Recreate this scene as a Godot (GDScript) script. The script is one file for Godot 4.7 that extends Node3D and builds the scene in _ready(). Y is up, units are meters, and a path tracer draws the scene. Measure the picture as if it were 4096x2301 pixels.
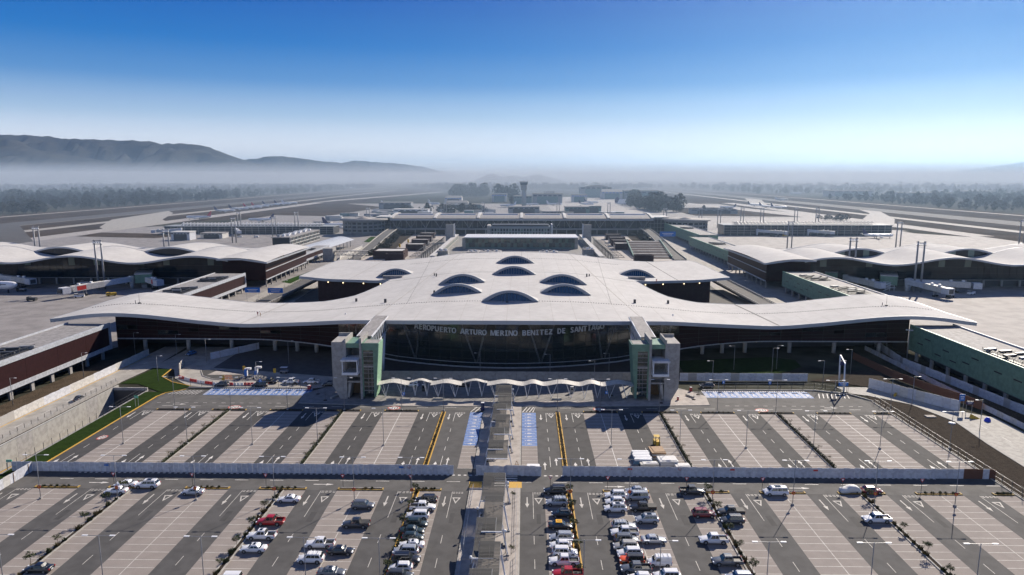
extends Node3D
# A new airport terminal seen from the air over its car parks, old terminal, airfield and hazy hills behind.
# World: y up, metres. The terminal's axis is z (looking towards -z); x = 0 is its middle.

const SUN := Vector3(0.466, 0.533, -0.706)
var M := {}
var used := {}
var rng := RandomNumberGenerator.new()
var box1: ArrayMesh

func _ready() -> void:
	rng.seed = 7
	var cam := Camera3D.new()
	cam.position = Vector3(6, 67, 0)
	cam.rotation_degrees = Vector3(-9.265, 1.035, 0)
	cam.fov = 45.689
	cam.near = 0.5
	cam.far = 90000.0
	cam.name = "camera"
	add_child(cam)
	var env := Environment.new()
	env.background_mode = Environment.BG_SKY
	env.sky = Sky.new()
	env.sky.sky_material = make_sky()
	env.tonemap_mode = Environment.TONE_MAPPER_LINEAR
	env.tonemap_exposure = 1.5
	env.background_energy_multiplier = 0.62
	env.volumetric_fog_enabled = true
	env.volumetric_fog_density = 0.00004
	env.volumetric_fog_anisotropy = 0.7
	env.volumetric_fog_albedo = Color(0.72, 0.87, 1.0)
	env.sdfgi_enabled = true
	env.ssao_enabled = true
	env.ssil_enabled = true
	var we := WorldEnvironment.new()
	we.environment = env
	we.name = "air"
	add_child(we)
	var sun := DirectionalLight3D.new()
	sun.name = "sun"
	sun.light_color = Color(1.0, 0.955, 0.895)
	sun.light_energy = 1.6
	sun.light_angular_distance = 0.5
	sun.shadow_enabled = true
	add_child(sun)
	sun.look_at_from_position(Vector3.ZERO, -SUN)
	materials()
	box1 = boxmesh(Vector3.ONE)
	haze_layer()
	ground_and_roads()
	parking()
	terminal()
	towers()
	arms()
	piers()
	rear_city()
	airfield()
	far_land()
	walkway()
	front_plaza()
	side_zones()
	fences()
	lamps()
	planting()
	cars()
	small_things()

# ---------------------------------------------------------------- sky and air
func make_sky() -> PanoramaSkyMaterial:
	# clear winter sky: deep blue above, pale towards the horizon, paler round the sun
	var w := 1024
	var h := 512
	var im := Image.create(w, h, false, Image.FORMAT_RGBF)
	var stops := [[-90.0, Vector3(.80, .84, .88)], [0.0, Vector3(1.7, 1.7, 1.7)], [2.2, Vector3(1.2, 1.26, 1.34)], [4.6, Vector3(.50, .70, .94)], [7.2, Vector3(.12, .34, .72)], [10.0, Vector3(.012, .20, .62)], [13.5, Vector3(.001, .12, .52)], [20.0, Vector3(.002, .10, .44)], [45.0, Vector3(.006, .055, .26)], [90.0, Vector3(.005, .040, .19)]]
	var s := SUN.normalized()
	for j in h:
		var el := 90.0 - (j + 0.5) / h * 180.0
		var base := Vector3.ZERO
		for k in stops.size() - 1:
			if el >= stops[k][0] and el <= stops[k + 1][0]:
				var t: float = (el - stops[k][0]) / (stops[k + 1][0] - stops[k][0])
				base = (stops[k][1] as Vector3).lerp(stops[k + 1][1], t)
		var er := deg_to_rad(el)
		for i in w:
			var az := ((i + 0.5) / w - 0.5) * TAU
			var d := Vector3(sin(az) * cos(er), sin(er), -cos(az) * cos(er))
			var ang := rad_to_deg(acos(clampf(d.dot(s), -1, 1)))
			var c := base
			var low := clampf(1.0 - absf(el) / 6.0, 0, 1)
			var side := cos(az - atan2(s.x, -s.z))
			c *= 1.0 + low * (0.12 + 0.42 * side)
			if el > -2.0:
				var glow := exp(-ang / 16.0)
				c = c.lerp(Vector3(.92, .95, 1.0), clampf(glow * 1.1, 0, 0.75))
			im.set_pixel(i, j, Color(c.x, c.y, c.z))
	var m := PanoramaSkyMaterial.new()
	m.panorama = ImageTexture.create_from_image(im)
	return m

func haze_layer() -> void:
	# low smog under the inversion: thin over the airfield, thick and pale over the plain
	for q in [["thin blue smog lying over the airfield", Vector3(26000, 106, 2600), Vector3(0, 52, -1760), 0.00022, Color(0.80, 0.905, 1.0)],
		["pale thick smog bank lying over the far plain", Vector3(26000, 112, 9800), Vector3(0, 55, -6900), 0.00024, Color(0.97, 0.98, 1.0)]]:
		var f := FogVolume.new()
		f.name = numbered("haze_bank")
		f.shape = RenderingServer.FOG_VOLUME_SHAPE_BOX
		f.size = q[1]
		f.position = q[2]
		var m := FogMaterial.new()
		m.density = q[3]
		m.albedo = q[4]
		f.material = m
		f.set_meta("kind", "stuff")
		f.set_meta("label", q[0])
		add_child(f)

# ---------------------------------------------------------------- helpers
func numbered(n: String) -> String:
	if not used.has(n):
		used[n] = 0
		return n
	used[n] += 1
	return "%s_%03d" % [n, used[n]]

func thing(called: String, label: String, category: String, at := Vector3.ZERO, turn := 0.0, group := "") -> Node3D:
	var o := Node3D.new()
	o.name = numbered(called)
	add_child(o)
	o.position = at
	o.rotation.y = turn
	o.set_meta("label", label)
	o.set_meta("category", category)
	if group:
		o.set_meta("group", group)
	return o

func tag(o: Node3D, label: String, category: String, group := "") -> Node3D:
	o.set_meta("label", label)
	o.set_meta("category", category)
	if group:
		o.set_meta("group", group)
	return o

func copy(o: Node3D, at: Vector3, turn: float, label: String, group := "") -> Node3D:
	var c: Node3D = o.duplicate()
	c.name = numbered(o.name.rstrip("0123456789").trim_suffix("_"))
	add_child(c)
	c.position = at
	c.rotation.y = turn
	c.set_meta("label", label)
	if group:
		c.set_meta("group", group)
	return c

func part(parent: Node, called: String, mesh: Mesh, mat: Material, xf := Transform3D()) -> MeshInstance3D:
	var o := MeshInstance3D.new()
	o.name = called
	o.mesh = mesh
	o.material_override = mat
	o.transform = xf
	parent.add_child(o, true)
	return o

func solo(called: String, mesh: Mesh, mat: Material, label: String, category: String, at := Vector3.ZERO, turn := 0.0, group := "") -> MeshInstance3D:
	var o := MeshInstance3D.new()
	o.name = numbered(called)
	o.mesh = mesh
	o.material_override = mat
	add_child(o)
	o.position = at
	o.rotation.y = turn
	tag(o, label, category, group)
	return o

func struct(called: String, mesh: Mesh, mat: Material, at := Vector3.ZERO) -> MeshInstance3D:
	var o := MeshInstance3D.new()
	o.name = numbered(called)
	o.mesh = mesh
	o.material_override = mat
	add_child(o)
	o.position = at
	o.set_meta("kind", "structure")
	return o

func xb(at: Vector3, size: Vector3, turn := 0.0) -> Transform3D:   # a unit box placed
	return Transform3D(Basis(Vector3.UP, turn).scaled_local(size), at)

class MB:
	var v := PackedVector3Array()
	func tri(a: Vector3, b: Vector3, c: Vector3) -> void:
		v.append(a); v.append(c); v.append(b)
	func quad(a: Vector3, b: Vector3, c: Vector3, d: Vector3) -> void:   # counter-clockwise from outside
		v.append(a); v.append(c); v.append(b); v.append(a); v.append(d); v.append(c)
	func hexa(p: Array) -> void:   # 0-3 bottom ring, 4-7 top ring, counter-clockwise from above
		quad(p[3], p[2], p[1], p[0]); quad(p[4], p[5], p[6], p[7])
		for i in 4:
			var j := (i + 1) % 4
			quad(p[i], p[j], p[j + 4], p[i + 4])
	func box(c: Vector3, s: Vector3, b := Basis()) -> void:
		var h := s * 0.5
		var p := []
		for y in [-h.y, h.y]:
			for q in [Vector2(-h.x, h.z), Vector2(h.x, h.z), Vector2(h.x, -h.z), Vector2(-h.x, -h.z)]:
				p.append(c + b * Vector3(q.x, y, q.y))
		hexa(p)
	func beam(a: Vector3, b: Vector3, w: float, h: float) -> void:
		var d := (b - a).normalized()
		var up := Vector3.UP if absf(d.y) < 0.99 else Vector3.RIGHT
		var s := d.cross(up).normalized()
		var u := s.cross(d)
		box((a + b) * 0.5, Vector3(w, h, a.distance_to(b)), Basis(s, u, -d))
	func tube(a: Vector3, b: Vector3, r0: float, r1: float, n := 8) -> void:
		var d := (b - a).normalized()
		var s := d.cross(Vector3.UP if absf(d.y) < 0.95 else Vector3.RIGHT).normalized()
		var u := d.cross(s)
		for i in n:
			var t0 := TAU * i / n
			var t1 := TAU * (i + 1) / n
			var e0 := s * cos(t0) + u * sin(t0)
			var e1 := s * cos(t1) + u * sin(t1)
			quad(a + e0 * r0, a + e1 * r0, b + e1 * r1, b + e0 * r1)
			if r0 > 0.0: tri(a, a + e1 * r0, a + e0 * r0)
			if r1 > 0.0: tri(b, b + e0 * r1, b + e1 * r1)
	func loft(rings: Array, caps := true) -> void:
		for k in rings.size() - 1:
			var a: PackedVector3Array = rings[k]
			var b: PackedVector3Array = rings[k + 1]
			for i in a.size():
				var j := (i + 1) % a.size()
				quad(a[i], a[j], b[j], b[i])
		if caps:
			var f: PackedVector3Array = rings[0]
			var l: PackedVector3Array = rings[-1]
			for i in range(1, f.size() - 1):
				tri(f[0], f[i + 1], f[i])
				tri(l[0], l[i], l[i + 1])
	func sheet(poly: PackedVector2Array, y: float) -> void:
		var ix := Geometry2D.triangulate_polygon(poly)
		for k in range(0, ix.size(), 3):
			var a := poly[ix[k]]
			var b := poly[ix[k + 1]]
			var c := poly[ix[k + 2]]
			if (b - a).cross(c - a) > 0.0:
				var t := b
				b = c
				c = t
			tri(Vector3(a.x, y, a.y), Vector3(b.x, y, b.y), Vector3(c.x, y, c.y))
	func prism(poly: PackedVector2Array, y0: float, y1: float) -> void:   # poly in x, z
		sheet(poly, y1)
		var area := 0.0
		for i in poly.size():
			area += poly[i].cross(poly[(i + 1) % poly.size()])
		for i in poly.size():
			var a := poly[i]
			var b := poly[(i + 1) % poly.size()]
			if area > 0.0:
				var t := a
				a = b
				b = t
			quad(Vector3(a.x, y0, a.y), Vector3(b.x, y0, b.y), Vector3(b.x, y1, b.y), Vector3(a.x, y1, a.y))
	func rect(x0: float, z0: float, x1: float, z1: float, y: float) -> void:
		quad(Vector3(minf(x0, x1), y, maxf(z0, z1)), Vector3(maxf(x0, x1), y, maxf(z0, z1)), Vector3(maxf(x0, x1), y, minf(z0, z1)), Vector3(minf(x0, x1), y, minf(z0, z1)))
	func wall(a: Vector2, b: Vector2, y0: float, y1: float, th: float) -> void:
		beam(Vector3(a.x, (y0 + y1) * 0.5, a.y), Vector3(b.x, (y0 + y1) * 0.5, b.y), th, y1 - y0)
	func done(smooth := false) -> ArrayMesh:
		var m := ArrayMesh.new()
		if v.is_empty():
			return m
		if smooth:
			var st := SurfaceTool.new()
			st.begin(Mesh.PRIMITIVE_TRIANGLES)
			for p in v:
				st.add_vertex(p)
			st.generate_normals()
			return st.commit()
		var arr := []
		arr.resize(Mesh.ARRAY_MAX)
		arr[Mesh.ARRAY_VERTEX] = v
		m.add_surface_from_arrays(Mesh.PRIMITIVE_TRIANGLES, arr)
		return m

func boxmesh(s: Vector3) -> ArrayMesh:
	var b := MB.new()
	b.box(Vector3.ZERO, s)
	return b.done()

func rectmesh(x0: float, z0: float, x1: float, z1: float, y := 0.0) -> ArrayMesh:
	var b := MB.new()
	b.rect(x0, z0, x1, z1, y)
	return b.done()

func polymesh(p: Array, y := 0.0) -> ArrayMesh:
	var b := MB.new()
	b.sheet(pv(p), y)
	return b.done()

func pv(p: Array) -> PackedVector2Array:   # flat list of x, z
	var o := PackedVector2Array()
	for i in range(0, p.size(), 2):
		o.append(Vector2(p[i], p[i + 1]))
	return o

func tubemesh(a: Vector3, b: Vector3, r0: float, r1: float, n := 8) -> ArrayMesh:
	var m := MB.new()
	m.tube(a, b, r0, r1, n)
	return m.done(n > 6)

func look(tab: Array, x: float) -> float:   # piecewise smooth table [x, value, x, value ...]
	if x <= tab[0]:
		return tab[1]
	var n := tab.size() / 2
	for i in n - 1:
		if x <= tab[2 * i + 2]:
			var t: float = (x - tab[2 * i]) / (tab[2 * i + 2] - tab[2 * i])
			var a: float = tab[2 * i + 1]
			var b: float = tab[2 * i + 3]
			var pa: float = tab[2 * i - 1] if i > 0 else a
			var pb: float = tab[2 * i + 5] if i + 2 < n else b
			return cubic_interpolate(a, b, pa, pb, t)
	return tab[-1]

func ordinal(i: int) -> String:
	return ["first", "second", "third", "fourth", "fifth", "sixth", "seventh", "eighth", "ninth", "tenth", "eleventh", "twelfth", "thirteenth", "fourteenth", "fifteenth", "sixteenth", "seventeenth", "eighteenth", "nineteenth", "twentieth"][i]

# ---------------------------------------------------------------- materials
func noise_tex(freq: float, lo: float, hi: float, sd: int, size := 256, octaves := 4, kind := FastNoiseLite.TYPE_SIMPLEX) -> NoiseTexture2D:
	var n := FastNoiseLite.new()
	n.noise_type = kind
	n.frequency = freq
	n.seed = sd
	n.fractal_octaves = octaves
	var t := NoiseTexture2D.new()
	t.width = size
	t.height = size
	t.seamless = true
	t.noise = n
	var g := Gradient.new()
	g.set_color(0, Color(lo, lo, lo).linear_to_srgb())
	g.set_color(1, Color(hi, hi, hi).linear_to_srgb())
	t.color_ramp = g
	return t

func mk(key: String, r: float, g: float, b: float, rough := 0.8, metal := 0.0, spec := 0.5) -> StandardMaterial3D:
	var m := StandardMaterial3D.new()
	m.albedo_color = Color(r, g, b).linear_to_srgb()
	m.roughness = rough
	m.metallic = metal
	m.metallic_specular = spec
	m.resource_name = key
	M[key] = m
	return m

func grained(m: StandardMaterial3D, fine: Texture2D, fs: float, coarse: Texture2D = null, cs := 0.02) -> void:
	m.albedo_texture = fine
	m.uv1_triplanar = true
	m.uv1_world_triplanar = true
	m.uv1_scale = Vector3(fs, fs, fs)
	if coarse:
		m.detail_enabled = true
		m.detail_blend_mode = BaseMaterial3D.BLEND_MODE_MUL
		m.detail_albedo = coarse
		m.detail_uv_layer = BaseMaterial3D.DETAIL_UV_2
		m.uv2_triplanar = true
		m.uv2_world_triplanar = true
		m.uv2_scale = Vector3(cs, cs, cs)

func materials() -> void:
	var fine := noise_tex(0.09, 0.62, 1.15, 3, 256, 3)
	var soft := noise_tex(0.012, 0.72, 1.12, 5, 256, 5)
	var blot := noise_tex(0.02, 0.70, 1.15, 9, 512, 5)
	var rough_soil := noise_tex(0.05, 0.35, 1.3, 12, 256, 5)
	var gentle := noise_tex(0.02, 0.90, 1.04, 33, 256, 5)
	var fields := noise_tex(0.010, 0.5, 1.25, 21, 512, 5)
	grained(mk("asphalt", .088, .085, .083, .9), fine, .45, blot, .022)
	grained(mk("asphalt_dark", .060, .058, .057, .9), fine, .45, blot, .03)
	grained(mk("asphalt_old", .115, .110, .104, .9), fine, .4, blot, .02)
	grained(mk("patch", .05, .05, .05, .9), fine, .5)
	grained(mk("paver", .30, .262, .235, .9), fine, .5, gentle, .05)
	grained(mk("paving_pale", .47, .42, .375, .85), fine, .4, blot, .03)
	grained(mk("paving_grey", .26, .25, .24, .85), fine, .4, blot, .03)
	grained(mk("concrete", .42, .40, .375, .85), soft, .18, fine, .5)
	grained(mk("concrete_pale", .46, .44, .40, .85), soft, .15, fine, .4)
	grained(mk("concrete_road", .40, .375, .335, .85), fine, .3, blot, .02)
	grained(mk("apron", .285, .265, .255, .85), fine, .12, blot, .008)
	grained(mk("apron_pale", .40, .37, .345, .85), fine, .12, blot, .008)
	grained(mk("runway", .075, .07, .068, .9), fine, .08, blot, .004)
	grained(mk("soil", .115, .088, .063, 1.0, 0, .1), rough_soil, .15, blot, .02)
	grained(mk("mulch", .075, .062, .050, 1.0, 0, .1), rough_soil, .25, blot, .05)
	grained(mk("dry_grass", .088, .066, .052, 1.0, 0, .1), rough_soil, .02, fields, .002)
	grained(mk("plain", .085, .085, .065, 1.0, 0, .1), fields, .0016, rough_soil, .004)
	grained(mk("lawn", .032, .058, .014, 1.0, 0, .1), rough_soil, .35, blot, .04)
	grained(mk("lawn_bright", .038, .085, .022, 1.0, 0, .1), rough_soil, .35)
	grained(mk("hill", .085, .080, .068, 1.0, 0, .1), fields, .0006, rough_soil, .002)
	grained(mk("paint_white", .74, .71, .66, .7), fine, .6, blot, .06)
	grained(mk("paint_worn", .58, .55, .50, .75), fine, .6, blot, .06)
	grained(mk("paint_yellow", .62, .36, .05, .7), fine, .6)
	grained(mk("paint_blue", .12, .23, .52, .7), fine, .5, blot, .08)
	mk("paint_red", .45, .06, .04, .7)
	grained(mk("roof_white", .53, .515, .495, .85, 0.0, .3), gentle, .04, gentle, .011)
	grained(mk("roof_seam", .36, .335, .30, .7), soft, .1)
	mk("joint_dark", .10, .10, .10, .8)
	mk("fascia", .42, .44, .47, .45, .3)
	mk("arch_metal", .22, .25, .30, .5, .2)
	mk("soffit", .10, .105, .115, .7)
	grained(mk("roof_grey", .30, .285, .275, .8), soft, .1, blot, .05)
	grained(mk("cladding_red", .032, .0105, .0115, .5, 0.0, .3), soft, .2)
	grained(mk("cladding_brown", .064, .036, .034, .6, 0.0, .3), soft, .2)
	grained(mk("cladding_green", .15, .265, .19, .5), soft, .15)
	grained(mk("tile_green", .34, .55, .36, .5), soft, .3)
	grained(mk("band_grey", .48, .50, .53, .5), soft, .2)
	mk("window_slot", .012, .013, .014, .3)
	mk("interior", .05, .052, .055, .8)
	mk("steel_white", .70, .71, .73, .5)
	mk("steel_grey", .33, .34, .36, .45, .4)
	mk("galvanised", .26, .265, .275, .5, .2)
	mk("stack_blue", .10, .20, .30, .5)
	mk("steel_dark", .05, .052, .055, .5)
	mk("letter", .72, .73, .75, .5)
	grained(mk("panel_white", .62, .63, .66, .6), soft, .25)
	grained(mk("panel_white2", .55, .56, .60, .6), soft, .25)
	grained(mk("panel_cream", .60, .58, .54, .65), soft, .25)
	grained(mk("panel_stained", .46, .44, .41, .7), fine, .3)
	grained(mk("panel_rust", .17, .075, .045, .8), fine, .4)
	grained(mk("wood", .33, .20, .10, .7), soft, .6)
	mk("sign_blue", .02, .16, .52, .5)
	mk("sign_green", .04, .38, .24, .5)
	mk("sign_red", .55, .035, .025, .5)
	mk("sign_white", .75, .75, .75, .5)
	grained(mk("kerb_yellow", .46, .30, .075, .75), fine, .6)
	mk("black", .012, .012, .013, .5)
	mk("rubber", .018, .018, .019, .85)
	mk("rim", .34, .35, .36, .35, .6)
	mk("bark", .10, .07, .05, .95)
	grained(mk("leaf", .075, .092, .030, .8), rough_soil, .8)
	grained(mk("leaf_dark", .024, .042, .014, .8), rough_soil, .5)
	grained(mk("leaf_dry", .17, .135, .05, .85), rough_soil, .8)
	grained(mk("tree_far", .045, .050, .038, .95), rough_soil, .05)
	mk("louvre", .050, .049, .045, .6, .1)
	grained(mk("mesh_white", .52, .50, .46, .6), soft, .3)
	mk("plastic_red", .50, .03, .03, .5)
	mk("plastic_white", .72, .70, .68, .5)
	mk("tarp_white", .66, .65, .62, .8)
	mk("tarp_blue", .02, .05, .55, .6)
	mk("digger_yellow", .55, .36, .04, .5)
	mk("aircraft_white", .78, .78, .79, .35)
	mk("tail_navy", .02, .02, .09, .4)
	mk("tail_red", .55, .03, .05, .4)
	mk("hangar_wall", .24, .26, .28, .7)
	mk("hangar_pale", .50, .49, .47, .7)
	mk("hangar_green", .12, .20, .20, .7)
	mk("head_lamp", .75, .77, .8, .2)
	mk("tail_lamp", .35, .015, .015, .3)
	for c in [["white", .74, .74, .75], ["silver", .40, .42, .45], ["grey", .13, .14, .155], ["dark_grey", .045, .048, .052], ["black", .010, .010, .012], ["red", .38, .012, .014], ["maroon", .22, .022, .026], ["green", .018, .032, .030], ["orange", .72, .10, .015], ["champagne", .42, .40, .36], ["blue", .05, .16, .36]]:
		var m := mk("car_" + c[0], c[1], c[2], c[3], .32, .25 if c[0] in ["silver", "grey", "champagne"] else 0.0)
		m.clearcoat_enabled = true
		m.clearcoat = 0.8
		m.clearcoat_roughness = 0.06
	mk("car_glass", .016, .02, .023, .06, 0.0, .75)
	var gl := mk("facade_glass", .03, .045, .05, .10, 0.0, .5)
	gl.transparency = BaseMaterial3D.TRANSPARENCY_ALPHA
	gl.albedo_color.a = 0.34
	mk("glass_dark", .010, .019, .030, .10, 0.0, .4)
	mk("glass_blue", .018, .055, .11, .08, 0.0, .7)
	mk("glass_green", .10, .17, .15, .12, 0.0, .6)
	var lm := mk("lamp_glow", .9, .85, .7, .4)
	lm.emission_enabled = true
	lm.emission = Color(1, .9, .7)
	lm.emission_energy_multiplier = 2.0

# ---------------------------------------------------------------- ground, roads, lots
func ground_and_roads() -> void:
	var b := MB.new()      # the plain: one sheet with a cut for the underpass ramp
	for r in [[-30000, 12000, -124, -26000], [-113.4, 12000, 30000, -26000], [-124, -206, -113.4, -26000], [-124, 12000, -113.4, -80]]:
		b.rect(r[0], r[1], r[2], r[3], -0.16)
	struct("ground", b.done(), M.plain)
	struct("road_asphalt", rectmesh(-113, -146, 113, -20, 0.0), M.asphalt)
	var road := struct("cross_road", rectmesh(-113, -146.2, 113, -137.8, 0.012), M.asphalt_old)
	for k in 27:
		var x := -98.0 + k * 7.9
		part(road, "painted_dash", rectmesh(x, -142.55, x + 3.0, -142.37, 0.02), M.paint_white)
	for x in [-88.0, -38.0, 26.0, 66.0]:
		part(road, "painted_arrow", arrow_mesh(4.5), M.paint_white, Transform3D(Basis(Vector3.UP, PI / 2), Vector3(x, 0.021, -140.6)))
	b = MB.new()
	for k in 150:
		var x := -96.0 + k * 1.3
		if absf(x) < 5.0: continue
		b.rect(x, -146.05, x + 0.62, -145.55, 0.021)
	part(road, "painted_edge_dashes", b.done(), M.paint_white).set_meta("kind", "stuff")
	b = MB.new()
	b.sheet(pv([-113, -146, -107.2, -146, -106.6, -203, -100, -207, 97, -208.6, 106, -205, 110.6, -199, 110.6, -146]), 0.0)
	struct("parking_lot", b.done(), M.asphalt)
	var road2 := struct("terminal_road", rectmesh(-105.5, -201.6, 108.8, -189.4, 0.008), M.asphalt_old)
	for k in 76:
		var x := -104.0 + k * 2.78
		if absf(x) < 64: continue
		part(road2, "painted_dash", rectmesh(x, -194.62, x + 1.2, -194.46, 0.016), M.paint_white)
	for k in 25:
		var x := -101.0 + k * 8.4
		if absf(x) < 6: continue
		part(road2, "painted_dash", rectmesh(x, -191.8, x + 3.2, -191.62, 0.016), M.paint_white)
	for x in [-79.0, -32.0, 28.0, 75.0]:
		speed_roundel(road2, Vector3(x, 0.018, -190.9), 1.9, 0.0)
	speed_roundel(road2, Vector3(-103.5, 0.018, -166.8), 1.5, 1.2)
	for x in [-96.5, 96.0]:
		part(road2, "painted_arrow", arrow_mesh(4.0), M.paint_white, Transform3D(Basis(Vector3.UP, PI / 2), Vector3(x, 0.018, -193.2)))
	# plaza in front of the terminal and the central walk
	struct("plaza", polymesh([-61.4, -194.6, -36, -192.7, 0, -192.6, 36, -193.6, 61, -194.8, 62, -203, 56, -210.5, 42, -219.8, -42, -219.2, -57, -211, -62.5, -203], 0.14), M.paving_grey)
	struct("plaza_front_strip", polymesh([-36, -192.7, 0, -192.6, 36, -193.6, 61, -194.8, 62, -203, 57, -209.5, 52, -209, 34, -197.5, -36, -196.6], 0.146), M.paving_pale)
	struct("walkway_paving", rectmesh(-5.5, -193, 5.2, -149.0, 0.13), M.paving_pale)
	struct("walkway_paving", rectmesh(-5.6, -139.4, 5.2, -60, 0.13), M.paving_pale)
	for s in [[-5.5, -193.0, -149.0], [5.2, -193.0, -149.0], [-5.6, -139.4, -60.0], [5.2, -139.4, -60.0]]:
		b = MB.new()
		b.box(Vector3(s[0], 0.07, (s[1] + s[2]) / 2), Vector3(0.22, 0.15, absf(s[2] - s[1])))
		struct("kerb", b.done(), M.concrete_pale)
	# crossing between the two halves of the walk
	var cr := struct("pedestrian_crossing", rectmesh(-5.5, -149, 5.5, -139.4, 0.017), M.asphalt_old)
	for k in 7:
		part(cr, "zebra_bar", rectmesh(-0.6, -148.2 + k * 1.2, 4.6, -147.6 + k * 1.2, 0.024), M.paint_white)
	for x in [-4.6, 4.2]:
		part(cr, "yellow_ramp", rectmesh(x - 1.4, -142.6, x + 1.4, -139.6, 0.03), M.paint_yellow)
	struct("kerb", kerb_mesh([[-61.4, -194.6], [-36, -192.7], [0, -192.6], [36, -193.6], [61, -194.8]], 0.2, 0.15), M.concrete_pale)

func kerb_mesh(pts: Array, w: float, h: float) -> ArrayMesh:
	var b := MB.new()
	for i in pts.size() - 1:
		b.wall(Vector2(pts[i][0], pts[i][1]), Vector2(pts[i + 1][0], pts[i + 1][1]), -0.05, h, w)
	return b.done()

func arrow_mesh(l: float) -> ArrayMesh:   # points to +z, flat
	var b := MB.new()
	b.rect(-0.13, -l / 2, 0.13, l / 2 - 1.6, 0)
	b.tri(Vector3(-0.45, 0, l / 2 - 1.7), Vector3(0, 0, l / 2), Vector3(0.45, 0, l / 2 - 1.7))
	return b.done()

func turn_arrow_mesh(s: float) -> ArrayMesh:
	var b := MB.new()
	b.rect(-0.13, -1.6, 0.13, 1.5, 0)
	b.rect(0 if s > 0 else -0.9, -1.6, 0.9 if s > 0 else 0.0, -1.3, 0.001)
	b.tri(Vector3(s * 0.8, 0.001, -0.9), Vector3(s * 1.7, 0.001, -1.45), Vector3(s * 0.8, 0.001, -2.0))
	return b.done()

func yield_mesh() -> ArrayMesh:   # a painted triangle outline, tip to +z
	var b := MB.new()
	var o := [Vector2(-1.05, -1.7), Vector2(1.05, -1.7), Vector2(0, 1.9)]
	var i := [Vector2(-0.62, -1.25), Vector2(0.62, -1.25), Vector2(0, 0.85)]
	for k in 3:
		var j := (k + 1) % 3
		b.quad(Vector3(o[k].x, 0, o[k].y), Vector3(i[k].x, 0, i[k].y), Vector3(i[j].x, 0, i[j].y), Vector3(o[j].x, 0, o[j].y))
	return b.done()

func speed_roundel(parent: Node, at: Vector3, r: float, turn: float) -> void:
	var xf := Transform3D(Basis(Vector3.UP, turn).scaled_local(Vector3(1.0, 1, 0.75)), at)
	var b := MB.new()
	b.tube(Vector3(0, -0.004, 0), Vector3(0, 0, 0), r, r, 24)
	part(parent, "painted_roundel", b.done(), M.paint_red, xf)
	b = MB.new()
	b.tube(Vector3(0, -0.002, 0), Vector3(0, 0.004, 0), r * 0.82, r * 0.82, 24)
	part(parent, "painted_disc", b.done(), M.paint_white, xf)
	var t := TextMesh.new()
	t.text = "20"
	t.font_size = 16
	t.pixel_size = r * 0.075
	t.depth = 0.004
	part(parent, "painted_number", t, M.asphalt, Transform3D(Basis(Vector3.UP, turn) * Basis(Vector3.RIGHT, -PI / 2), at + Vector3(0, 0.009, 0)))

# x ranges of stall strips and lanes to the right of the walk; the left side mirrors them
const STRIPS := [[23.0, 33.0], [39.8, 44.5], [45.5, 50.2], [56.6, 66.4], [73.2, 77.7], [78.7, 83.3], [89.7, 99.5], [106.0, 110.4]]
const LANES := [[16.4, 23.0], [33.0, 39.8], [50.2, 56.6], [66.4, 73.2], [83.3, 89.7], [99.5, 106.0]]

func mir(s: int, x: float) -> float:
	return x if s > 0 else -x - 1.3

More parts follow.
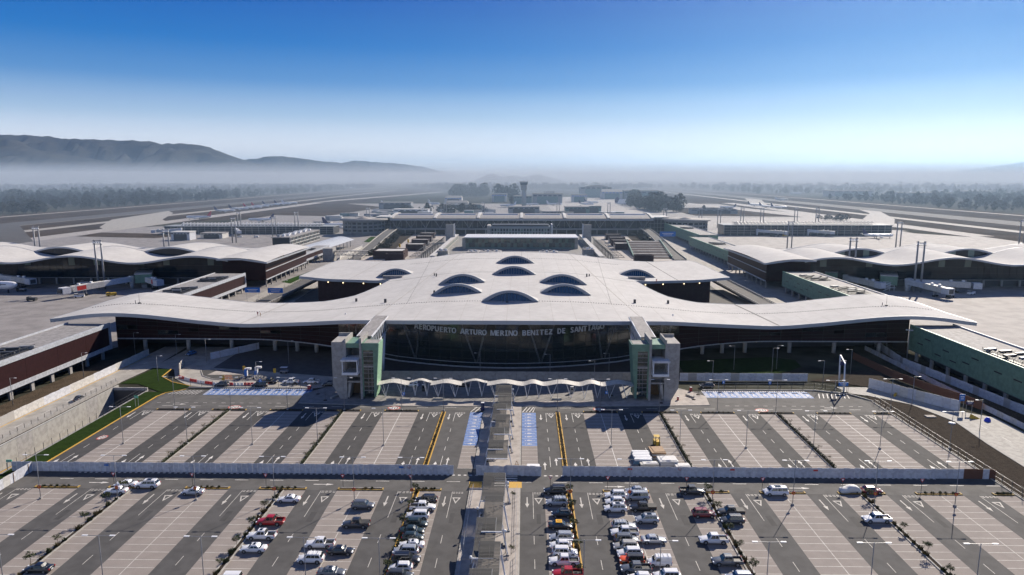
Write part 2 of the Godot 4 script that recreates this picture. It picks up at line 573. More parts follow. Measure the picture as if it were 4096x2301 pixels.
func parking() -> void:
	var stall := boxmesh(Vector3.ONE)
	for s in [1, -1]:
		for lot in 2:
			var z0: float = -137.6 if lot == 0 else -187.4
			var z1: float = -80.0 if lot == 0 else -150.6
			var first: float = -135.3 if lot == 0 else -186.1
			var step: float = 2.5 if lot == 0 else 2.4
			var strips := STRIPS.duplicate()
			if lot == 0: strips.append([10.4, 15.2])
			for st in strips:
				if s < 0 and st[0] > 100: continue
				var x0 := mir(s, st[0])
				var x1 := mir(s, st[1])
				var o := struct("parking_strip", rectmesh(x0, z0, x1, z1, 0.006), M.paver)
				var z := first
				while z < z1 - 0.3:
					part(o, "painted_line", rectmesh(minf(x0, x1) + 0.05, z - 0.07, maxf(x0, x1) - 0.05, z + 0.07, 0.013), M.paint_white if lot == 1 else M.paint_worn)
					z += step
				if absf(st[1] - st[0]) > 8:
					var c := (x0 + x1) / 2
					part(o, "painted_line", rectmesh(c - 0.08, z0 + 0.4, c + 0.08, z1, 0.017), M.paint_white if lot == 1 else M.paint_worn)
			var lanes := LANES.duplicate()
			lanes.push_front([9.4, 15.2] if lot == 1 else [5.6, 10.4])
			for l in lanes:
				var x0 := minf(mir(s, l[0]), mir(s, l[1]))
				var x1 := maxf(mir(s, l[0]), mir(s, l[1]))
				var c := (x0 + x1) / 2
				var w := (x1 - x0) / 2
				var o := struct("lane", rectmesh(x0, z0, x1, z1, 0.005), M.asphalt_dark if lot == 1 and l[0] > 12 else M.asphalt)
				var pw: Material = M.paint_white if lot == 1 else M.paint_worn
				part(o, "painted_line", rectmesh(c - 0.06, z0, c + 0.06, z0 + (7.2 if lot == 1 else 11.5), 0.013), pw)
				for k in 3:
					var dz: float = z0 + ([12.6, 18.8, 25.0][k] if lot == 1 else [18.0, 26.0, 34.0][k])
					part(o, "painted_dash", rectmesh(c - 0.06, dz, c + 0.06, dz + (2.4 if lot == 1 else 3.0), 0.013), pw)
				part(o, "painted_arrow", arrow_mesh(4.6), pw, Transform3D(Basis(), Vector3(c - w * 0.52, 0.014, z0 + (3.6 if lot == 1 else 4.6))))
				part(o, "painted_triangle", yield_mesh(), pw, Transform3D(Basis().scaled(Vector3(0.85, 1, 0.75)), Vector3(c + w * 0.48, 0.014, z0 + (2.6 if lot == 1 else 4.0))))
				for k in 2:
					var d := MB.new()
					for q in 4:
						d.rect(c + 0.2 + q * w * 0.24, z0 + 0.12 + k * 0.5, c + 0.2 + q * w * 0.24 + w * 0.17, z0 + 0.34 + k * 0.5, 0.014)
					part(o, "painted_give_way_dashes", d.done(), pw)
				if lot == 1:
					part(o, "painted_line", rectmesh(c - 0.06, z1 - 6.0, c + 0.06, z1, 0.013), pw)
					part(o, "painted_arrow", arrow_mesh(4.2), pw, Transform3D(Basis(Vector3.UP, PI), Vector3(c + w * 0.5, 0.014, z1 - 3.0)))
					part(o, "painted_arrow", arrow_mesh(4.2), pw, Transform3D(Basis(Vector3.UP, PI), Vector3(c - w * 0.45, 0.014, z1 - 0.6)))
				else:
					part(o, "dark_patch", rectmesh(c + w * 0.25, z0 + 9.5, c + w * 0.6, z0 + 13.5, 0.011), M.asphalt_dark)
		# blue reserved bays beside the walk
		var bx0: float = 5.5 if s > 0 else -9.4
		var bx1: float = 9.4 if s > 0 else -5.8
		var bay := struct("reserved_bays", rectmesh(bx0, -187.5, bx1, -163.1, 0.009), M.paint_blue)
		var low := struct("parking_strip", rectmesh(bx0, -163.1, bx1, -149.6, 0.006), M.paver)
		for k in 11:
			part(bay, "painted_line", rectmesh(bx0, -187.5 + k * 2.44 - 0.06, bx1, -187.5 + k * 2.44 + 0.06, 0.016), M.paint_white)
			if k < 10:
				part(bay, "painted_figure", figure_mesh(), M.paint_white, Transform3D(Basis(Vector3.UP, PI / 2 * s), Vector3((bx0 + bx1) / 2, 0.017, -186.28 + k * 2.44)))
		for k in 6:
			part(low, "painted_line", rectmesh(bx0, -161 + k * 2.3 - 0.05, bx1, -161 + k * 2.3 + 0.05, 0.013), M.paint_white)
		b_hatch(bx0, bx1, -192.2, -188.0)
		# far blue bays with zebra hatching along the terminal road
		var fx0: float = 62.0 if s > 0 else -93.8
		var far := struct("accessible_bays", rectmesh(fx0, -207.9, fx0 + 32.8, -202.0, 0.012), M.paint_blue)
		for k in 10:
			var x := fx0 + k * 3.3
			for q in 10:
				part(far, "zebra_bar", rectmesh(x, -202.3 - q * 0.56, x + 1.1, -202.55 - q * 0.56, 0.018), M.paint_white)
			part(far, "painted_wheelchair", wheelchair_mesh(), M.paint_white, Transform3D(Basis(), Vector3(x + 2.2, 0.019, -204.0)))
			part(far, "wheel_stop", boxmesh(Vector3(1.8, 0.12, 0.15)), M.rubber, Transform3D(Basis(), Vector3(x + 2.2, 0.075, -206.6)))
		var d := MB.new()
		for q in 46:
			d.rect(fx0 + q * 0.71, -208.9, fx0 + q * 0.71 + 0.4, -207.95, 0.019)
		part(far, "painted_zebra_edge", d.done(), M.paint_white).set_meta("kind", "stuff")
	# chevron areas at both ends of the terminal road
	for c in [[-105.0, -95.2, -206.5, -202.4], [96.2, 106.5, -206.5, -202.0]]:
		b_hatch(c[0], c[1], c[2], c[3])

func b_hatch(x0: float, x1: float, z0: float, z1: float) -> void:
	var o := struct("hatched_area", rectmesh(x0, z0, x1, z1, 0.0125), M.asphalt)
	var n := int((x1 - x0) / 1.3) + 1
	for k in n:
		var a := x0 + k * (x1 - x0) / n
		var w := (x1 - x0) / n
		part(o, "painted_stripe", polymesh([a, z1, a + 0.3, z1, minf(a + w + 0.6, x1), z0, minf(a + w + 0.3, x1 - 0.1), z0], 0.019), M.paint_white)

func figure_mesh() -> ArrayMesh:   # painted pictogram of a walking figure
	var b := MB.new()
	b.box(Vector3(0, 0, 0), Vector3(0.5, 0.004, 1.2))
	b.box(Vector3(0, 0.001, -1.0), Vector3(0.35, 0.004, 0.35))
	b.box(Vector3(0, 0.002, 0.95), Vector3(0.16, 0.004, 1.1))
	b.box(Vector3(0, 0.002, -0.1), Vector3(0.95, 0.004, 0.2))
	return b.done()

func wheelchair_mesh() -> ArrayMesh:
	var b := MB.new()
	for k in 12:
		var t0 := 0.4 + k * 0.42
		var t1 := t0 + 0.42
		b.quad(Vector3(cos(t0) * 0.42, 0, sin(t0) * 0.75), Vector3(cos(t1) * 0.42, 0, sin(t1) * 0.75), Vector3(cos(t1) * 0.62, 0, sin(t1) * 1.1), Vector3(cos(t0) * 0.62, 0, sin(t0) * 1.1))
	b.rect(-0.12, -2.0, 0.12, -0.2, 0.003)
	b.rect(-0.12, -0.5, 0.7, -0.2, 0.004)
	b.rect(-0.2, -2.6, 0.2, -2.1, 0.004)
	return b.done()

# ---------------------------------------------------------------- the terminal
const P_FRONT := [0.0, 19.0, 20.0, 18.6, 45.0, 17.35, 58.0, 16.35, 72.0, 14.8, 87.0, 13.4, 100.0, 12.65, 116.0, 13.65, 130.0, 15.15, 140.0, 16.05, 150.0, 16.3, 160.0, 15.6, 172.0, 14.0]
const P_MID := [0.0, 20.0, 30.0, 19.0, 62.0, 15.0, 81.0, 13.0, 110.0, 13.2, 137.0, 15.2, 153.0, 17.1, 164.0, 16.5, 172.0, 15.2]
const P_REAR := [0.0, 20.0, 30.0, 19.3, 62.0, 15.2, 82.0, 13.7, 100.0, 13.0, 117.0, 12.6, 172.0, 12.6]
const P_BACK := [0.0, 19.0, 33.0, 18.6, 50.0, 17.6, 67.0, 16.8, 85.0, 16.0, 111.0, 15.0, 172.0, 15.0]
const Z_WING := [62.0, -340.0, 65.5, -318.0, 70.0, -302.0, 81.0, -292.0, 110.0, -287.5, 137.0, -291.0, 153.0, -290.0, 164.0, -286.5, 172.0, -252.0]
const Z_RFRONT := [62.0, -341.0, 82.0, -350.0, 99.5, -357.0, 117.0, -367.0]
const Z_RBACK := [0.0, -437.0, 33.0, -431.0, 50.0, -421.0, 67.0, -414.0, 85.0, -414.0, 111.0, -423.0, 117.0, -369.0]

func z_front(x: float) -> float:
	return -236.25 + 11.75 * cos(PI * minf(absf(x), 115.0) / 115.0)

func roof_h(x: float, z: float) -> float:
	var a := absf(x)
	var n := [z_front(a), -290.0, -350.0, -432.0]
	var h := [look(P_FRONT, a), look(P_MID, a), look(P_REAR, a), look(P_BACK, a)]
	if z >= n[0]: return h[0]
	for i in 3:
		if z >= n[i + 1]:
			var t: float = (z - n[i]) / (n[i + 1] - n[i])
			return cubic_interpolate(h[i], h[i + 1], h[maxi(i - 1, 0)], h[mini(i + 2, 3)], t)
	return h[3]

func z_face(x: float) -> float:
	return -233.0 - 11.5 * (1.0 - cos(PI * minf(absf(x), 95.0) / 95.0))

func face_base(x: float) -> float:
	return look([0.0, 0.4, 40.0, 0.5, 50.0, 1.4, 67.0, 3.2, 82.0, 4.1, 98.0, 4.8, 200.0, 4.9], absf(x))

func roof_block(b: MB, xs: Array, zfn: Callable, zbn: Callable, nv: int, drop: float) -> void:
	for i in xs.size() - 1:
		for j in nv:
			var p := []
			for q in [[i, j], [i + 1, j], [i + 1, j + 1], [i, j + 1]]:
				var x: float = xs[q[0]]
				var t: float = float(q[1]) / nv
				var z: float = lerpf(zfn.call(x), zbn.call(x), t)
				p.append(Vector3(x, roof_h(x, z) - drop, z))
			if drop > 0.0:
				b.quad(p[3], p[2], p[1], p[0])
			else:
				b.quad(p[0], p[1], p[2], p[3])

func span(a: float, c: float, n: int) -> Array:
	var o := []
	for i in n + 1:
		o.append(lerpf(a, c, float(i) / n))
	return o

func terminal() -> void:
	var t := thing("terminal_building", "new terminal under a huge white undulating roof with nine arched skylights", "terminal", Vector3.ZERO)
	var zw := func(x): return look(Z_WING, absf(x))
	var zr := func(x): return look(Z_RFRONT, absf(x))
	var zb := func(x): return look(Z_RBACK, absf(x))
	var zf := func(x): return z_front(x)
	var roof: MeshInstance3D
	for drop in [0.0, 1.1]:
		var b := MB.new()
		roof_block(b, span(-62, 62, 31), zf, zb, 44, drop)
		for s in [-1, 1]:
			roof_block(b, span(62, 172, 40) if s > 0 else span(-172, -62, 40), zf, zw, 12, drop)
			roof_block(b, span(62, 117, 18) if s > 0 else span(-117, -62, 18), zr, zb, 14, drop)
		if drop == 0.0:
			roof = part(t, "roof", b.done(true), M.roof_white)
		else:
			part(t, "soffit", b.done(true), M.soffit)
	# rim of metal panels all round
	var rim := []
	for x in span(-172, 172, 86): rim.append(Vector2(x, z_front(x)))
	for x in span(172, 62, 40): rim.append(Vector2(x, zw.call(x)))
	for x in span(62, 117, 18): rim.append(Vector2(x, zr.call(x)))
	for x in span(117, 0, 40): rim.append(Vector2(x, zb.call(x)))
	for x in span(0, -117, 40): rim.append(Vector2(x, zb.call(x)))
	for x in span(-117, -62, 18): rim.append(Vector2(x, zr.call(x)))
	for x in span(-62, -172, 40): rim.append(Vector2(x, zw.call(x)))
	var fb := MB.new()
	for i in rim.size():
		var p: Vector2 = rim[i]
		var q: Vector2 = rim[(i + 1) % rim.size()]
		if p.distance_to(q) < 0.05: continue
		var n := Vector2(-(q - p).y, (q - p).x).normalized() * 0.12
		var hp := roof_h(p.x, p.y)
		var hq := roof_h(q.x, q.y)
		var d := (q - p) * 0.006
		p += d
		q -= d
		fb.hexa([Vector3(p.x + n.x, hp - 1.25, p.y + n.y), Vector3(q.x + n.x, hq - 1.25, q.y + n.y), Vector3(q.x - n.x, hq - 1.25, q.y - n.y), Vector3(p.x - n.x, hp - 1.25, p.y - n.y),
			Vector3(p.x + n.x, hp + 0.09, p.y + n.y), Vector3(q.x + n.x, hq + 0.09, q.y + n.y), Vector3(q.x - n.x, hq + 0.09, q.y - n.y), Vector3(p.x - n.x, hp + 0.09, p.y - n.y)])
	part(roof, "fascia", fb.done(), M.fascia)
	# seams and expansion joints lying on the roof
	for l in [[Vector2(-62, -336), Vector2(62, -336), .3, "joint_dark"], [Vector2(100, -247.3), Vector2(96, -288.5), .9, "joint_dark"], [Vector2(-100, -247.3), Vector2(-96, -288.5), .5, "roof_seam"], [Vector2(48, -236), Vector2(34, -436), .35, "roof_seam"], [Vector2(-48, -236), Vector2(-34, -436), .35, "roof_seam"], [Vector2(86, -352.5), Vector2(80, -413), .5, "joint_dark"], [Vector2(-86, -352.5), Vector2(-80, -413), .3, "roof_seam"], [Vector2(40, -262), Vector2(52, -430), .12, "joint_dark"], [Vector2(-40, -262), Vector2(-52, -430), .12, "joint_dark"]]:
		roof_line(roof, "roof_joint", l[0], l[1], l[2], M[l[3]], 36)
	for x in span(-160, 160, 40):
		var z1: float = zw.call(x) if absf(x) > 62 else zb.call(x)
		roof_line(roof, "roof_seam", Vector2(x, z_front(x) - 0.5), Vector2(x, z1 + 0.6), .09, M.roof_seam, 30, 0.012)
	var dots := MB.new()      # snow-guard pins in two lines across the roof
	for k in 330:
		var x := -165.0 + k
		for z in [-264.0 + 5.0 * cos(x * 0.03), -398.0 + x * x * 0.0012]:
			if absf(x) > 60 and z < -300: continue
			dots.box(Vector3(x, roof_h(x, z) + 0.09, z), Vector3(0.28, 0.2, 0.28))
	part(roof, "roof_pins", dots.done(), M.joint_dark).set_meta("kind", "stuff")
	# skylights
	for s in [[0.6, -258.5, 10.9], [-21.8, -277.0, 10.3], [23.1, -277.5, 10.3], [-22.0, -303.0, 10.4], [23.6, -303.5, 10.5], [1.0, -327.0, 10.5], [1.0, -373.0, 10.6], [-62.7, -356.0, 9.5], [65.8, -358.0, 9.5]]:
		skylight(t, s[0], s[1], s[2])
	# rear walls under the back wing
	for s in [-1, 1]:
		var w := MB.new()
		var xs := span(60, 106, 10)
		for i in 10:
			var x0: float = s * xs[i]
			var x1: float = s * xs[i + 1]
			var z0: float = look(Z_RFRONT, absf(x0)) - 3.2
			var z1: float = look(Z_RFRONT, absf(x1)) - 3.2
			w.quad(Vector3(minf(x0, x1), -0.2, z0 if x0 < x1 else z1), Vector3(maxf(x0, x1), -0.2, z1 if x0 < x1 else z0), Vector3(maxf(x0, x1), roof_h(maxf(x0, x1), z1) - 1.0, z1 if x0 < x1 else z0), Vector3(minf(x0, x1), roof_h(minf(x0, x1), z0) - 1.0, z0 if x0 < x1 else z1))
		w.wall(Vector2(s * 106, -366), Vector2(s * 104, -412), -0.2, 12.2, 0.4)
		w.wall(Vector2(s * 59.5, -296), Vector2(s * 59.5, -345), -0.2, 13.6, 0.4)
		part(t, "brick_wall", w.done(), M.cladding_brown)
		for x in [68.0, 78.0, 90.0, 99.0]:
			var z: float = look(Z_RFRONT, x) - 2.6
			part(t, "wall_lamp", boxmesh(Vector3(0.5, 0.5, 0.3)), M.lamp_glow, Transform3D(Basis(), Vector3(s * x, roof_h(x, z) - 2.2, z)))
	facade(t)
	# plant boxes and vents standing on the roof
	for v in [[-50, -270, .9, 1.6], [50.5, -271, .9, 1.6], [-31.5, -280, .7, 1.3], [66, -281, .8, 1.5], [-65, -283, .8, 1.4], [-37, -330, .6, 1.6], [-38.5, -334, .5, 1.2], [36.5, -330, .6, 1.6], [38, -333, .5, 1.2]]:
		part(roof, "roof_vent", boxmesh(Vector3(v[2], v[3], v[2])), M.steel_dark, Transform3D(Basis(), Vector3(v[0], roof_h(v[0], v[1]) + v[3] * 0.45, v[1])))
	for v in [[-61.5, -345.5, 10.0, 1.6, 1.8], [63.5, -346.0, 8.5, 1.5, 1.8]]:
		part(roof, "roof_plant", boxmesh(Vector3(v[2], v[3], v[4])), M.roof_grey, Transform3D(Basis(), Vector3(v[0], roof_h(v[0], v[1]) + v[3] * 0.4, v[1])))
	for v in [[-148.0, -266.0], [148.5, -266.5], [-0.5, -256.0], [4.5, -398.0]]:
		var m := MB.new()
		m.tube(Vector3.ZERO, Vector3(0, 4.2, 0), 0.07, 0.03, 5)
		m.box(Vector3(0, 0.2, 0), Vector3(1.0, 0.4, 0.6))
		m.tube(Vector3(-1.6, 0, 0), Vector3(-1.6, 1.3, 0), 0.12, 0.12, 5)
		part(roof, "roof_antenna", m.done(), M.steel_dark, Transform3D(Basis(), Vector3(v[0], roof_h(v[0], v[1]), v[1])))
	# two roofers at work on the left wing
	var kx := [-99.0, -97.4, 73.0]
	var kz := [-262.0, -260.5, -343.0]
	for i in 3:
		worker(Vector3(kx[i], roof_h(kx[i], kz[i]) + 0.02, kz[i]), 0.6 + i, ["roof worker in dark red overalls bending over the seam of the left wing", "roof worker in brown jacket standing by the seam of the left wing", "lone worker in red standing near the step of the roof on the right"][i], i)

func roof_line(parent: Node, called: String, a: Vector2, c: Vector2, w: float, mat: Material, n: int, up := 0.035) -> void:
	var b := MB.new()
	var d := (c - a).normalized()
	var s := Vector2(-d.y, d.x) * w * 0.5
	for i in n:
		var p := a.lerp(c, float(i) / n)
		var q := a.lerp(c, float(i + 1) / n)
		var hp := roof_h(p.x, p.y) + up
		var hq := roof_h(q.x, q.y) + up
		b.hexa([Vector3(p.x + s.x, hp - 0.1, p.y + s.y), Vector3(q.x + s.x, hq - 0.1, q.y + s.y), Vector3(q.x - s.x, hq - 0.1, q.y - s.y), Vector3(p.x - s.x, hp - 0.1, p.y - s.y), Vector3(p.x + s.x, hp, p.y + s.y), Vector3(q.x + s.x, hq, q.y + s.y), Vector3(q.x - s.x, hq, q.y - s.y), Vector3(p.x - s.x, hp, p.y - s.y)])
	part(parent, called, b.done(), mat)

func skylight(t: Node3D, cx: float, cz: float, r: float) -> void:
	# a lens-shaped dormer: an arched glazed front that dies back into the roof
	var rise := 4.3 * r / 11.0
	var base := roof_h(cx, cz)
	var n := 20
	var slope := (roof_h(cx + r, cz) - roof_h(cx - r, cz)) / (2 * r)
	var arch := func(u: float, k: float) -> Vector3:   # u -1..1 across
		var x := u * r * k
		return Vector3(x, maxf(0.0, (1.0 - u * u)) * rise * k + x * slope, 0)
	var hood := MB.new()
	for i in n:
		var u0 := -1.0 + 2.0 * i / n
		var u1 := -1.0 + 2.0 * (i + 1) / n
		var m := 8
		for j in m:
			var p := []
			for q in [[u0, j], [u1, j], [u1, j + 1], [u0, j + 1]]:
				var f := float(q[1]) / m
				var a: Vector3 = arch.call(q[0], 1.0)
				var z: float = 0.9 - f * (15.5 * (1.0 - q[0] * q[0] * 0.4))
				var roofy := roof_h(cx + a.x, cz + z) - base
				p.append(Vector3(a.x, lerpf(maxf(a.y, roofy + 0.02), roofy - 0.12, pow(f, 1.7)), z))
			hood.quad(p[0], p[1], p[2], p[3])
	var o := part(t, "skylight", hood.done(true), M.roof_white, Transform3D(Basis(), Vector3(cx, base, cz)))
	var fr := MB.new()
	for i in n:
		var u0 := -1.0 + 2.0 * i / n
		var u1 := -1.0 + 2.0 * (i + 1) / n
		var a: Vector3 = arch.call(u0, 1.0)
		var c: Vector3 = arch.call(u1, 1.0)
		var a2: Vector3 = arch.call(u0, 0.80)
		var c2: Vector3 = arch.call(u1, 0.80)
		fr.hexa([a2 + Vector3(0, 0, 1.15), c2 + Vector3(0, 0, 1.15), c2 + Vector3(0, 0, .3), a2 + Vector3(0, 0, .3), a + Vector3(0, .1, 1.15), c + Vector3(0, .1, 1.15), c + Vector3(0, .06, .3), a + Vector3(0, .06, .3)])
	fr.beam(Vector3(-r, -r * slope + .1, .75), Vector3(r, r * slope + .1, .75), .5, .3)
	part(o, "arch_frame", fr.done(), M.arch_metal)
	var k := 14
	for i in k:
		var u0 := -1.0 + 2.0 * i / k
		var u1 := -1.0 + 2.0 * (i + 1) / k
		var a: Vector3 = arch.call(u0, 0.82)
		var c: Vector3 = arch.call(u1, 0.82)
		var g := 0.05
		var pb := MB.new()
		pb.hexa([Vector3(a.x + g, a.x * slope + .05, .1), Vector3(c.x - g, c.x * slope + .05, .1), Vector3(c.x - g, c.x * slope + .05, 0), Vector3(a.x + g, a.x * slope + .05, 0), Vector3(a.x + g, a.y, .1 - a.y * .22), Vector3(c.x - g, c.y, .1 - c.y * .22), Vector3(c.x - g, c.y, -a.y * .22), Vector3(a.x + g, a.y, -a.y * .22)])
		part(o, "pane", pb.done(), M.glass_blue)

func facade(t: Node3D) -> void:
	# curtain wall: panes set in dark mullions, curved in plan
	var back := MB.new()
	var xs := span(-152, 152, 76)
	for i in xs.size() - 1:
		var x0: float = xs[i]
		var x1: float = xs[i + 1]
		var z0 := z_face(x0)
		var z1 := z_face(x1)
		var b0 := face_base(x0)
		var b1 := face_base(x1)
		var h0 := roof_h(x0, z0) - 1.15
		var h1 := roof_h(x1, z1) - 1.15
		# mullion post
		back.beam(Vector3(x0, b0, z0 - 0.1), Vector3(x0, h0, z0 - 0.1), 0.09, 0.16)
		var rows := 6
		for r in rows:
			var lo0 := lerpf(b0, h0, float(r) / rows)
			var lo1 := lerpf(b1, h1, float(r) / rows)
			var hi0 := lerpf(b0, h0, float(r + 1) / rows)
			var hi1 := lerpf(b1, h1, float(r + 1) / rows)
			back.beam(Vector3(x0, lo0, z0 - 0.1), Vector3(x1, lo1, z1 - 0.1), 0.12, 0.09)
			var cx := absf(x0 + x1) / 2
			var solid := cx > 52 and r < 5 and (cx > 64 or r < 3)
			if cx > 90 and r > 0 and r < 4 and int(absf(x0) / 4.0 + r * 3) % 7 == 2: solid = false
			var wide := i % 2 == 0 or not solid
			if cx > 50 and not wide: continue
			var e0 := x0
			var e1 := x1
			var ez0 := z0
			var ez1 := z1
			if cx > 50 and solid and i + 2 < xs.size():
				e1 = xs[i + 2]
				ez1 = z_face(e1)
				lo1 = lerpf(face_base(e1), roof_h(e1, ez1) - 1.15, float(r) / rows)
				hi1 = lerpf(face_base(e1), roof_h(e1, ez1) - 1.15, float(r + 1) / rows)
			var g := 0.05
			var pb := MB.new()
			pb.hexa([Vector3(e0 + g, lo0 + g, ez0 + .04), Vector3(e1 - g, lo1 + g, ez1 + .04), Vector3(e1 - g, lo1 + g, ez1 - .04), Vector3(e0 + g, lo0 + g, ez0 - .04), Vector3(e0 + g, hi0 - g, ez0 + .04), Vector3(e1 - g, hi1 - g, ez1 + .04), Vector3(e1 - g, hi1 - g, ez1 - .04), Vector3(e0 + g, hi0 - g, ez0 - .04)])
			part(t, "cladding_panel" if solid else "pane", pb.done(), M.cladding_red if solid else M.facade_glass)
	part(t, "mullion_grid", back.done(), M.steel_dark).set_meta("kind", "stuff")
	# light sill band along the foot of the wall
	var sill := MB.new()
	for i in xs.size() - 1:
		var x0: float = xs[i]
		var x1: float = xs[i + 1]
		for q in [[0.0, 0.35, 0.45], [1.6, 0.16, 0.2]]:
			if q[0] > 0 and absf(x0) > 60: continue
			sill.beam(Vector3(x0, face_base(x0) - 0.1 + q[0], z_face(x0) + 0.15 - 0.02 * q[0]), Vector3(x1, face_base(x1) - 0.1 + q[0], z_face(x1) + 0.15 - 0.02 * q[0]), q[2], q[1])
	part(t, "sill_band", sill.done(), M.band_grey)
	# interior behind the glass: floors, back wall, white V columns
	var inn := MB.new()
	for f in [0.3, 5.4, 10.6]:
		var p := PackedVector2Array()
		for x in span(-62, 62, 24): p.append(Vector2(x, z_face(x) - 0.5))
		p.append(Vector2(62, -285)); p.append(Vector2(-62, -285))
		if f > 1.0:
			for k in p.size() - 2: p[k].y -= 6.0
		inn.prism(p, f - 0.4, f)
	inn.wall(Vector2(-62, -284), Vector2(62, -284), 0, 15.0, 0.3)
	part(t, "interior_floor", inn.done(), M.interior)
	for c in [[-38.8, -33.6], [-31.1, -33.2], [-16.3, -11.2], [-7.0, -10.6], [7.5, 11.6], [16.9, 12.2], [31.8, 34.2], [39.8, 35.2], [-56.0, -58.0], [-61.0, -58.4], [56.5, 58.5], [61.5, 58.9]]:
		var b := MB.new()
		b.tube(Vector3(c[1], 2.0, z_face(c[1]) - 0.7), Vector3(c[0], 16.2, z_face(c[0]) - 0.7), 0.32, 0.32, 8)
		part(t, "v_column", b.done(true), M.steel_white)
	for k in 9:     # cross bracing seen through the glass
		var x := -48.0 + k * 12.0
		var b := MB.new()
		b.tube(Vector3(x, 11.0, z_face(x) - 1.4), Vector3(x + 5, 15.8, z_face(x + 5) - 1.4), 0.09, 0.09, 5)
		b.tube(Vector3(x + 5, 11.0, z_face(x + 5) - 1.4), Vector3(x, 15.8, z_face(x) - 1.4), 0.09, 0.09, 5)
		part(t, "cross_brace", b.done(), M.galvanised)
	# undercroft of the wings: recessed wall, columns, soffit with downlights
	for s in [-1, 1]:
		var b := MB.new()
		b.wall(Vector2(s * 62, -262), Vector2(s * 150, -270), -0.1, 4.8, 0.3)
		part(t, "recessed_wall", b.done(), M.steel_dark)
		b = MB.new()
		var p := PackedVector2Array()
		for x in span(58, 152, 20): p.append(Vector2(s * x, z_face(x) - 0.3))
		p.append(Vector2(s * 152, -287)); p.append(Vector2(s * 58, -287))
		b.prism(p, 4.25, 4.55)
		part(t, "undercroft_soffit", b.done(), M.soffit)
		for x in [74.0, 82.0, 91.0, 108.0, 125.0, 142.0]:
			part(t, "concrete_column", tubemesh(Vector3(s * x, 0, z_face(x) - 1.2), Vector3(s * x, 4.4, z_face(x) - 1.2), 0.75, 0.75, 12), M.concrete_pale)
		for k in 7:
			var x := 62.0 + k * 5.5
			part(t, "downlight", boxmesh(Vector3(0.28, 0.14, 0.28)), M.lamp_glow, Transform3D(Basis(), Vector3(s * x, face_base(x) - 0.45, z_face(x) - 0.6)))
		b = MB.new()
		b.wall(Vector2(s * 152, z_face(152)), Vector2(s * 152, -287), 0, 13.5, 0.4)
		b.wall(Vector2(s * 62, -287.5), Vector2(s * 152, -287.5), 0, 11.8, 0.4)
		part(t, "end_wall", b.done(), M.cladding_red)
	# big sign letters, one by one along the curved glass
	var f := SystemFont.new()
	f.font_names = PackedStringArray(["Droid Sans"])
	f.font_weight = 700
	var text := "AEROPUERTO ARTURO MERINO BENITEZ DE SANTIAGO"
	var x := -33.4
	var adv := 68.0 / text.length()
	for ch in text:
		if ch != " ":
			var m := TextMesh.new()
			m.text = ch
			m.font = f
			m.font_size = 64
			m.pixel_size = 0.041
			m.depth = 0.25
			var dz := z_face(x + 0.5) - z_face(x - 0.5)
			part(t, "letter", m, M.letter, Transform3D(Basis(Vector3.UP, -atan(dz)), Vector3(x + adv * 0.5, 12.9 + 1.15 * pow((x + adv * .5) / 34.0, 2), z_face(x + adv * .5) + 0.5)))
		x += adv

func worker(at: Vector3, turn: float, label: String, i: int) -> void:
	var o := thing("person", label, "person", at, turn, "workers on the roof")
	part(o, "body", person_mesh(i), [M.car_maroon, M.wood, M.sign_red][i])
	var b := MB.new()
	b.tube(Vector3(0, 1.60, 0.02), Vector3(0, 1.76, 0.02), 0.13, 0.08, 8)
	part(o, "helmet", b.done(), M.sign_white)

func person_mesh(i: int) -> ArrayMesh:   # one continuous standing figure, lofted from feet to head
	var b := MB.new()
	for s in [-1, 1]:
		b.loft([ring(Vector3(s * .11, 0, .04), .07, .12), ring(Vector3(s * .11, .1, 0), .055, .055), ring(Vector3(s * .1, .45, .01), .065, .065), ring(Vector3(s * .09, .88, 0), .095, .1)])
		b.loft([ring(Vector3(s * .22, 1.38, 0), .06, .06), ring(Vector3(s * .29, 1.1, .04), .05, .05), ring(Vector3(s * .3, .84, .12), .04, .04), ring(Vector3(s * .3, .74, .14), .03, .05)])
	b.loft([ring(Vector3(0, .82, 0), .17, .12), ring(Vector3(0, 1.1, 0), .16, .11), ring(Vector3(0, 1.36, 0), .22, .13), ring(Vector3(0, 1.46, 0), .1, .09), ring(Vector3(0, 1.52, .01), .06, .06), ring(Vector3(0, 1.6, .02), .085, .1), ring(Vector3(0, 1.7, .02), .08, .1), ring(Vector3(0, 1.75, .02), .03, .04)])
	return b.done(true)

func ring(c: Vector3, rx: float, rz: float, n := 8) -> PackedVector3Array:
	var o := PackedVector3Array()
	for i in n:
		var t := -TAU * i / n
		o.append(c + Vector3(cos(t) * rx, 0, sin(t) * rz))
	return o

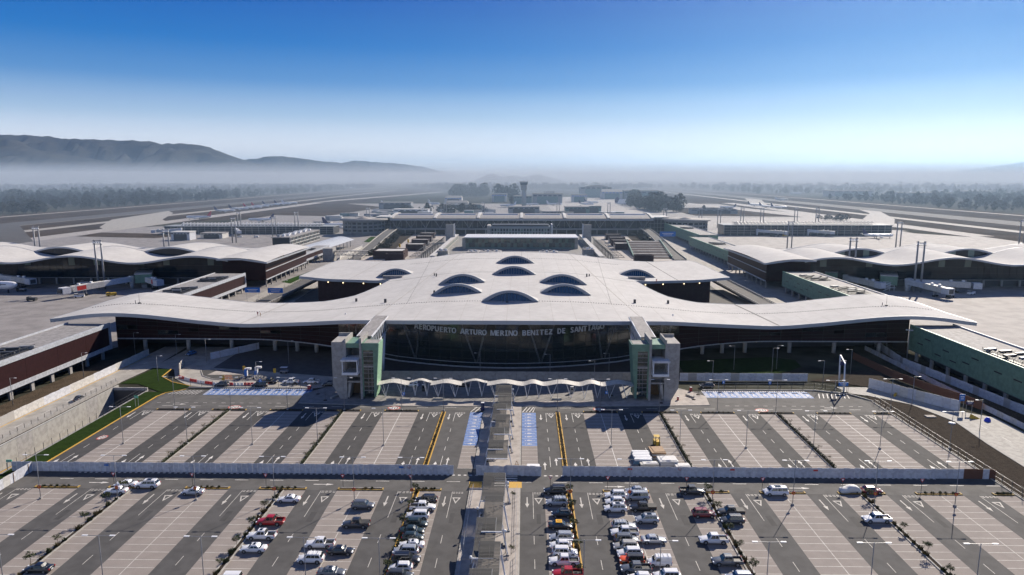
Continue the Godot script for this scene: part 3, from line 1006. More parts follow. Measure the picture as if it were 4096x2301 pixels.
# ---------------------------------------------------------------- lift and stair towers with their footbridges
func towers() -> void:
	for s in [-1, 1]:
		var side: String = "left" if s < 0 else "right"
		var cx: float = -45.0 if s < 0 else 45.6
		var t := thing("stair_tower", "concrete and green stair tower with glazed lift shaft, %s side of the plaza" % side, "tower", Vector3(cx, 0.14, -198.6), 0.0, "stair towers in front of the terminal")
		# all x below are for the left tower, mirrored for the right one (green shaft is on the inner side)
		var k := func(x: float) -> float: return x * -s
		# concrete outer slab, its foot tapering inwards
		var b := MB.new()
		var xs := [-6.9, -2.6]
		var prof := [[-6.9, 4.0], [-4.8, 0.0], [-2.6, 0.0], [-2.6, 17.7], [-6.9, 17.7]]
		slab(b, prof, k, 0.0, -9.0, s)
		part(t, "concrete_slab", b.done(), M.concrete)
		b = MB.new()
		slab(b, [[-6.9, 17.7], [-3.0, 17.7], [-3.0, 18.6], [-6.9, 18.6]], k, -8.6, -9.0, s)
		slab(b, [[-3.0, 17.7], [-2.6, 17.7], [-2.6, 18.7], [-3.0, 18.7]], k, 0.0, -9.0, s)
		part(t, "parapet", b.done(), M.concrete_pale)
		# concrete fin between recess and lift
		b = MB.new()
		slab(b, [[1.5, 0], [2.2, 0], [2.2, 19.0], [1.5, 19.0]], k, 0.35, -9.0, s)
		part(t, "concrete_fin", b.done(), M.concrete)
		# recess: back wall, slabs, balcony
		b = MB.new()
		slab(b, [[-2.6, 0], [1.5, 0], [1.5, 15.8], [-2.6, 15.8]], k, -6.5, -7.0, s)
		part(t, "recess_wall", b.done(), M.concrete)
		for y in [5.0, 6.6]:
			b = MB.new()
			slab(b, [[-2.6, y], [1.5, y], [1.5, y + 0.5], [-2.6, y + 0.5]], k, -0.3 if y < 6 else -1.0, -6.5, s)
			part(t, "landing", b.done(), M.concrete_pale)
		b = MB.new()
		slab(b, [[-2.6, 15.9], [1.5, 15.9], [1.5, 17.3], [-2.6, 17.3]], k, -0.25, -0.9, s)
		slab(b, [[-2.6, 16.9], [1.5, 16.9], [1.5, 17.2], [-2.6, 17.2]], k, -0.9, -8.8, s)
		part(t, "green_beam", b.done(), M.cladding_green)
		# sheltered entrance leaf of timber
		b = MB.new()
		slab(b, [[-2.4, 0], [1.3, 0], [1.3, 4.2], [-2.4, 4.2]], k, -5.8, -6.1, s)
		part(t, "timber_wall", b.done(), M.wood)
		b = MB.new()
		slab(b, [[-2.6, 0.6], [-2.1, 0.2], [-1.3, 4.9], [-2.2, 4.9]], k, -0.2, -4.5, s)
		part(t, "raking_wall", b.done(), M.concrete_pale)
		# hanging white truss box
		var box := part(t, "balcony_box", slab_mesh([[-3.4, 8.2], [1.4, 8.2], [1.4, 8.9], [-3.4, 8.9]], k, 2.6, -3.0, s), M.steel_white)
		part(box, "balcony_roof", slab_mesh([[-3.6, 12.4], [1.4, 12.4], [1.4, 12.95], [-3.6, 12.95]], k, 2.8, -3.0, s), M.panel_white)
		b = MB.new()
		for q in [[-3.2, 2.4], [1.2, 2.4]]:
			b.beam(Vector3(k.call(q[0]), 8.9, q[1]), Vector3(k.call(q[0]), 12.4, q[1]), 0.22, 0.22)
			b.beam(Vector3(k.call(q[0]), 8.9, q[1]), Vector3(k.call(q[0]), 12.4, q[1] - 2.2), 0.16, 0.16)
			b.beam(Vector3(k.call(q[0]), 8.9, q[1] - 2.4), Vector3(k.call(q[0]), 12.4, q[1] - 2.4), 0.16, 0.16)
		part(box, "truss", b.done(), M.steel_white)
		part(box, "glazing", slab_mesh([[-3.0, 8.9], [1.0, 8.9], [1.0, 12.3], [-3.0, 12.3]], k, 2.1, 2.0, s), M.facade_glass)
		# green lift shaft
		b = MB.new()
		slab(b, [[2.2, 2.3], [6.6, 3.6], [7.0, 16.6], [2.2, 16.6]], k, 0.0, -0.25, s)
		part(t, "lift_glass_wall", slab_mesh([[2.6, 1.2], [5.6, 1.2], [5.6, 15.2], [2.6, 15.2]], k, -0.05, -0.2, s), M.facade_glass)
		b = MB.new()
		slab(b, [[2.2, 0.6], [2.6, 0.6], [2.6, 17.4], [2.2, 17.4]], k, 0.1, -6.2, s)
		slab(b, [[5.6, 0.6], [6.2, 0.6], [7.2, 17.4], [5.6, 17.4]], k, 0.1, -0.3, s)
		slab(b, [[2.6, 15.2], [5.6, 15.2], [5.6, 17.4], [2.6, 17.4]], k, 0.1, -0.3, s)
		slab(b, [[2.2, 0.6], [6.4, 0.6], [6.4, 17.2], [2.2, 17.2]], k, -6.0, -6.3, s)
		part(t, "lift_shaft", b.done(), M.cladding_green)
		for r in 13:     # tiled green side, course by course
			var y0 := 0.6 + r * 1.29
			var e0 := 5.9 + r * 0.1
			b = MB.new()
			b.hexa([Vector3(k.call(e0), y0, 0.05), Vector3(k.call(e0 + 0.25), y0, 0.05), Vector3(k.call(e0 + 0.25), y0, -6.25), Vector3(k.call(e0), y0, -6.25), Vector3(k.call(e0 + 0.1), y0 + 1.25, 0.05), Vector3(k.call(e0 + 0.35), y0 + 1.25, 0.05), Vector3(k.call(e0 + 0.35), y0 + 1.25, -6.25), Vector3(k.call(e0 + 0.1), y0 + 1.25, -6.25)] if s < 0 else [Vector3(k.call(e0 + 0.25), y0, 0.05), Vector3(k.call(e0), y0, 0.05), Vector3(k.call(e0), y0, -6.25), Vector3(k.call(e0 + 0.25), y0, -6.25), Vector3(k.call(e0 + 0.35), y0 + 1.25, 0.05), Vector3(k.call(e0 + 0.1), y0 + 1.25, 0.05), Vector3(k.call(e0 + 0.1), y0 + 1.25, -6.25), Vector3(k.call(e0 + 0.35), y0 + 1.25, -6.25)])
			part(t, "tile_course", b.done(), M.tile_green if s < 0 else M.cladding_green)
		for y in [2.6, 3.9, 5.2, 6.4, 8.0, 9.2, 10.6, 11.8, 13.2, 14.4]:
			part(t, "lift_rail", slab_mesh([[2.6, y], [5.6, y], [5.6, y + 0.14], [2.6, y + 0.14]], k, 0.02, -0.24, s), M.galvanised)
		part(t, "lift_floor_band", slab_mesh([[2.6, 9.9], [5.6, 9.9], [5.6, 10.4], [2.6, 10.4]], k, 0.06, -0.2, s), M.concrete)
		for x in [3.6, 4.6]:
			part(t, "stair_string", slab_mesh([[x, 1.4], [x + .2, 1.4], [x + .2, 9.4], [x, 9.4]], k, -1.2, -1.6, s), M.sign_white)
		b = MB.new()
		slab(b, [[2.2, 17.0], [6.9, 17.0], [6.9, 17.15], [2.2, 17.15]], k, -0.4, -6.2, s)
		part(t, "lift_roof", b.done(), M.roof_grey)
		# footbridge to the terminal: deck, roof, truss sides
		var br := thing("footbridge", "white roofed truss footbridge from the %s stair tower to the terminal" % side, "footbridge", Vector3(cx, 0, -198.6), 0.0, "footbridges to the terminal")
		var x0: float = k.call(-1.2)
		var x1: float = k.call(3.4)
		var xa := minf(x0, x1)
		var xe := maxf(x0, x1)
		var dx: float = k.call(-1.2)
		var z1 := -40.0
		var sk := func(x: float, y: float, z: float) -> Vector3: return Vector3(x + dx * (-z - 8.5) / 31.5, y, z)
		for q in [[17.35, 17.75, "bridge_roof", "roof_grey"], [13.0, 13.4, "bridge_deck", "concrete_pale"]]:
			b = MB.new()
			b.hexa([sk.call(xa, q[0], -8.5), sk.call(xe, q[0], -8.5), sk.call(xe, q[0], z1), sk.call(xa, q[0], z1), sk.call(xa, q[1], -8.5), sk.call(xe, q[1], -8.5), sk.call(xe, q[1], z1), sk.call(xa, q[1], z1)])
			part(br, q[2], b.done(), M[q[3]])
		for x in [xa, xe]:
			b = MB.new()
			for y in [13.2, 17.5]:
				b.beam(sk.call(x, y, -8.5), sk.call(x, y, z1), 0.35, 0.5)
			for i in 8:
				var za := -8.5 - i * 3.9
				b.beam(sk.call(x, 13.4, za), sk.call(x, 17.4, za - 1.95), 0.2, 0.2)
				b.beam(sk.call(x, 17.4, za - 1.95), sk.call(x, 13.4, za - 3.9), 0.2, 0.2)
				b.beam(sk.call(x, 13.4, za), sk.call(x, 17.4, za), 0.16, 0.16)
			part(br, "side_truss", b.done(), M.steel_white)
			b = MB.new()
			b.hexa([sk.call(x - .04, 13.4, -8.5), sk.call(x + .04, 13.4, -8.5), sk.call(x + .04, 13.4, z1), sk.call(x - .04, 13.4, z1), sk.call(x - .04, 17.3, -8.5), sk.call(x + .04, 17.3, -8.5), sk.call(x + .04, 17.3, z1), sk.call(x - .04, 17.3, z1)])
			part(br, "side_glazing", b.done(), M.facade_glass)
		for q in [[-22.0, 1.6], [-30.0, -2.0]]:
			for x in [xa, xe]:
				b = MB.new()
				b.tube(sk.call(x, 0, -27.0), sk.call(x, 13.1, q[0] - 2.0), 0.3, 0.45, 8)
				part(br, "leg", b.done(true), M.steel_white)

func slab(b: MB, prof: Array, k: Callable, z0: float, z1: float, s: int) -> void:   # an upright x-y outline with depth z0..z1
	var p := PackedVector2Array()
	for q in prof: p.append(Vector2(k.call(q[0]), q[1]))
	var area := 0.0
	for i in p.size(): area += p[i].cross(p[(i + 1) % p.size()])
	if area < 0: p.reverse()
	var ix := Geometry2D.triangulate_polygon(p)
	for i in range(0, ix.size(), 3):
		var a := p[ix[i]]
		var c := p[ix[i + 1]]
		var d := p[ix[i + 2]]
		if (c - a).cross(d - a) < 0:
			var t := c
			c = d
			d = t
		b.tri(Vector3(a.x, a.y, z0), Vector3(c.x, c.y, z0), Vector3(d.x, d.y, z0))
		b.tri(Vector3(a.x, a.y, z1), Vector3(d.x, d.y, z1), Vector3(c.x, c.y, z1))
	for i in p.size():
		var a := p[i]
		var c := p[(i + 1) % p.size()]
		b.quad(Vector3(a.x, a.y, z1), Vector3(c.x, c.y, z1), Vector3(c.x, c.y, z0), Vector3(a.x, a.y, z0))

func slab_mesh(prof: Array, k: Callable, z0: float, z1: float, s: int) -> ArrayMesh:
	var b := MB.new()
	slab(b, prof, k, z0, z1, s)
	return b.done()

# ---------------------------------------------------------------- boarding arms along both sides
func arms() -> void:
	arm(-1, -100, -247, 12.6, "long dark red boarding arm with pale bands running to the near left edge")
	arm(1, -100, -250, 12.6, "long green boarding arm with slot windows running to the near right edge")
	arm(-1, -302, -392, 11.0, "dark red boarding arm with pale bands between the terminal and the left pier")
	arm(1, -302, -398, 12.0, "green boarding arm with roof grilles between the terminal and the right pier")
	arm(1, -505, -640, 11.0, "green boarding arm with pale roof leading back from the right pier")
	arm(1, -640, -800, 13.0, "farthest green boarding arm beside the elevated road on the right")
	arm(-1, -505, -575, 9.0, "dark red boarding arm with pale frame behind the left pier")

func arm(s: int, z0: float, z1: float, h: float, label: String) -> void:
	var far := z0 < -200
	var off: float = 3.0 if z0 < -500 else 0.0
	if z0 < -600: off = 12.0
	var xin: float = s * (149.0 + off + (8.0 if z0 < -250 else 0.0))
	var xout: float = s * (165.0 + off + (10.0 if z0 < -250 else 0.0))
	var t := thing("concourse_building", label, "building", Vector3(xin, 0, (z0 + z1) / 2))
	var l := absf(z1 - z0)
	var zz0 := l / 2
	var w := xout - xin
	var red := s < 0
	var wall: Material = M.cladding_red if red else M.cladding_green
	var n := maxi(2, int(l / 14.0))
	for i in n:     # side wall, panel by panel
		var zc := zz0 - (i + 0.5) * l / n
		part(t, "wall_panel", box1, wall, xb(Vector3(s * 0.15, (4.6 + h - 1.2) / 2 if red else (3.6 + h) / 2, zc), Vector3(0.3, h - 1.2 - 4.6 if red else h - 3.6, l / n - 0.06)))
		if not red:
			for q in 3:
				if (i * 7 + q * 5) % 4 == 3: continue
				part(t, "slot_window", box1, M.window_slot, xb(Vector3(-s * 0.02, 6.0 + ((i * 3 + q * 2) % 4) * 1.25, zc + (q - 1) * 4.2), Vector3(0.08, 0.42, 3.4)))
	if red:
		for q in [[h - 1.2, h + 0.35], [3.1, 4.6]]:
			for i in n:
				part(t, "pale_band", box1, M.band_grey, xb(Vector3(0.02 * s, (q[0] + q[1]) / 2, zz0 - (i + 0.5) * l / n), Vector3(0.5, q[1] - q[0], l / n - 0.04)))
		part(t, "band_end", box1, M.band_grey, xb(Vector3(s * 0.02, (3.1 + h) / 2, -zz0 + 0.6), Vector3(0.54, h - 3.1 + .3, 1.2)))
	else:
		part(t, "parapet", box1, M.tile_green, xb(Vector3(s * 0.2, h + 0.12, 0), Vector3(0.5, 0.28, l)))
	part(t, "roof_deck", box1, M.roof_grey, xb(Vector3(w / 2, h - 0.35, 0), Vector3(absf(w) - 0.4, 0.5, l)))
	part(t, "rear_parapet", box1, M.band_grey, xb(Vector3(w - s * 0.2, h + 0.05, 0), Vector3(0.4, 0.8, l)))
	part(t, "outer_wall", box1, wall, xb(Vector3(w - s * 0.2, h / 2 - 0.2, 0), Vector3(0.3, h - 0.4, l - 0.1)))
	part(t, "end_wall", box1, wall, xb(Vector3(w / 2, (4.6 + h - 0.6) / 2, zz0 - 0.15), Vector3(absf(w) - 0.8, h - 5.2, 0.3)))
	part(t, "end_wall", box1, wall, xb(Vector3(w / 2, (4.6 + h - 0.6) / 2, -zz0 + 0.15), Vector3(absf(w) - 0.8, h - 5.2, 0.3)))
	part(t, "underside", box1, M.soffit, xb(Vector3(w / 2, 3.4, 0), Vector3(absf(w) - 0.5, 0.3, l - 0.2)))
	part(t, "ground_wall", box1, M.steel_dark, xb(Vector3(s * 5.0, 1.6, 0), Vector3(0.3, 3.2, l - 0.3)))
	var m := maxi(2, int(l / 9.0))
	for i in m:
		part(t, "column", box1, M.concrete, xb(Vector3(s * 0.8, 1.6, zz0 - (i + 0.5) * l / m), Vector3(0.6, 3.3, 1.3)))
	# roof plant: open grilles and frames
	var spots := [[0.68, 0.14], [0.40, 0.10]] if l > 120 else [[0.3, 0.2], [0.72, 0.16]]
	if z0 < -500: spots = [[0.5, 0.1]]
	for q in spots:
		var zc: float = zz0 - l * q[0]
		var gl: float = l * q[1]
		var g := part(t, "roof_grille", box1, M.steel_dark, xb(Vector3(w * 0.42, h + 0.1, zc), Vector3(absf(w) * 0.62, 0.12, gl)))
		var bars := int(gl / 1.1)
		var gb := MB.new()
		for i in bars:
			var z := zc + gl / 2 - i * 1.1
			gb.beam(Vector3(w * 0.14, h + 0.5, z), Vector3(w * 0.72, h + 0.5, z), 0.28, 0.16)
		gb.beam(Vector3(w * 0.12, h + 1.2, zc - gl / 2), Vector3(w * 0.12, h + 1.2, zc + gl / 2), 0.12, 0.12)
		for i in 7:
			gb.beam(Vector3(w * 0.12, h, zc - gl / 2 + gl * i / 6), Vector3(w * 0.12, h + 1.2, zc - gl / 2 + gl * i / 6), 0.1, 0.1)
		part(t, "grille_bars", gb.done(), M.steel_dark).set_meta("kind", "stuff")
		for i in 8:
			part(t, "roof_duct", box1, M.galvanised if i % 4 == 0 else M.steel_dark, xb(Vector3(w * (0.2 + 0.5 * fmod(i * 0.37, 1.0)), h + 0.8, zc - gl * 0.42 + gl * 0.84 * i / 7.0), Vector3(4.2, 0.7, 1.0), 0.25))

# ---------------------------------------------------------------- wavy piers left and right
func piers() -> void:
	for s in [-1, 1]:
		var side: String = "left" if s < 0 else "right"
		var t := thing("boarding_pier", "long dark glass pier with a wavy white roof across the %s apron" % side, "building", Vector3(s * 160, 0, -420))
		# crest positions follow the photographed waves: period about 70 m
		var ph: float = -190.5 if s > 0 else 193.0
		var hh := func(x: float) -> float: return 17.6 + 2.15 * cos(TAU * (x + ph) / (70.0 if s > 0 else 74.5))
		var hb := func(x: float) -> float: return 17.2 - 2.15 * cos(TAU * (x + ph) / (70.0 if s > 0 else 74.5))
		var far: float = 420.0
		var n := 100
		for strip in 2:
			var z0 := 16.0 if strip == 0 else -29.0
			var z1 := -29.0 if strip == 0 else -74.0
			var fn: Callable = hh if strip == 0 else hb
			var other: Callable = hb if strip == 0 else hh
			var b := MB.new()
			var u := MB.new()
			var f := MB.new()
			var m := 6
			for i in n:
				var xa := 12.0 + (far - 172.0) * i / n
				var xe := 12.0 + (far - 172.0) * (i + 1) / n
				if s < 0:
					var q := -xa
					xa = -xe
					xe = q
				var wa: float = s * 160 + xa
				var we: float = s * 160 + xe
				for j in m:
					var za := lerpf(z0, z1, float(j) / m)
					var ze := lerpf(z0, z1, float(j + 1) / m)
					# the profile flattens towards the back edge of the back strip
					var ta: float = 1.55 - 0.6 * j / m if strip == 1 else 1.0 + 0.55 * j / m
					var te: float = 1.55 - 0.6 * (j + 1) / m if strip == 1 else 1.0 + 0.55 * (j + 1) / m
					var p := [Vector3(xa, 17.4 + (fn.call(wa) - 17.4) * ta, za), Vector3(xe, 17.4 + (fn.call(we) - 17.4) * ta, za), Vector3(xe, 17.4 + (fn.call(we) - 17.4) * te, ze), Vector3(xa, 17.4 + (fn.call(wa) - 17.4) * te, ze)]
					b.quad(p[0], p[1], p[2], p[3])
					for k in 4: p[k].y -= 0.8
					u.quad(p[3], p[2], p[1], p[0])
				for zz in [z0, z1]:
					var tf: float = 1.0 if zz == z0 and strip == 0 else 0.95 if zz == z1 and strip == 1 else 1.55
					f.beam(Vector3(xa, 17.0 + (fn.call(wa) - 17.4) * tf, zz), Vector3(xe, 17.0 + (fn.call(we) - 17.4) * tf, zz), 0.3, 1.05)
			var roof := part(t, "roof_strip", b.done(true), M.roof_white)
			part(roof, "fascia", f.done(), M.fascia)
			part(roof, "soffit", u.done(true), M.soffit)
		# lens windows between the two strips and the tall front glazing
		for i in 62:
			var xa := 12.0 + (far - 172.0) * i / 62.0
			var xe := 12.0 + (far - 172.0) * (i + 1) / 62.0 - 0.1
			if s < 0:
				var q := -xa
				xa = -xe
				xe = q
			var wa: float = s * 160 + xa
			var we: float = s * 160 + xe
			var da: float = absf(hh.call(wa) - 17.4) * 1.55
			var de: float = absf(hh.call(we) - 17.4) * 1.55
			var lo := 16.4 - maxf(da, de)
			var ha := 16.8 + da
			var he := 16.8 + de
			var pb := MB.new()
			pb.hexa([Vector3(xa, lo, -28.9), Vector3(xe, lo, -28.9), Vector3(xe, lo, -29.1), Vector3(xa, lo, -29.1), Vector3(xa, ha, -28.9), Vector3(xe, he, -28.9), Vector3(xe, he, -29.1), Vector3(xa, ha, -29.1)])
			part(t, "lens_pane", pb.done(), M.glass_green if (i * 5) % 7 < 2 and s > 0 else M.glass_dark)
			for r in 3:
				var fr := [4.2, 8.2, 12.0]
				var ta: float = hh.call(wa) - 0.8 if r == 2 else fr[r + 1] - 0.12
				var te: float = hh.call(we) - 0.8 if r == 2 else fr[r + 1] - 0.12
				pb = MB.new()
				pb.hexa([Vector3(xa, fr[r], 0), Vector3(xe, fr[r], 0), Vector3(xe, fr[r], -.2), Vector3(xa, fr[r], -.2), Vector3(xa, ta, 0), Vector3(xe, te, 0), Vector3(xe, te, -.2), Vector3(xa, ta, -.2)])
				part(t, "pane", pb.done(), M.glass_green if r == 2 and (i * 3) % 11 < 2 else M.glass_dark)
		var b2 := MB.new()
		var x0: float = 12.0 * s
		var x1: float = (far - 160.0) * s
		b2.wall(Vector2(x0, -0.5), Vector2(x1, -0.5), 0, 15.0, 0.3)
		b2.wall(Vector2(x0, -68), Vector2(x1, -68), 0, 14.8, 0.4)
		b2.wall(Vector2(x1, -0.5), Vector2(x1, -68), 0, 14.8, 0.4)
		part(t, "wall", b2.done(), M.steel_dark)
		# inner end: clad gable with pale bands
		b2 = MB.new()
		b2.wall(Vector2(x0, 4), Vector2(x0 - s * 3.5, -70), 4.0, 15.6, 0.5)
		part(t, "gable_wall", b2.done(), M.cladding_red)
		for y in [4.0, 9.5, 14.6]:
			b2 = MB.new()
			b2.wall(Vector2(x0 - s * 0.4, 4), Vector2(x0 - s * 3.9, -70), y, y + 0.55, 0.3)
			part(t, "pale_band", b2.done(), M.band_grey)
		for i in 22:
			part(t, "column", box1, M.concrete, xb(Vector3(x0 + s * (6.0 + i * 11.0), 2.0, 0.6), Vector3(1.0, 4.0, 1.0)))
		part(t, "sill_band", box1, M.concrete, xb(Vector3((x0 + x1) / 2, 4.05, 0.2), Vector3(absf(x1 - x0), 0.35, 0.5)))
	# the roof apron that joins each pier to its arm, and the blue-grey barrel canopy behind on the left
	for s in [-1, 1]:
		var b := MB.new()
		var m := 12
		for i in m:
			for j in 8:
				var p := []
				for q in [[i, j], [i + 1, j], [i + 1, j + 1], [i, j + 1]]:
					var u := float(q[0]) / m
					var v := float(q[1]) / 8
					var x: float = lerpf(148.0 + v * 4.0, 178.0, u)
					var z := lerpf(-402.0, -500.0, v)
					p.append(Vector3(s * x, 16.4 + 2.4 * sin(PI * u * 0.75) - v * 1.2 + 0.8 * sin(v * PI), z))
				if s > 0: b.quad(p[0], p[1], p[2], p[3])
				else: b.quad(p[3], p[2], p[1], p[0])
		var side: String = "left" if s < 0 else "right"
		var jn := thing("pier_junction", "curved white roof joining the %s pier to its boarding arms" % side, "building")
		part(jn, "roof", b.done(true), M.roof_white)
		var r := MB.new()
		r.beam(Vector3(s * 148, 15.9, -402), Vector3(s * 152, 14.8, -500), 0.5, 1.0)
		r.beam(Vector3(s * 148, 15.9, -402), Vector3(s * 163, 18.0, -402), 0.5, 1.0)
		r.beam(Vector3(s * 163, 18.0, -402), Vector3(s * 178, 17.7, -402), 0.5, 1.0)
		part(jn, "fascia", r.done(), M.fascia)
		r = MB.new()
		r.wall(Vector2(s * 152, -410), Vector2(s * 155, -498), 4.2, 15.0, 0.4)
		r.wall(Vector2(s * 152, -410), Vector2(s * 178, -410), 4.2, 16.4, 0.4)
		part(jn, "wall", r.done(), M.cladding_red)
		r = MB.new()
		r.wall(Vector2(s * 151.6, -410), Vector2(s * 154.6, -498), 4.2, 4.8, 0.4)
		r.wall(Vector2(s * 151.6, -410), Vector2(s * 154.6, -498), 9.6, 10.0, 0.4)
		part(jn, "pale_band", r.done(), M.band_grey)
		for i in 10:
			part(jn, "column", box1, M.concrete, xb(Vector3(s * (152.6 + i * .3), 2.1, -412.0 - i * 9.4), Vector3(0.7, 4.2, 0.7)))
	var can := thing("barrel_canopy", "blue grey barrel canopy on slim columns behind the left pier", "canopy", Vector3(-178, 0, -580))
	var cb := MB.new()
	for i in 10:
		for j in 10:
			var p := []
			for q in [[i, j], [i + 1, j], [i + 1, j + 1], [i, j + 1]]:
				var u := float(q[0]) / 10
				var v := float(q[1]) / 10
				p.append(Vector3(-13 + 26 * u + 6 * v, 6.2 + 3.2 * sin(PI * u), 78 - 156 * v))
			cb.quad(p[0], p[1], p[2], p[3])
	part(can, "canopy_roof", cb.done(true), M.band_grey)
	for i in 14:
		part(can, "column", tubemesh(Vector3(11.5 + i * .42, 0, 72 - i * 11), Vector3(11.5 + i * .42, 6.6, 72 - i * 11), 0.3, 0.3, 8), M.steel_grey)

# ---------------------------------------------------------------- between the terminals and the old terminal
func rear_city() -> void:
	struct("service_yard", rectmesh(-128, -447, 132, -345, -0.05), M.asphalt)
	struct("rear_plaza", rectmesh(-128, -800, 132, -447, -0.045), M.paving_grey)
	for s in [-1, 1]:
		struct("garden_paving", polymesh([s * 84, -535, s * 128, -535, s * 126, -640, s * 118, -790, s * 84, -790], -0.03), M.paving_pale)
		struct("planted_slope", polymesh([s * 112, -590, s * 132, -570, s * 142, -800, s * 124, -800], 0.0), M.mulch)
		struct("access_road", polymesh([s * 118, -345, s * 147, -345, s * 147, -560, s * 150, -860, s * 132, -860, s * 128, -560], -0.03), M.concrete_road)
		# elevated road climbing to the old departures level
		var side: String = "left" if s < 0 else "right"
		var rd := thing("elevated_road", "grey ramp road with pale parapets climbing to the old terminal on the %s" % side, "road ramp", Vector3(s * 138, 0, -700))
		var b := MB.new()
		var pw := MB.new()
		var pts := []
		for i in 21:
			var u := i / 20.0
			pts.append(Vector3(s * (-4.0 + 14.0 * sin(u * 1.5) - 2.0), lerpf(0.4, 7.0, smoothstep(0.1, 0.9, u)), 150 - 285 * u))
		for i in 20:
			var a: Vector3 = pts[i]
			var c: Vector3 = pts[i + 1]
			b.hexa([a + Vector3(-5, -.6, 0), a + Vector3(5, -.6, 0), c + Vector3(5, -.6, 0), c + Vector3(-5, -.6, 0), a + Vector3(-5, 0, 0), a + Vector3(5, 0, 0), c + Vector3(5, 0, 0), c + Vector3(-5, 0, 0)])
			for q in [-5, 5]:
				pw.beam(a + Vector3(q, .45, 0), c + Vector3(q, .45, 0), 0.35, 0.95)
			if i > 4 and i % 2 == 0:
				part(rd, "pier", box1, M.concrete, xb(Vector3(c.x, c.y / 2 - 0.4, c.z), Vector3(3.0, c.y - .7, 1.0)))
		part(rd, "carriageway", b.done(), M.asphalt_old)
		part(rd, "parapet", pw.done(), M.concrete_pale)
		for i in 10:
			var c: Vector3 = pts[i * 2]
			part(rd, "painted_dash", box1, M.paint_white, xb(c + Vector3(0, 0.03, 0), Vector3(0.2, 0.02, 3)))
		# near ramp that runs under the back wing
		var nr := thing("underpass_ramp", "concrete ramp road with baluster parapets beside the back wing on the %s" % side, "road ramp", Vector3(s * 126, 0, -340))
		b = MB.new()
		b.hexa([Vector3(-4.5 + s * 6, 0, 70), Vector3(4.5 + s * 6, 0, 70), Vector3(4.5 - s * 2, 4.0, -70), Vector3(-4.5 - s * 2, 4.0, -70), Vector3(-4.5 + s * 6, 1.2, 70), Vector3(4.5 + s * 6, 1.2, 70), Vector3(4.5 - s * 2, 5.2, -70), Vector3(-4.5 - s * 2, 5.2, -70)])
		part(nr, "carriageway", b.done(), M.asphalt_old)
		for q in [-4.5, 4.5]:
			b = MB.new()
			b.beam(Vector3(q + s * 6, 1.9, 70), Vector3(q - s * 2, 5.9, -70), 0.3, 0.25)
			for i in 60:
				var u := i / 60.0
				b.box(Vector3(lerpf(q + s * 6, q - s * 2, u), lerpf(1.5, 5.5, u), lerpf(70, -70, u)), Vector3(0.25, 0.8, 0.8))
			part(nr, "baluster_parapet", b.done(), M.concrete_pale)
		# brown kiosks with pale roofs
		var ks := [[-105.5, -565, 25, 22, 6.0], [-98, -544, 15, 6, 5.0], [-94, -625, 16, 15, 5.2], [-96.5, -671, 16, 12, 5.2], [-98, -709, 16, 12, 5.2], [-100, -748, 16, 12, 5.2]] if s < 0 else [[101, -542, 15, 6, 4.5], [98, -636, 16, 14, 5.2], [99.5, -667, 17, 11, 5.2], [100.5, -698, 16, 11, 5.2], [101, -735, 16, 11, 5.2]]
		for i in ks.size():
			var q: Array = ks[i]
			var k := thing("garden_pavilion", "%s brown pavilion with pale flat roof in the %s garden, nearest counted first" % [ordinal(i), side], "pavilion", Vector3(q[0], 0, q[1]), 0, "pavilions in the gardens")
			part(k, "wall", box1, M.cladding_brown, xb(Vector3(0, q[4] / 2, 0), Vector3(q[2], q[4], q[3])))
			part(k, "roof", box1, M.roof_white, xb(Vector3(0, q[4] + 0.02, 0), Vector3(q[2] - 1.0, 0.2, q[3] - 1.0)))
			for e in [[0, 1], [0, -1], [1, 0], [-1, 0]]:
				part(k, "parapet", box1, M.cladding_brown, xb(Vector3(e[0] * (q[2] / 2 - .2), q[4] + 0.3, e[1] * (q[3] / 2 - .2)), Vector3(0.4 if e[0] else q[2], 0.7, 0.4 if e[1] else q[3] - .8)))
			part(k, "glazed_front", box1, M.glass_dark, xb(Vector3(-s * (q[2] / 2 + .03), q[4] * .4, 0), Vector3(0.1, q[4] * .6, q[3] * .7)))
			for e in [-1, 1]:
				part(k, "pale_pier", box1, M.band_grey, xb(Vector3(-s * (q[2] / 2 + .08), q[4] * .5, e * q[3] * .4), Vector3(0.2, q[4], 0.5)))
		# pergola of dark posts and beams
		var pg := thing("pergola", "dark steel pergola of curved posts beside the %s garden pavilions" % side, "pergola", Vector3(s * 78, 0, -610), 0, "pergolas in the gardens")
		for i in 14:
			var z := 78.0 - i * 11.0
			var pb := MB.new()
			pb.tube(Vector3(s * -3, 0, z), Vector3(s * -3.4, 6.0, z), 0.35, 0.3, 6)
			pb.tube(Vector3(s * -3.4, 6.0, z), Vector3(s * -4.6, 7.6, z), 0.3, 0.2, 6)
			part(pg, "post", pb.done(), M.steel_dark)
			part(pg, "cross_beam", box1, M.steel_dark, xb(Vector3(s * 1.5, 4.4, z), Vector3(10, 0.35, 0.35)))
		for x in [-2.0, 2.0, 6.0]:
			part(pg, "rail", box1, M.steel_dark, xb(Vector3(s * x, 4.7, 6), Vector3(0.3, 0.3, 150)))
		# long covered passage with a pale roof
		var ps := thing("covered_passage", "long narrow passage with a pale roof leading to the old terminal on the %s" % side, "passage", Vector3(s * 66.5, 0, -632), 0, "passages to the old terminal")
		part(ps, "roof", box1, M.roof_white, xb(Vector3(0, 5.2, 0), Vector3(4.2, 0.35, 200)))
		part(ps, "wall", box1, M.concrete, xb(Vector3(-s * 1.6, 2.5, 0), Vector3(0.3, 5.0, 198)))
		for i in 20:
			part(ps, "window", box1, M.glass_green, xb(Vector3(-s * 1.8, 2.6, 92 - i * 9.6), Vector3(0.1, 2.4, 6.0)))
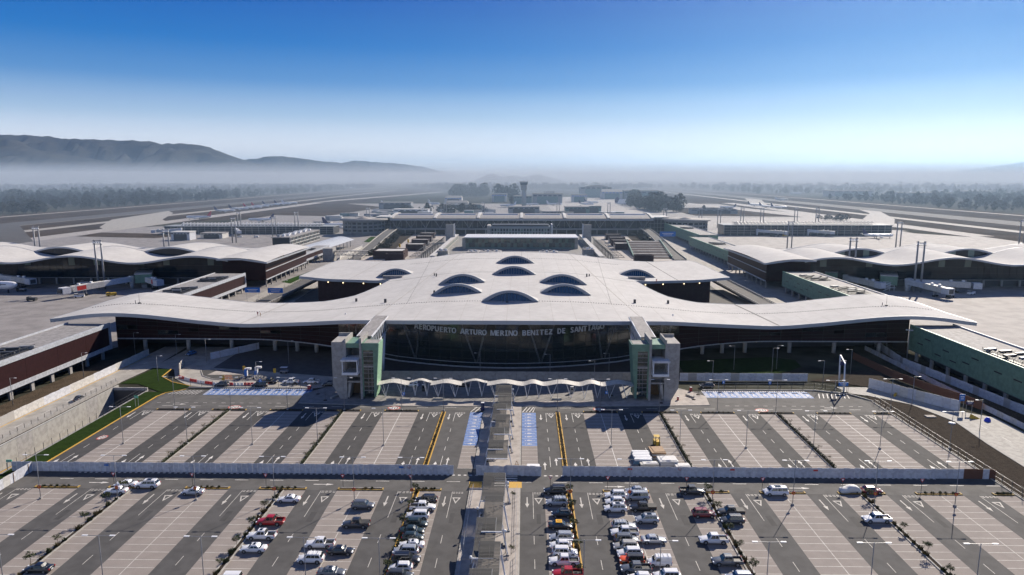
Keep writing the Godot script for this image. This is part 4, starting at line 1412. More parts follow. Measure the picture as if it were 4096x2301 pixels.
		part(ps, "gate_slab", box1, M.concrete, xb(Vector3(s * 4, 9.2, -68), Vector3(8, 18.4, 2.5)))
		part(ps, "white_edge", box1, M.panel_white, xb(Vector3(-s * .8, 9.6, -66.6), Vector3(1.0, 19.2, 1.5)))
		# yellow totems and little trees of the garden
		for i in 3:
			solo("kiosk_totem", boxmesh(Vector3(1.6, 3.2, 1.6)), M.digger_yellow, "%s small yellow ticket totem on the %s garden walk, counted from the new terminal" % [ordinal(i), side], "totem", Vector3(s * 113, 1.6, -600 - i * 48), 0, "yellow totems")
	# stepped amphitheatre on the right
	var am := thing("amphitheatre", "striped stepped amphitheatre roof with raked side walls right of the pavilions", "amphitheatre", Vector3(112, 0, -602))
	for i in 14:
		part(am, "step", box1, M.cladding_brown if i % 2 == 0 else M.roof_grey, xb(Vector3(i * 0.4, 0.3 + i * 0.25, 38 - i * 5.6), Vector3(30, 0.6 + i * 0.5, 5.6)))
	for e in [-15.6, 15.6]:
		var b := MB.new()
		b.beam(Vector3(e, 1.4, 42), Vector3(e + 5.6, 8.0, -40), 0.8, 1.2)
		part(am, "side_wall", b.done(), M.cladding_green)
	# glazed station between
	var gb := thing("glass_station", "low glazed hall with green lit interior and a thin white roof on the axis", "building", Vector3(2, 0, -650))
	part(gb, "core", box1, M.hangar_green, xb(Vector3(0, 4.8, 0), Vector3(102, 9.6, 28)))
	part(gb, "roof", box1, M.panel_white, xb(Vector3(1, 10.8, 2), Vector3(106, 0.8, 36)))
	for i in 34:
		for r in 2:
			part(gb, "pane", box1, M.glass_green if (i * 7 + r * 3) % 5 < 2 else M.facade_glass, xb(Vector3(-49.5 + i * 3, 3.4 + r * 4.2, 14.2), Vector3(2.85, 4.0, 0.12)))
	for e in [-52.5, 52.5]:
		part(gb, "end_pier", box1, M.concrete_pale, xb(Vector3(e, 5, 6), Vector3(3.0, 10, 18)))
	# plant court in front of the station
	for q in [[-22, -560, 18, 14, 6.0, "hangar_pale", "pale plant enclosure with sloped walls, left of the axis behind the new roof"], [26, -562, 15, 12, 5.5, "panel_white", "white cooling plant enclosure with four vents, right of the axis behind the new roof"], [-52, -540, 12, 10, 4.0, "cladding_green", "small green service hut behind the new roof on the left"], [50, -540, 16, 9, 4.0, "cladding_green", "low green service hut behind the new roof on the right"], [2, -548, 26, 12, 4.2, "band_grey", "ribbed grey service roof on the axis behind the new roof"], [-38, -585, 10, 20, 3.2, "concrete", "narrow concrete service block left of the station"], [60, -575, 9, 14, 6.5, "concrete", "concrete stair block right of the station"], [-61, -560, 9, 12, 6.5, "concrete", "concrete stair block left of the station"]]:
		var o := thing("service_block", q[6], "building", Vector3(q[0], 0, q[1]), 0, "service blocks behind the roof")
		part(o, "wall", box1, M[q[5]], xb(Vector3(0, q[4] / 2, 0), Vector3(q[2], q[4], q[3])))
		part(o, "roof", box1, M.roof_grey, xb(Vector3(0, q[4] + .06, 0), Vector3(q[2] - .8, .2, q[3] - .8)))
		for e in 4:
			part(o, "roof_unit", box1, M.steel_white if e % 2 else M.steel_grey, xb(Vector3((e - 1.5) * q[2] * .2, q[4] + .7, (e % 2 - .5) * q[3] * .3), Vector3(1.8, 1.2, 1.8)))
	# hotel block
	var ho := thing("hotel", "dark hotel slab with green tinted windows and a white end wall before the old terminal", "building", Vector3(2, 0, -705))
	part(ho, "wall", box1, M.hangar_wall, xb(Vector3(0, 8.2, 0), Vector3(62, 16.4, 18)))
	part(ho, "roof_band", box1, M.steel_dark, xb(Vector3(0, 17.2, -1), Vector3(58, 1.8, 16)))
	for r in 3:
		part(ho, "floor_band", box1, M.galvanised, xb(Vector3(0, 7.4 + r * 3.6, 9.3), Vector3(62, .35, .6)))
		for i in 20:
			part(ho, "window", box1, M.glass_green if (i * 3 + r * 5) % 4 == 0 else M.glass_dark, xb(Vector3(-28.5 + i * 3, 5.6 + r * 3.6, 9.05), Vector3(1.7, 2.6, .2)))
	part(ho, "end_wall", box1, M.panel_white, xb(Vector3(32.2, 9.2, 0), Vector3(1.2, 18.4, 20)))
	part(ho, "end_wall", box1, M.concrete, xb(Vector3(-32.4, 8.8, 2), Vector3(3.0, 17.6, 20)))
	# the old terminal hall
	var ot := thing("old_terminal", "old terminal hall with a long barrel roof on V struts behind the hotel", "terminal", Vector3(2, 0, -815))
	var rb := MB.new()
	for i in 8:
		var u0 := i / 8.0
		var u1 := (i + 1) / 8.0
		var f := func(u: float) -> Vector2: return Vector2(20 - 55 * u, 17.2 + 5.0 * sin(PI * (0.08 + u * 0.62)))
		var a: Vector2 = f.call(u0)
		var c: Vector2 = f.call(u1)
		rb.quad(Vector3(-152, a.y, a.x), Vector3(153, a.y, a.x), Vector3(153, c.y, c.x), Vector3(-152, c.y, c.x))
		rb.quad(Vector3(-152, c.y - .6, c.x), Vector3(153, c.y - .6, c.x), Vector3(153, a.y - .6, a.x), Vector3(-152, a.y - .6, a.x))
	part(ot, "barrel_roof", rb.done(true), M.roof_grey)
	part(ot, "eaves_beam", box1, M.fascia, xb(Vector3(0.5, 16.9, 20.2), Vector3(306, 1.5, 1.2)))
	for i in 7:
		var xr := -151.0 + i * 50.6
		var ab := MB.new()
		for j in 8:
			var u0 := j / 8.0
			var u1 := (j + 1) / 8.0
			ab.beam(Vector3(xr, 17.7 + 5.0 * sin(PI * (0.08 + u0 * 0.62)), 20 - 55 * u0), Vector3(xr, 17.7 + 5.0 * sin(PI * (0.08 + u1 * 0.62)), 20 - 55 * u1), 3.2, 1.0)
		part(ot, "roof_rib", ab.done(), M.panel_cream)
		if i < 6:
			part(ot, "rooflight", box1, M.glass_dark, Transform3D(Basis(Vector3.RIGHT, 0.12).scaled_local(Vector3(42, .2, 10)), Vector3(xr + 25, 21.6, -4)))
	part(ot, "glass_wall", box1, M.glass_dark, xb(Vector3(0.5, 11.6, 11), Vector3(298, 9.6, .4)))
	part(ot, "lower_wall", box1, M.steel_dark, xb(Vector3(0.5, 3.2, 6), Vector3(298, 6.4, .4)))
	part(ot, "departure_deck", box1, M.concrete, xb(Vector3(0.5, 6.4, 16), Vector3(298, .9, 22)))
	for i in 50:
		part(ot, "mullion", box1, M.galvanised, xb(Vector3(-147 + i * 6, 11.6, 11.4), Vector3(.25, 9.6, .3)))
	for i in 26:
		part(ot, "deck_column", box1, M.concrete, xb(Vector3(-146 + i * 11.7, 3, 25), Vector3(1, 6, 1)))
	for i in 18:
		var x := -146.0 + i * 17.0
		var vb := MB.new()
		vb.beam(Vector3(x, 6.8, 14), Vector3(x - 6, 16.4, 17), .5, .5)
		vb.beam(Vector3(x, 6.8, 14), Vector3(x + 6, 16.4, 17), .5, .5)
		part(ot, "v_strut", vb.done(), M.galvanised)
	part(ot, "rear_wall", box1, M.hangar_wall, xb(Vector3(0.5, 8, -34), Vector3(300, 16, .5)))
	# round wings
	for s in [-1, 1]:
		var side: String = "left" if s < 0 else "right"
		var cx: float = -182.0 if s < 0 else 194.0
		var o := thing("rotunda", "drum shaped wing with a flat cone roof at the %s end of the old terminal" % side, "building", Vector3(cx, 0, -800), 0, "rotundas of the old terminal")
		part(o, "drum", tubemesh(Vector3.ZERO, Vector3(0, 16.5, 0), 24, 24, 32), M.hangar_wall)
		part(o, "roof", tubemesh(Vector3(0, 16.5, 0), Vector3(0, 18.0, 0), 28, 27, 36), M.roof_grey)
		part(o, "roof_cone", tubemesh(Vector3(0, 18.0, 0), Vector3(0, 20.4, 0), 9, 0.2, 8), M.paving_pale)
		for r in 4:
			var rg := MB.new()
			for i in 36:
				var a0 := TAU * i / 36
				var a1 := TAU * (i + 1) / 36
				rg.beam(Vector3(cos(a0) * 24.3, 3.4 + r * 4, sin(a0) * 24.3), Vector3(cos(a1) * 24.3, 3.4 + r * 4, sin(a1) * 24.3), .5, .6)
			part(o, "ring_band", rg.done(), M.galvanised)
		for i in 12:
			var a := PI * (i + .5) / 12
			part(o, "post", box1, M.galvanised, xb(Vector3(cos(a) * 24.4, 8.2, sin(a) * 24.4), Vector3(.5, 16.4, .5)))
			for r in 3:
				part(o, "window", box1, M.glass_dark, xb(Vector3(cos(a + .13) * 24.05, 5.4 + r * 4, sin(a + .13) * 24.05), Vector3(4.4, 2.4, .3), PI / 2 - a - .13))
		# link between drum and hall
		var lk := thing("link_block", "glazed stair block between the hall and the %s drum of the old terminal" % side, "building", Vector3(s * 157 + (s + 1) * 3, 0, -822), 0, "link blocks of the old terminal")
		part(lk, "wall", box1, M.glass_dark, xb(Vector3(0, 9, 0), Vector3(20, 18, 26)))
		part(lk, "roof", box1, M.panel_cream, xb(Vector3(0, 19.4, 0), Vector3(26, .8, 30)))
		for i in 5:
			part(lk, "mullion", box1, M.galvanised, xb(Vector3(-8 + i * 4, 9, 13.2), Vector3(.4, 18, .3)))
		for r in 4:
			part(lk, "floor_band", box1, M.galvanised, xb(Vector3(0, 3 + r * 4.5, 13.3), Vector3(20, .4, .3)))
		# old piers with their space frame roofs
		var px: float = s * 330.0 + (s - 1) * -6
		var op := thing("old_pier", "old %s hand pier with glass grid walls and a space frame roof" % side, "building", Vector3(px, 0, -800 - (s < 0 as int) * 10), 0, "old piers")
		var w := 190.0 if s > 0 else 200.0
		var oh := 11.5 if s > 0 else 8.5
		part(op, "wall", box1, M.glass_dark, xb(Vector3(0, oh / 2, 0), Vector3(w, oh, 26)))
		part(op, "roof", box1, M.hangar_wall, xb(Vector3(0, oh + .2, 0), Vector3(w + 2, .6, 28)))
		for i in 26:
			part(op, "mullion", box1, M.galvanised, xb(Vector3(-w / 2 + w * i / 25.0, oh / 2, 13.2), Vector3(.4, oh, .3)))
		for r in 4:
			part(op, "floor_band", box1, M.galvanised, xb(Vector3(0, oh * (.25 + .25 * r), 13.3), Vector3(w, .35, .3)))
		var tr := MB.new()
		var nn := 40
		for i in nn:
			var x := -w * .42 + w * .84 * i / nn
			tr.beam(Vector3(x, oh + .5, 8), Vector3(x + w * .84 / nn / 2, oh + 4, 2), .4, .4)
			tr.beam(Vector3(x + w * .84 / nn / 2, oh + 4, 2), Vector3(x + w * .84 / nn, oh + .5, 8), .4, .4)
			tr.beam(Vector3(x + w * .84 / nn / 2, oh + 4, 2), Vector3(x + w * .84 / nn / 2, oh + .5, -8), .4, .4)
		part(op, "space_frame", tr.done(), M.steel_white if s < 0 else M.steel_grey)
		part(op, "inner_roof", box1, M.roof_white if s < 0 else M.roof_grey, xb(Vector3(0, oh + 2.4, -3), Vector3(w * .84, .5, 12)))
	# gridded office wing on the left
	var gw := thing("office_wing", "three storey office wing with a pale grid of frames beside the left drum", "building", Vector3(-222, 0, -680))
	part(gw, "wall", box1, M.glass_dark, xb(Vector3(0, 5, 0), Vector3(16, 10, 92)))
	part(gw, "roof", box1, M.roof_grey, xb(Vector3(0, 10.3, 0), Vector3(18, .7, 94)))
	for i in 24:
		part(gw, "frame_post", box1, M.panel_cream, xb(Vector3(8.4, 5, 45 - i * 4), Vector3(.8, 10, .4)))
	for r in 4:
		part(gw, "frame_band", box1, M.panel_cream, xb(Vector3(8.45, .4 + r * 3.2, 0), Vector3(.9, .5, 92)))
	for i in 23:
		for r in 3:
			part(gw, "window", box1, M.glass_green if (i + r * 2) % 3 == 0 else M.glass_dark, xb(Vector3(8.1, 2 + r * 3.2, 43 - i * 4), Vector3(.2, 2.4, 3.4)))
	for i in 16:
		part(gw, "roof_unit", box1, M.steel_white if i % 3 else M.steel_grey, xb(Vector3(-3.0 + (i % 3) * 2.6, 11.6, 42 - i * 5.4), Vector3(2.4, 1.8 + (i % 2) * .6, 3.0)))
	# pedestrian bridge left of the garden
	var fb := thing("garden_footbridge", "grey truss footbridge with a concrete stair tower beside the left garden", "footbridge", Vector3(-142, 0, -545))
	part(fb, "stair_tower", box1, M.concrete, xb(Vector3(-9, 5, 0), Vector3(8, 10, 10)))
	part(fb, "deck", box1, M.concrete, xb(Vector3(8, 4.4, 0), Vector3(28, .5, 4)))
	part(fb, "roof", box1, M.roof_grey, xb(Vector3(8, 7.6, 0), Vector3(28, .4, 4.4)))
	var tb := MB.new()
	for i in 9:
		tb.beam(Vector3(-5 + i * 3.1, 4.6, 2), Vector3(-3.4 + i * 3.1, 7.5, 2), .2, .2)
		tb.beam(Vector3(-3.4 + i * 3.1, 7.5, 2), Vector3(-1.9 + i * 3.1, 4.6, 2), .2, .2)
	part(fb, "truss", tb.done(), M.steel_grey)
	part(fb, "column", box1, M.concrete, xb(Vector3(10, 2.2, 0), Vector3(1, 4.4, 1)))

# ---------------------------------------------------------------- airfield
func airfield() -> void:
	struct("apron", polymesh([-165, -232, -172, -232, -505, -232, -505, -900, -300, -1130, -128, -900, -128, -345], -0.08), M.apron)
	struct("apron", polymesh([168, -262, 168, -225, 560, -225, 560, -690, 470, -820, 470, -1120, 230, -1120, 132, -860, 132, -345], -0.08), M.apron_pale)
	struct("apron_back", rectmesh(-430, -1700, 480, -850, -0.1), M.apron)
	struct("hangar_apron", rectmesh(60, -2250, 300, -1250, -0.06), M.apron_pale)
	# dry infield grass, taxiways, runways: all run along the axis
	for s in [-1, 1]:
		struct("infield", polymesh([s * 500, -150, s * 900, -150, s * 900, -3600, s * 400, -3600, s * 400, -1150, s * 500, -1000], -0.12), M.dry_grass)
		struct("runway", polymesh([s * 690, -150, s * 745, -150, s * 745, -3900, s * 690, -3900], -0.06), M.runway)
		struct("runway_edge", rectmesh(s * 686, -150, s * 689, -3900, -0.05), M.concrete_road)
		struct("perimeter_road", rectmesh(s * 856, -150, s * 868, -4200, -0.05), M.paving_pale)
		struct("taxiway", rectmesh(s * 505, -150, s * 538, -1750, -0.06), M.apron_pale)
		struct("taxiway", rectmesh(s * 600, -700, s * 622, -3300, -0.055), M.concrete_road)
	struct("taxiway", polymesh([-505, -830, -560, -900, -640, -1060, -690, -1330, -640, -1250, -560, -1060, -505, -980], -0.05), M.concrete_road)
	struct("taxiway", polymesh([-505, -640, -505, -700, -690, -930, -690, -860], -0.045), M.runway)
	struct("taxiway", polymesh([-538, -1700, -400, -2500, -330, -3000, -360, -3000, -440, -2500, -538, -1950], -0.05), M.apron_pale)
	struct("taxiway", polymesh([505, -1000, 545, -1100, 640, -1270, 690, -1420, 690, -1330, 590, -1090, 520, -960], -0.05), M.apron_pale)
	struct("taxiway", polymesh([480, -990, 505, -900, 505, -1300, 430, -1700, 330, -2200, 310, -2200, 400, -1700], -0.05), M.apron_pale)
	struct("taxiway", polymesh([540, -1500, 690, -2000, 690, -2150, 538, -1620], -0.05), M.concrete_road)
	struct("taxiway", polymesh([505, -560, 505, -620, 690, -820, 690, -760], -0.045), M.apron_pale)
	struct("apron_grass", polymesh([300, -1180, 470, -1150, 420, -1500, 300, -1480], -0.04), M.dry_grass)
	struct("apron_grass", polymesh([-480, -1200, -330, -1160, -300, -1500, -440, -1700], -0.04), M.dry_grass)
	struct("apron_island", polymesh([-500, -760, -400, -740, -380, -775, -440, -800, -505, -815], -0.03), M.dry_grass)
	for q in [[520, -700, 560, -780], [470, -870, 496, -960]]:
		struct("apron_island", rectmesh(q[0], q[1], q[2], q[3], -0.03), M.dry_grass)
	# painted guide lines on the right apron and left apron
	for q in [[[250, -560], [540, -600]], [[200, -480], [560, -430]], [[330, -640], [560, -520]], [[-480, -520], [-190, -560]], [[-480, -300], [-200, -330]]]:
		struct("apron_line", kerb_mesh(q, 0.6, -0.05), M.paint_white)
	for q in [[-203, -262], [-190, -250], [-210, -240]]:
		struct("stand_marking", rectmesh(q[0] - 4, q[1] - 2, q[0] + 4, q[1] + 2, -0.06), M.paint_yellow)
	# flood light masts
	var mm := MB.new()
	mast(-245.9, -397.3, 30, "twin pole floodlight mast before the left pier by the jet bridge")
	mast(235.8, -398.0, 30, "twin pole floodlight mast before the right pier by the jet bridges")
	mast(208.0, -421.5, 30, "twin pole floodlight mast before the right pier nearest the green arm")
	mast(-360, -505, 30, "twin pole floodlight mast behind the left pier, farthest left")
	mast(-262, -505, 28, "twin pole floodlight mast behind the middle of the left pier")
	mast(240, -605, 28, "twin pole floodlight mast on the right apron near the white roofed arm")
	mast(336, -607, 28, "twin pole floodlight mast in the middle of the right apron")
	mast(438, -600, 30, "twin pole floodlight mast at the far right of the right apron")
	var more := [[-290, -690], [-252, -700], [-330, -800], [-262, -800], [-200, -900], [190, -900], [240, -915], [262, -905], [300, -930], [318, -905], [372, -930], [390, -905], [-60, -1100], [60, -1100], [-120, -1090], [140, -1090]]
	for i in more.size():
		mast(more[i][0], more[i][1], 26, "%s of the far twin pole masts round the old terminal, from left to right" % ordinal([1, 2, 0, 3, 4, 9, 10, 11, 12, 13, 14, 15, 6, 7, 5, 8][i]))
	jets()
	# control tower
	var ct := thing("control_tower", "tall slender control tower with a flared cab on the far axis", "control tower", Vector3(4.8, 0, -1556))
	part(ct, "shaft", tubemesh(Vector3.ZERO, Vector3(0, 42, 0), 5.0, 4.6, 12), M.hangar_wall)
	part(ct, "service_floor", tubemesh(Vector3(0, 36, 0), Vector3(0, 46, 0), 7.0, 7.4, 12), M.hangar_wall)
	part(ct, "balcony", tubemesh(Vector3(0, 46, 0), Vector3(0, 47, 0), 9.2, 9.2, 12), M.steel_grey)
	part(ct, "cab", tubemesh(Vector3(0, 47, 0), Vector3(0, 52.5, 0), 7.4, 9.4, 12), M.glass_dark)
	part(ct, "cab_roof", tubemesh(Vector3(0, 52.5, 0), Vector3(0, 55.2, 0), 10.0, 10.2, 12), M.hangar_wall)
	var an := MB.new()
	for i in 10:
		var a := TAU * i / 10
		an.tube(Vector3(cos(a) * 9.2, 55, sin(a) * 9.2), Vector3(cos(a) * 9.2, 58, sin(a) * 9.2), .25, .15, 5)
	an.tube(Vector3(0, 55, 0), Vector3(0, 61, 0), .5, .2, 6)
	part(ct, "antennas", an.done(), M.steel_grey)
	part(ct, "ladder", box1, M.galvanised, xb(Vector3(5.0, 20, 1), Vector3(.8, 36, .8)))
	# hangars and sheds
	for q in [
		[62, -1690, 72, 40, 26, "hangar_wall", "roof", "grey hangar with airline lettering on its roof right of the control tower"],
		[2, -1695, 44, 30, 20, "hangar_green", "roof", "green glass hangar behind the control tower"],
		[-170, -1712, 42, 30, 16, "hangar_pale", "pitch", "pale hangar with a pitched roof left of the control tower"],
		[-60, -1820, 40, 26, 22, "hangar_pale", "roof", "white and blue striped hangar left of the control tower"],
		[-122, -1404, 78, 26, 11, "hangar_green", "roof", "low long green shed left of the control tower"],
		[-135, -1440, 46, 24, 14, "hangar_wall", "pitch", "dark shed with a sloped roof behind the low green shed"],
		[5, -1207, 54, 26, 15, "hangar_wall", "roof", "dark office block below the control tower"],
		[56, -1180, 40, 20, 8, "hangar_wall", "roof", "low shed to the right of the dark office block"],
		[98, -1208, 42, 30, 15, "hangar_green", "roof", "pale green cargo block with terraced roof right of the office block"],
		[130, -1290, 36, 40, 13, "hangar_green", "roof", "second green cargo block behind the terraced one"],
		[234, -2226, 100, 60, 38, "hangar_wall", "dome", "large round topped hangar far behind on the right"],
		[350, -2060, 100, 50, 26, "hangar_wall", "roof", "wide grey hangar beyond the dark trees on the right"],
		[265, -2060, 62, 40, 24, "hangar_pale", "pitch", "saw roofed pale hangar beside the wide grey one"],
		[348, -1251, 84, 16, 8, "hangar_wall", "saw", "low station with a zigzag roof right of the dark trees"],
		[-190, -1190, 60, 24, 11, "panel_white", "roof", "white warehouse with lettering behind the left drum"],
		[-160, -1100, 40, 18, 7, "hangar_wall", "roof", "grey shed before the white warehouse"],
		[-230, -1120, 30, 16, 6, "hangar_pale", "roof", "small pale shed left of the grey shed"],
		[-260, -1420, 66, 30, 14, "hangar_wall", "roof", "brown grey shed by the far left stands"],
		[-75, -1110, 50, 20, 7, "hangar_wall", "roof", "long low shed behind the old terminal on the left"],
		[-358, -722, 20, 14, 9, "panel_white", "roof", "white box building by the old left pier"],
		[-335, -745, 24, 16, 6, "panel_cream", "roof", "cream box building by the old left pier"],
		[-375, -760, 14, 10, 5, "hangar_wall", "roof", "small grey hut by the old left pier"],
		[150, -1820, 40, 30, 20, "hangar_pale", "roof", "pale block at the right of the lettered hangar"],
		[1100, -2350, 150, 40, 20, "hangar_wall", "roof", "distant long warehouse across the right runway"],
		[1290, -2250, 170, 40, 16, "hangar_wall", "roof", "second distant warehouse across the right runway"],
		[1560, -2400, 110, 40, 18, "hangar_wall", "roof", "farthest distant warehouse across the right runway"]]:
		shed(q)
	var tx := TextMesh.new()
	tx.text = "LATAM"
	tx.font_size = 64
	tx.pixel_size = .12
	tx.depth = .6
	solo("roof_lettering", tx, M.tail_navy, "dark airline lettering standing on the grey hangar roof", "sign", Vector3(66, 29, -1668))
	tx = TextMesh.new()
	tx.text = "SKY"
	tx.font_size = 64
	tx.pixel_size = .07
	tx.depth = .5
	solo("roof_lettering", tx, M.panel_white, "white airline lettering on the dark sloped shed", "sign", Vector3(-132, 11.5, -1390))
	for i in 70:       # yard clutter round the old terminal: small sheds of every size
		var x := rng.randf_range(-300, 180)
		var z := rng.randf_range(-1380, -920)
		if absf(x) < 150 and z > -960: continue
		if x > 60 and z < -1230: continue
		var w := rng.randf_range(8, 26)
		var h := rng.randf_range(3, 7)
		var o := thing("yard_shed", "small shed in the yards behind the old terminal, one of many", "shed", Vector3(x, 0, z), 0, "small sheds in the far yards")
		part(o, "wall", box1, [M.hangar_wall, M.hangar_pale, M.panel_stained, M.hangar_green][i % 4], xb(Vector3(0, h / 2, 0), Vector3(w, h, rng.randf_range(6, 14))))
		part(o, "roof", box1, [M.roof_grey, M.panel_white, M.roof_grey][i % 3], xb(Vector3(0, h + .1, 0), Vector3(w + .6, .3, 10)))

func shed(q: Array) -> void:
	var o := thing("hangar" if q[4] > 12 else "warehouse", q[7], "building", Vector3(q[0], 0, q[1]))
	part(o, "wall", box1, M[q[5]], xb(Vector3(0, q[4] * .45, 0), Vector3(q[2], q[4] * .9, q[3])))
	var b := MB.new()
	var w: float = q[2] / 2.0
	var d: float = q[3] / 2.0
	var h: float = q[4]
	if q[6] == "roof":
		b.box(Vector3(0, h * .95, 0), Vector3(q[2] + 1, h * .1, q[3] + 1))
	elif q[6] == "pitch":
		b.hexa([Vector3(-w - 1, h * .9, d + 1), Vector3(w + 1, h * .9, d + 1), Vector3(w + 1, h * .9, -d - 1), Vector3(-w - 1, h * .9, -d - 1), Vector3(-w + 3, h * 1.2, .3), Vector3(w - 3, h * 1.2, .3), Vector3(w - 3, h * 1.2, -.3), Vector3(-w + 3, h * 1.2, -.3)])
	elif q[6] == "saw":
		for i in 8:
			var x: float = -w + q[2] * i / 8.0
			b.hexa([Vector3(x, h * .9, d), Vector3(x + q[2] / 8.0, h * .9, d), Vector3(x + q[2] / 8.0, h * .9, -d), Vector3(x, h * .9, -d), Vector3(x, h * 1.3, d), Vector3(x + .3, h * 1.3, d), Vector3(x + .3, h * 1.3, -d), Vector3(x, h * 1.3, -d)])
	else:
		var rings := []
		for i in 9:
			var a := PI * i / 8
			rings.append(Vector3(-cos(a) * w * 1.02, h * .62 + sin(a) * h * .42, 0))
		for i in 8:
			var p: Vector3 = rings[i]
			var r: Vector3 = rings[i + 1]
			b.quad(p + Vector3(0, 0, d), r + Vector3(0, 0, d), r - Vector3(0, 0, d), p - Vector3(0, 0, d))
			b.tri(Vector3(0, h * .5, d), r + Vector3(0, 0, d), p + Vector3(0, 0, d))
	part(o, "roof", b.done(), M.roof_grey if q[5] != "panel_white" else M.panel_cream)
	part(o, "door", box1, M.steel_dark if h < 20 else M.hangar_green, xb(Vector3(0, h * .36, d + .15), Vector3(q[2] * .7, h * .7, .3)))
	for i in 6:
		part(o, "window", box1, M.glass_dark if q[5] != "hangar_pale" else M.sign_blue, xb(Vector3(-w + q[2] * (i + .5) / 6.0, h * .78, d + .16), Vector3(q[2] / 9.0, h * .1, .3)))

var mast0: Node3D
func mast(x: float, z: float, h: float, label: String) -> void:
	if mast0 == null:
		mast0 = thing("floodlight_mast", label, "light mast", Vector3(x, 0, z), 0, "twin pole floodlight masts")
		for e in [-1.9, 1.9]:
			part(mast0, "pole", tubemesh(Vector3(e, 0, 0), Vector3(e, 30, 0), .62, .45, 8), M.galvanised)
		part(mast0, "head_frame", box1, M.galvanised, xb(Vector3(0, 27.5, 0), Vector3(5.4, .4, .8)))
		part(mast0, "head_frame", box1, M.galvanised, xb(Vector3(0, 29.5, 0), Vector3(5.4, .4, .8)))
		for i in 4:
			part(mast0, "floodlight", box1, M.head_lamp, xb(Vector3(-2.0 + i * 1.3, 28.5, .6), Vector3(.8, .9, .4)))
		mast0.scale.y = h / 30.0
		return
	copy(mast0, Vector3(x, 0, z), 0, label).scale.y = h / 30.0

func jet_mesh_fuselage() -> ArrayMesh:
	var b := MB.new()
	var r := []
	for q in [[-19, .3, 0.4], [-18.3, 1.0, .25], [-17, 1.6, .1], [-15, 1.95, 0], [8, 1.95, 0], [13, 1.4, .5], [17, .6, 1.1], [18.5, .15, 1.3]]:
		var p := PackedVector3Array()
		for i in 12:
			var t := TAU * i / 12
			p.append(Vector3(q[0], 3.6 + q[2] + sin(t) * q[1], cos(t) * q[1]))
		r.append(p)
	b.loft(r)
	return b.done(true)

func jet_wing_mesh(s: float, tail := false) -> ArrayMesh:
	var b := MB.new()
	var k := 1.0 if not tail else 0.4
	var x0 := -2.5 if not tail else 14.0
	var y := 2.7 if not tail else 4.6
	var a := [Vector3(x0, y, s * .8), Vector3(x0 + 6.5 * k, y, s * .8), Vector3(x0 + 9.2 * k, y + 1.1 * k, s * 17.0 * k), Vector3(x0 + 7.6 * k, y + 1.1 * k, s * 17.0 * k)]
	var up := Vector3(0, .35 * k + .1, 0)
	if s > 0: b.hexa([a[0], a[3], a[2], a[1], a[0] + up, a[3] + up * .4, a[2] + up * .4, a[1] + up])
	else: b.hexa([a[0], a[1], a[2], a[3], a[0] + up, a[1] + up, a[2] + up * .4, a[3] + up * .4])
	if not tail:
		b.hexa([a[3], a[2], a[2] + Vector3(0.1, 0, s * .15), a[3] + Vector3(0, 0, s * .15), a[3] + Vector3(1.5, 2.0, s * .5), a[2] + Vector3(.9, 2.0, s * .5), a[2] + Vector3(.9, 2.0, s * .6), a[3] + Vector3(1.5, 2.0, s * .6)])
	return b.done()

func make_jet(label: String, at: Vector3, turn: float, tail: Material, sc := 1.0) -> void:
	var o := thing("airliner", label, "airliner", at, turn, "parked airliners")
	o.scale = Vector3.ONE * sc
	part(o, "fuselage", jet_mesh_fuselage(), M.aircraft_white)
	for s in [-1.0, 1.0]:
		part(o, "wing", jet_wing_mesh(s), M.aircraft_white)
		part(o, "tailplane", jet_wing_mesh(s, true), M.aircraft_white)
		var b := MB.new()
		b.tube(Vector3(-3.6, 1.8, s * 5.6), Vector3(.2, 1.9, s * 5.6), 1.05, .75, 10)
		part(o, "engine", b.done(true), M.steel_white)
		b = MB.new()
		b.tube(Vector3(2.5, 0, s * 2.2), Vector3(2.5, 2.6, s * 2.2), .5, .3, 8)
		part(o, "main_gear", b.done(), M.rubber)
		part(o, "window_row", box1, M.glass_dark, xb(Vector3(-2, 4.2, s * 1.9), Vector3(26, .28, .2)))
	var f := MB.new()
	f.hexa([Vector3(11.5, 5.0, .2), Vector3(17.6, 5.2, .2), Vector3(17.6, 5.2, -.2), Vector3(11.5, 5.0, -.2), Vector3(17.0, 11.8, .1), Vector3(19.2, 11.8, .1), Vector3(19.2, 11.8, -.1), Vector3(17.0, 11.8, -.1)])
	part(o, "tail_fin", f.done(), tail)
	f = MB.new()
	f.tube(Vector3(-14.5, 0, 0), Vector3(-14.5, 2.2, 0), .4, .2, 6)
	part(o, "nose_gear", f.done(), M.rubber)
	part(o, "cockpit_window", box1, M.glass_dark, xb(Vector3(-17.3, 4.5, 0), Vector3(.9, .5, 2.0)))

